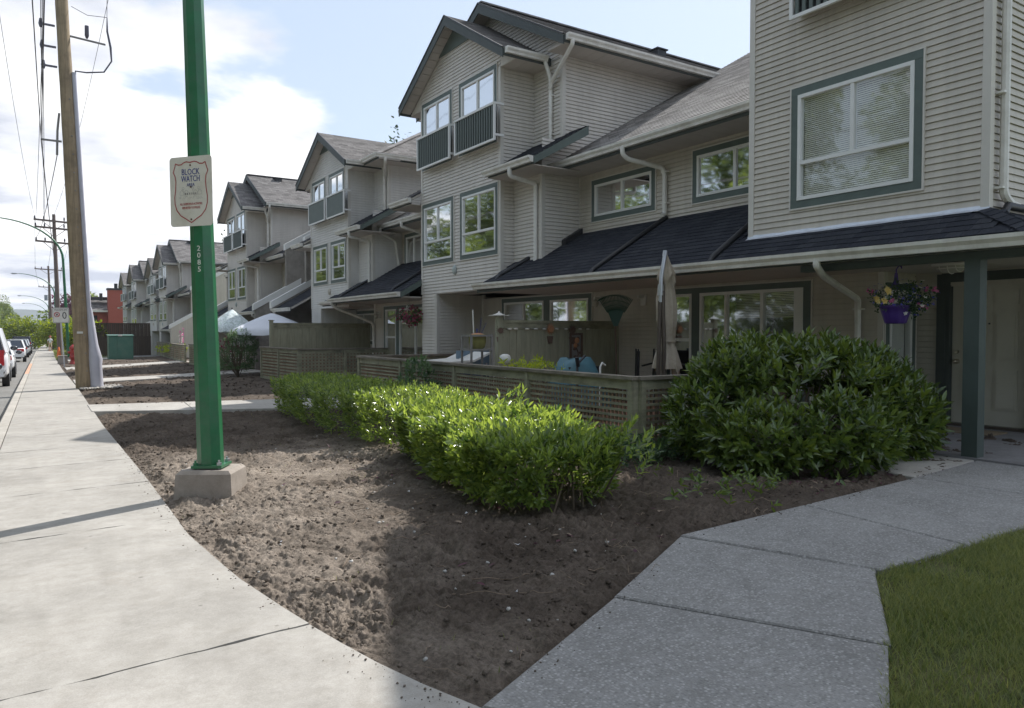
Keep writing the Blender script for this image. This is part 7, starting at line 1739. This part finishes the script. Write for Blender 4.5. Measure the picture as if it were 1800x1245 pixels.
t = thing('lounge_chair', (6.9, 12.4, .06), 'white and blue folding lounge chair lying behind the fence left of the plant stand', 'lounge chair'); m = MB(); m.prism([(6.3, 12.0, .88), (7.0, 12.0, .92), (7.35, 12.0, 1.06), (7.35, 12.0, 1.02), (7.0, 12.0, .88), (6.3, 12.0, .84)], (0, 1.1, 0)); m.build('seat', M['offwhite'], t)
m = MB(); m.box(7.0, 7.7, 12.6, 12.7, .5, 1.08); m.build('backrest', M['blue_chair'], t)
for x, y in ((6.4, 12.05), (6.4, 13.05), (7.3, 12.05), (7.3, 13.05)): m = MB(); m.tube([(x, y, .06), (x, y, .86)], .015, 6); m.build('leg', M['steel'], t)
m = MB(); m.lathe(6.5, 10.15, [(.03, .93), (.09, .94), (.10, 1.0), (.085, 1.06), (.04, 1.085)], 14); m.tube([(6.5, 10.15, .05), (6.5, 10.15, .94)], .012, 6); tag(m.build('garden_light', M['offwhite']), 'round white garden ornament just over the fence below the plant stand', 'ornament')
m = MB(); m.tube([(7.0, 8.9, .3), (7.0, 8.9, .95), (7.15, 8.9, 1.08)], .02, 8); m.tube([(7.0, 8.88, .92), (6.96, 8.86, 1.06)], .03, 8); tag(m.build('tool_handle', M['black']), 'dark handle sticking up between the lime plant and the blue tarpaulin', 'tool')
m = MB(); m.tube([(7.2, 8.6, .3), (7.2, 8.6, .92), (7.24, 8.6, .98), (7.3, 8.6, .94)], .016, 8); tag(m.build('hook_stake', M['offwhite']), 'small white hooked stake beside the blue tarpaulin', 'stake')
# ornaments on the screen
def sun_face(x, z, r, label, material):
    y = 11.75; t = thing('sun_ornament', (x, y, z), label, 'ornament', 'sun-shaped ornaments on the screen'); m = MB(); m.tube([(x, y + .02, z), (x, y - .02, z)], r * .55, 16); m.build('face', M[material], t)
    m = MB()
    for i in range(14): a = 2 * math.pi * i / 14; p = lambda rr_, aa: (x + rr_ * math.cos(aa), y, z + rr_ * math.sin(aa)); m.prism([p(r * .5, a - .17), p(r, a), p(r * .5, a + .17)], (0, .012, 0))
    m.build('ray', M[material], t, kind='stuff'); m = MB(); m.prism([(x - .07, y, z - r - .02), (x + .07, y, z - r - .02), (x + .04, y, z - r - .16), (x - .04, y, z - r - .16)], (0, .03, 0)); m.build('pocket', M['rust'], t)
sun_face(8.58, 1.50, .12, 'tan sun-face ornament in the middle of the board screen', 'offwhite' if False else 'terracotta'); sun_face(9.12, 1.48, .12, 'dark red sun ornament above the carved plaque', 'rust'); sun_face(7.42, 1.47, .10, 'dark round wreath ornament on the screen end post', 'rust')
t = thing('wall_plaque', (9.22, 11.75, .9), 'tall narrow carved plaque with a vine on the board screen', 'plaque'); m = MB(); m.box(9.06, 9.38, 11.765, 11.785, .55, 1.42); m.build('panel', M['iron'], t); m = MB()
for a, b, c, d in ((9.06, 9.38, 1.38, 1.42), (9.06, 9.38, .55, .59), (9.06, 9.10, .59, 1.38), (9.34, 9.38, .59, 1.38)): m.box(a, b, 11.745, 11.766, c, d)
m.build('frame', M['rust'], t); m = MB()
pv = [(9.22 + .05 * math.sin(z * 14), 11.755, z) for z in np.linspace(.62, 1.32, 20)]; m.tube(pv, .012, 6)
for i, p in enumerate(pv[1::2]): m.ball((p[0] + (.06 if i % 2 else -.06), 11.752, p[2]), .045, .012, .028, 8, 4)
m.build('vine', M['rust'], t); m = MB(); m.ball((9.23, 11.745, 1.27), .06, .02, .06, 10, 6); m.ball((9.19, 11.745, 1.17), .05, .02, .05, 10, 6); m.build('rosette', M['terracotta'], t)
t = thing('string_lights', (7.5, 11.74, 1.55), 'string of small white shell lights along the top of the board screen', 'string lights'); xs_ = [7.62, 7.76, 8.02, 8.22, 8.42, 8.72, 8.95, 9.3, 9.5]
m = MB(); m.tube([(7.5, 11.745, 1.54)] + [(x, 11.745, 1.52 + .012 * math.sin(x * 9)) for x in np.linspace(7.55, 9.6, 30)], .004, 5); m.build('cord', M['iron'], t)
for i, x in enumerate(xs_): m = MB(); m.ball((x, 11.735, 1.50), .055 if i < 4 else .045, .02, .018, 8, 5); m.build('shade', M['petal_white'] if i < 3 else M['offwhite'], t)
# hanging baskets
t = thing('hanging_basket', (8.9, 5.03, 1.54), 'purple pot of blue, yellow and pink flowers hanging under the porch eave', 'hanging basket'); bx, by = 8.86, 5.03
m = MB(); n = 20; V = []; prof = [(.105, 1.545), (.12, 1.56), (.15, 1.66), (.168, 1.735), (.178, 1.74), (.178, 1.765)]
for r, z in prof:
    for j in range(n * 2): a = math.pi * j / n; f = r * (1 + (.025 if j % 4 < 2 else -.025)); V.append((bx + f * math.cos(a), by + f * math.sin(a), z))
n2 = n * 2; m.add(V, [(i * n2 + j, i * n2 + (j + 1) % n2, (i + 1) * n2 + (j + 1) % n2, (i + 1) * n2 + j) for i in range(len(prof) - 1) for j in range(n2)] + [tuple(range(n2 - 1, -1, -1)), tuple(range((len(prof) - 1) * n2, len(prof) * n2))], 0, True); m.build('pot', M['purple_pot'], t)
m = MB()
for a in (0.3, 2.4, 4.5): m.tube([(bx + .17 * math.cos(a), by + .17 * math.sin(a), 1.75), (bx + .02 * math.cos(a), by + .02 * math.sin(a), 2.06)], .004, 5)
m.prism([(bx, by + .03, 2.02), (bx, by - .03, 2.02), (bx, by - .012, 2.16), (bx, by + .02, 2.16)], (.01, 0, 0)); m.tube([(bx, by, 2.14), (bx, by + .0, 2.2), (bx, by - .03, 2.245), (bx, by - .06, 2.235), (bx, by - .065, 2.21)], .009, 6); m.tube([(bx, by - .03, 2.24), (bx, by - .03, 2.31)], .005, 5); m.build('hanger', M['purple_pot'], t)
fl = bush_pos(rg, [((bx, by, 1.86), (.25, .25, .13)), ((bx + .06, by - .17, 1.85), (.15, .2, .15))])
o = link('foliage', leaves_mesh('foliage', *shoots(230, fl, .6, 5, .05, .06, 1.0, rg), 1.3, M['leaf_ivy'], (8.9, 5.03, 1.54)), t); o['kind'] = 'stuff'
def flower_bits(parent, base, posf, n, size, material, rr):
    m = MB()
    for i in range(n):
        p, o_ = posf(); o_ = Vector(o_).normalized(); a = o_.orthogonal().normalized(); b = o_.cross(a); p = Vector(p) + o_ * .02
        for k in range(5): t0 = k * 1.2566; d = a * math.cos(t0) + b * math.sin(t0); e = a * math.cos(t0 + .6) + b * math.sin(t0 + .6); f = a * math.cos(t0 - .6) + b * math.sin(t0 - .6); s = size * rr.uniform(.8, 1.2); m.add([p, p + f * s * .6 + o_ * s * .2, p + d * s + o_ * s * .25, p + e * s * .6 + o_ * s * .2], [(0, 1, 2, 3)])
    o = m.build('flower', M[material], parent, kind='stuff')
flower_bits(t, None, fl, 110, .018, 'petal_blue', rg); flower_bits(t, None, fl, 14, .028, 'petal_white', rg)
fy = lambda: (Vector(rg.choice([(bx - .19, by + .12, 1.83), (bx - .2, by - .02, 1.93), (bx - .22, by - .0, 1.79)])) + Vector((rg.gauss(0, .012),) * 3), (-.8, -.4, .3)); flower_bits(t, None, fy, 18, .036, 'petal_yellow', rg)
fp = lambda: (Vector(rg.choice([(bx - .2, by - .05, 1.80), (bx + .1, by - .42, 1.93), (bx + .06, by - .36, 1.92), (bx, by - .32, 1.75), (bx - .05, by + .3, 1.93)])) + Vector((rg.gauss(0, .02), rg.gauss(0, .025), rg.gauss(0, .02))), (-.7, -.5, .3)); flower_bits(t, None, fp, 26, .022, 'petal_pink', rg)
t = thing('hanging_basket', (8.75, 18.5, 1.85), 'basket of dark red flowers hanging before the middle house patio door', 'hanging basket'); bx, by = 8.75, 18.5
m = MB(); m.lathe(bx, by, [(.08, 1.74), (.15, 1.8), (.18, 1.9)], 12); m.tube([(bx, by, 1.9), (bx, by, 2.5)], .006, 5); m.build('basket', M['iron'], t)
fl2 = bush_pos(rg, [((bx, by, 1.9), (.3, .33, .2)), ((bx, by - .2, 1.85), (.2, .2, .2))]); o = link('foliage', leaves_mesh('foliage', *shoots(150, fl2, .6, 5, .07, .06, 1.0, rg), 1.4, M['leaf_ivy'], (8.75, 18.5, 1.85)), t); o['kind'] = 'stuff'
flower_bits(t, None, fl2, 130, .04, 'petal_red', rg); flower_bits(t, None, lambda: (fl2()[0] + Vector((0, -.03, 0)), (-.6, -.6, .3)), 60, .036, 'petal_red', rg)
m = MB(); m.beam((bx - .0, by + .06, 2.02), (bx, by + .06, 2.16), .10, .06); m.build('label_tag', M['offwhite'], t)
# bulkhead lamp on the porch soffit, doormat
t = thing('ceiling_lamp', (9.86, 4.88, 2.3), 'caged oval bulkhead lamp on the porch ceiling', 'ceiling lamp'); m = MB(); m.ball((9.86, 4.88, 2.275), .10, .17, .085, 16, 8); m.build('glass', mat('bulkhead_glass', (.42, .41, .36), .25), t); m = MB(); m.box(9.74, 9.98, 4.69, 5.07, 2.285, 2.308); m.build('base', M['offwhite'], t)
m = MB()
for dy in (-.1, 0, .1): m.tube([(9.86 + .11 * math.cos(a), 4.88 + dy, 2.28 + .098 * math.sin(a) * (1 - abs(dy) * 2.2)) for a in np.linspace(math.pi, 2 * math.pi, 9)], .006, 5)
m.tube([(9.86 + .108 * math.cos(a), 4.88 + .178 * math.sin(a), 2.25) for a in np.linspace(0, 2 * math.pi, 21)], .006, 5); m.build('cage', M['offwhite'], t)
m = MB(); m.box(10.35, 10.85, 4.62, 5.42, .1, .118); tag(m.build('doormat', M['mat_brown']), 'brown doormat on the porch floor before the door', 'doormat')
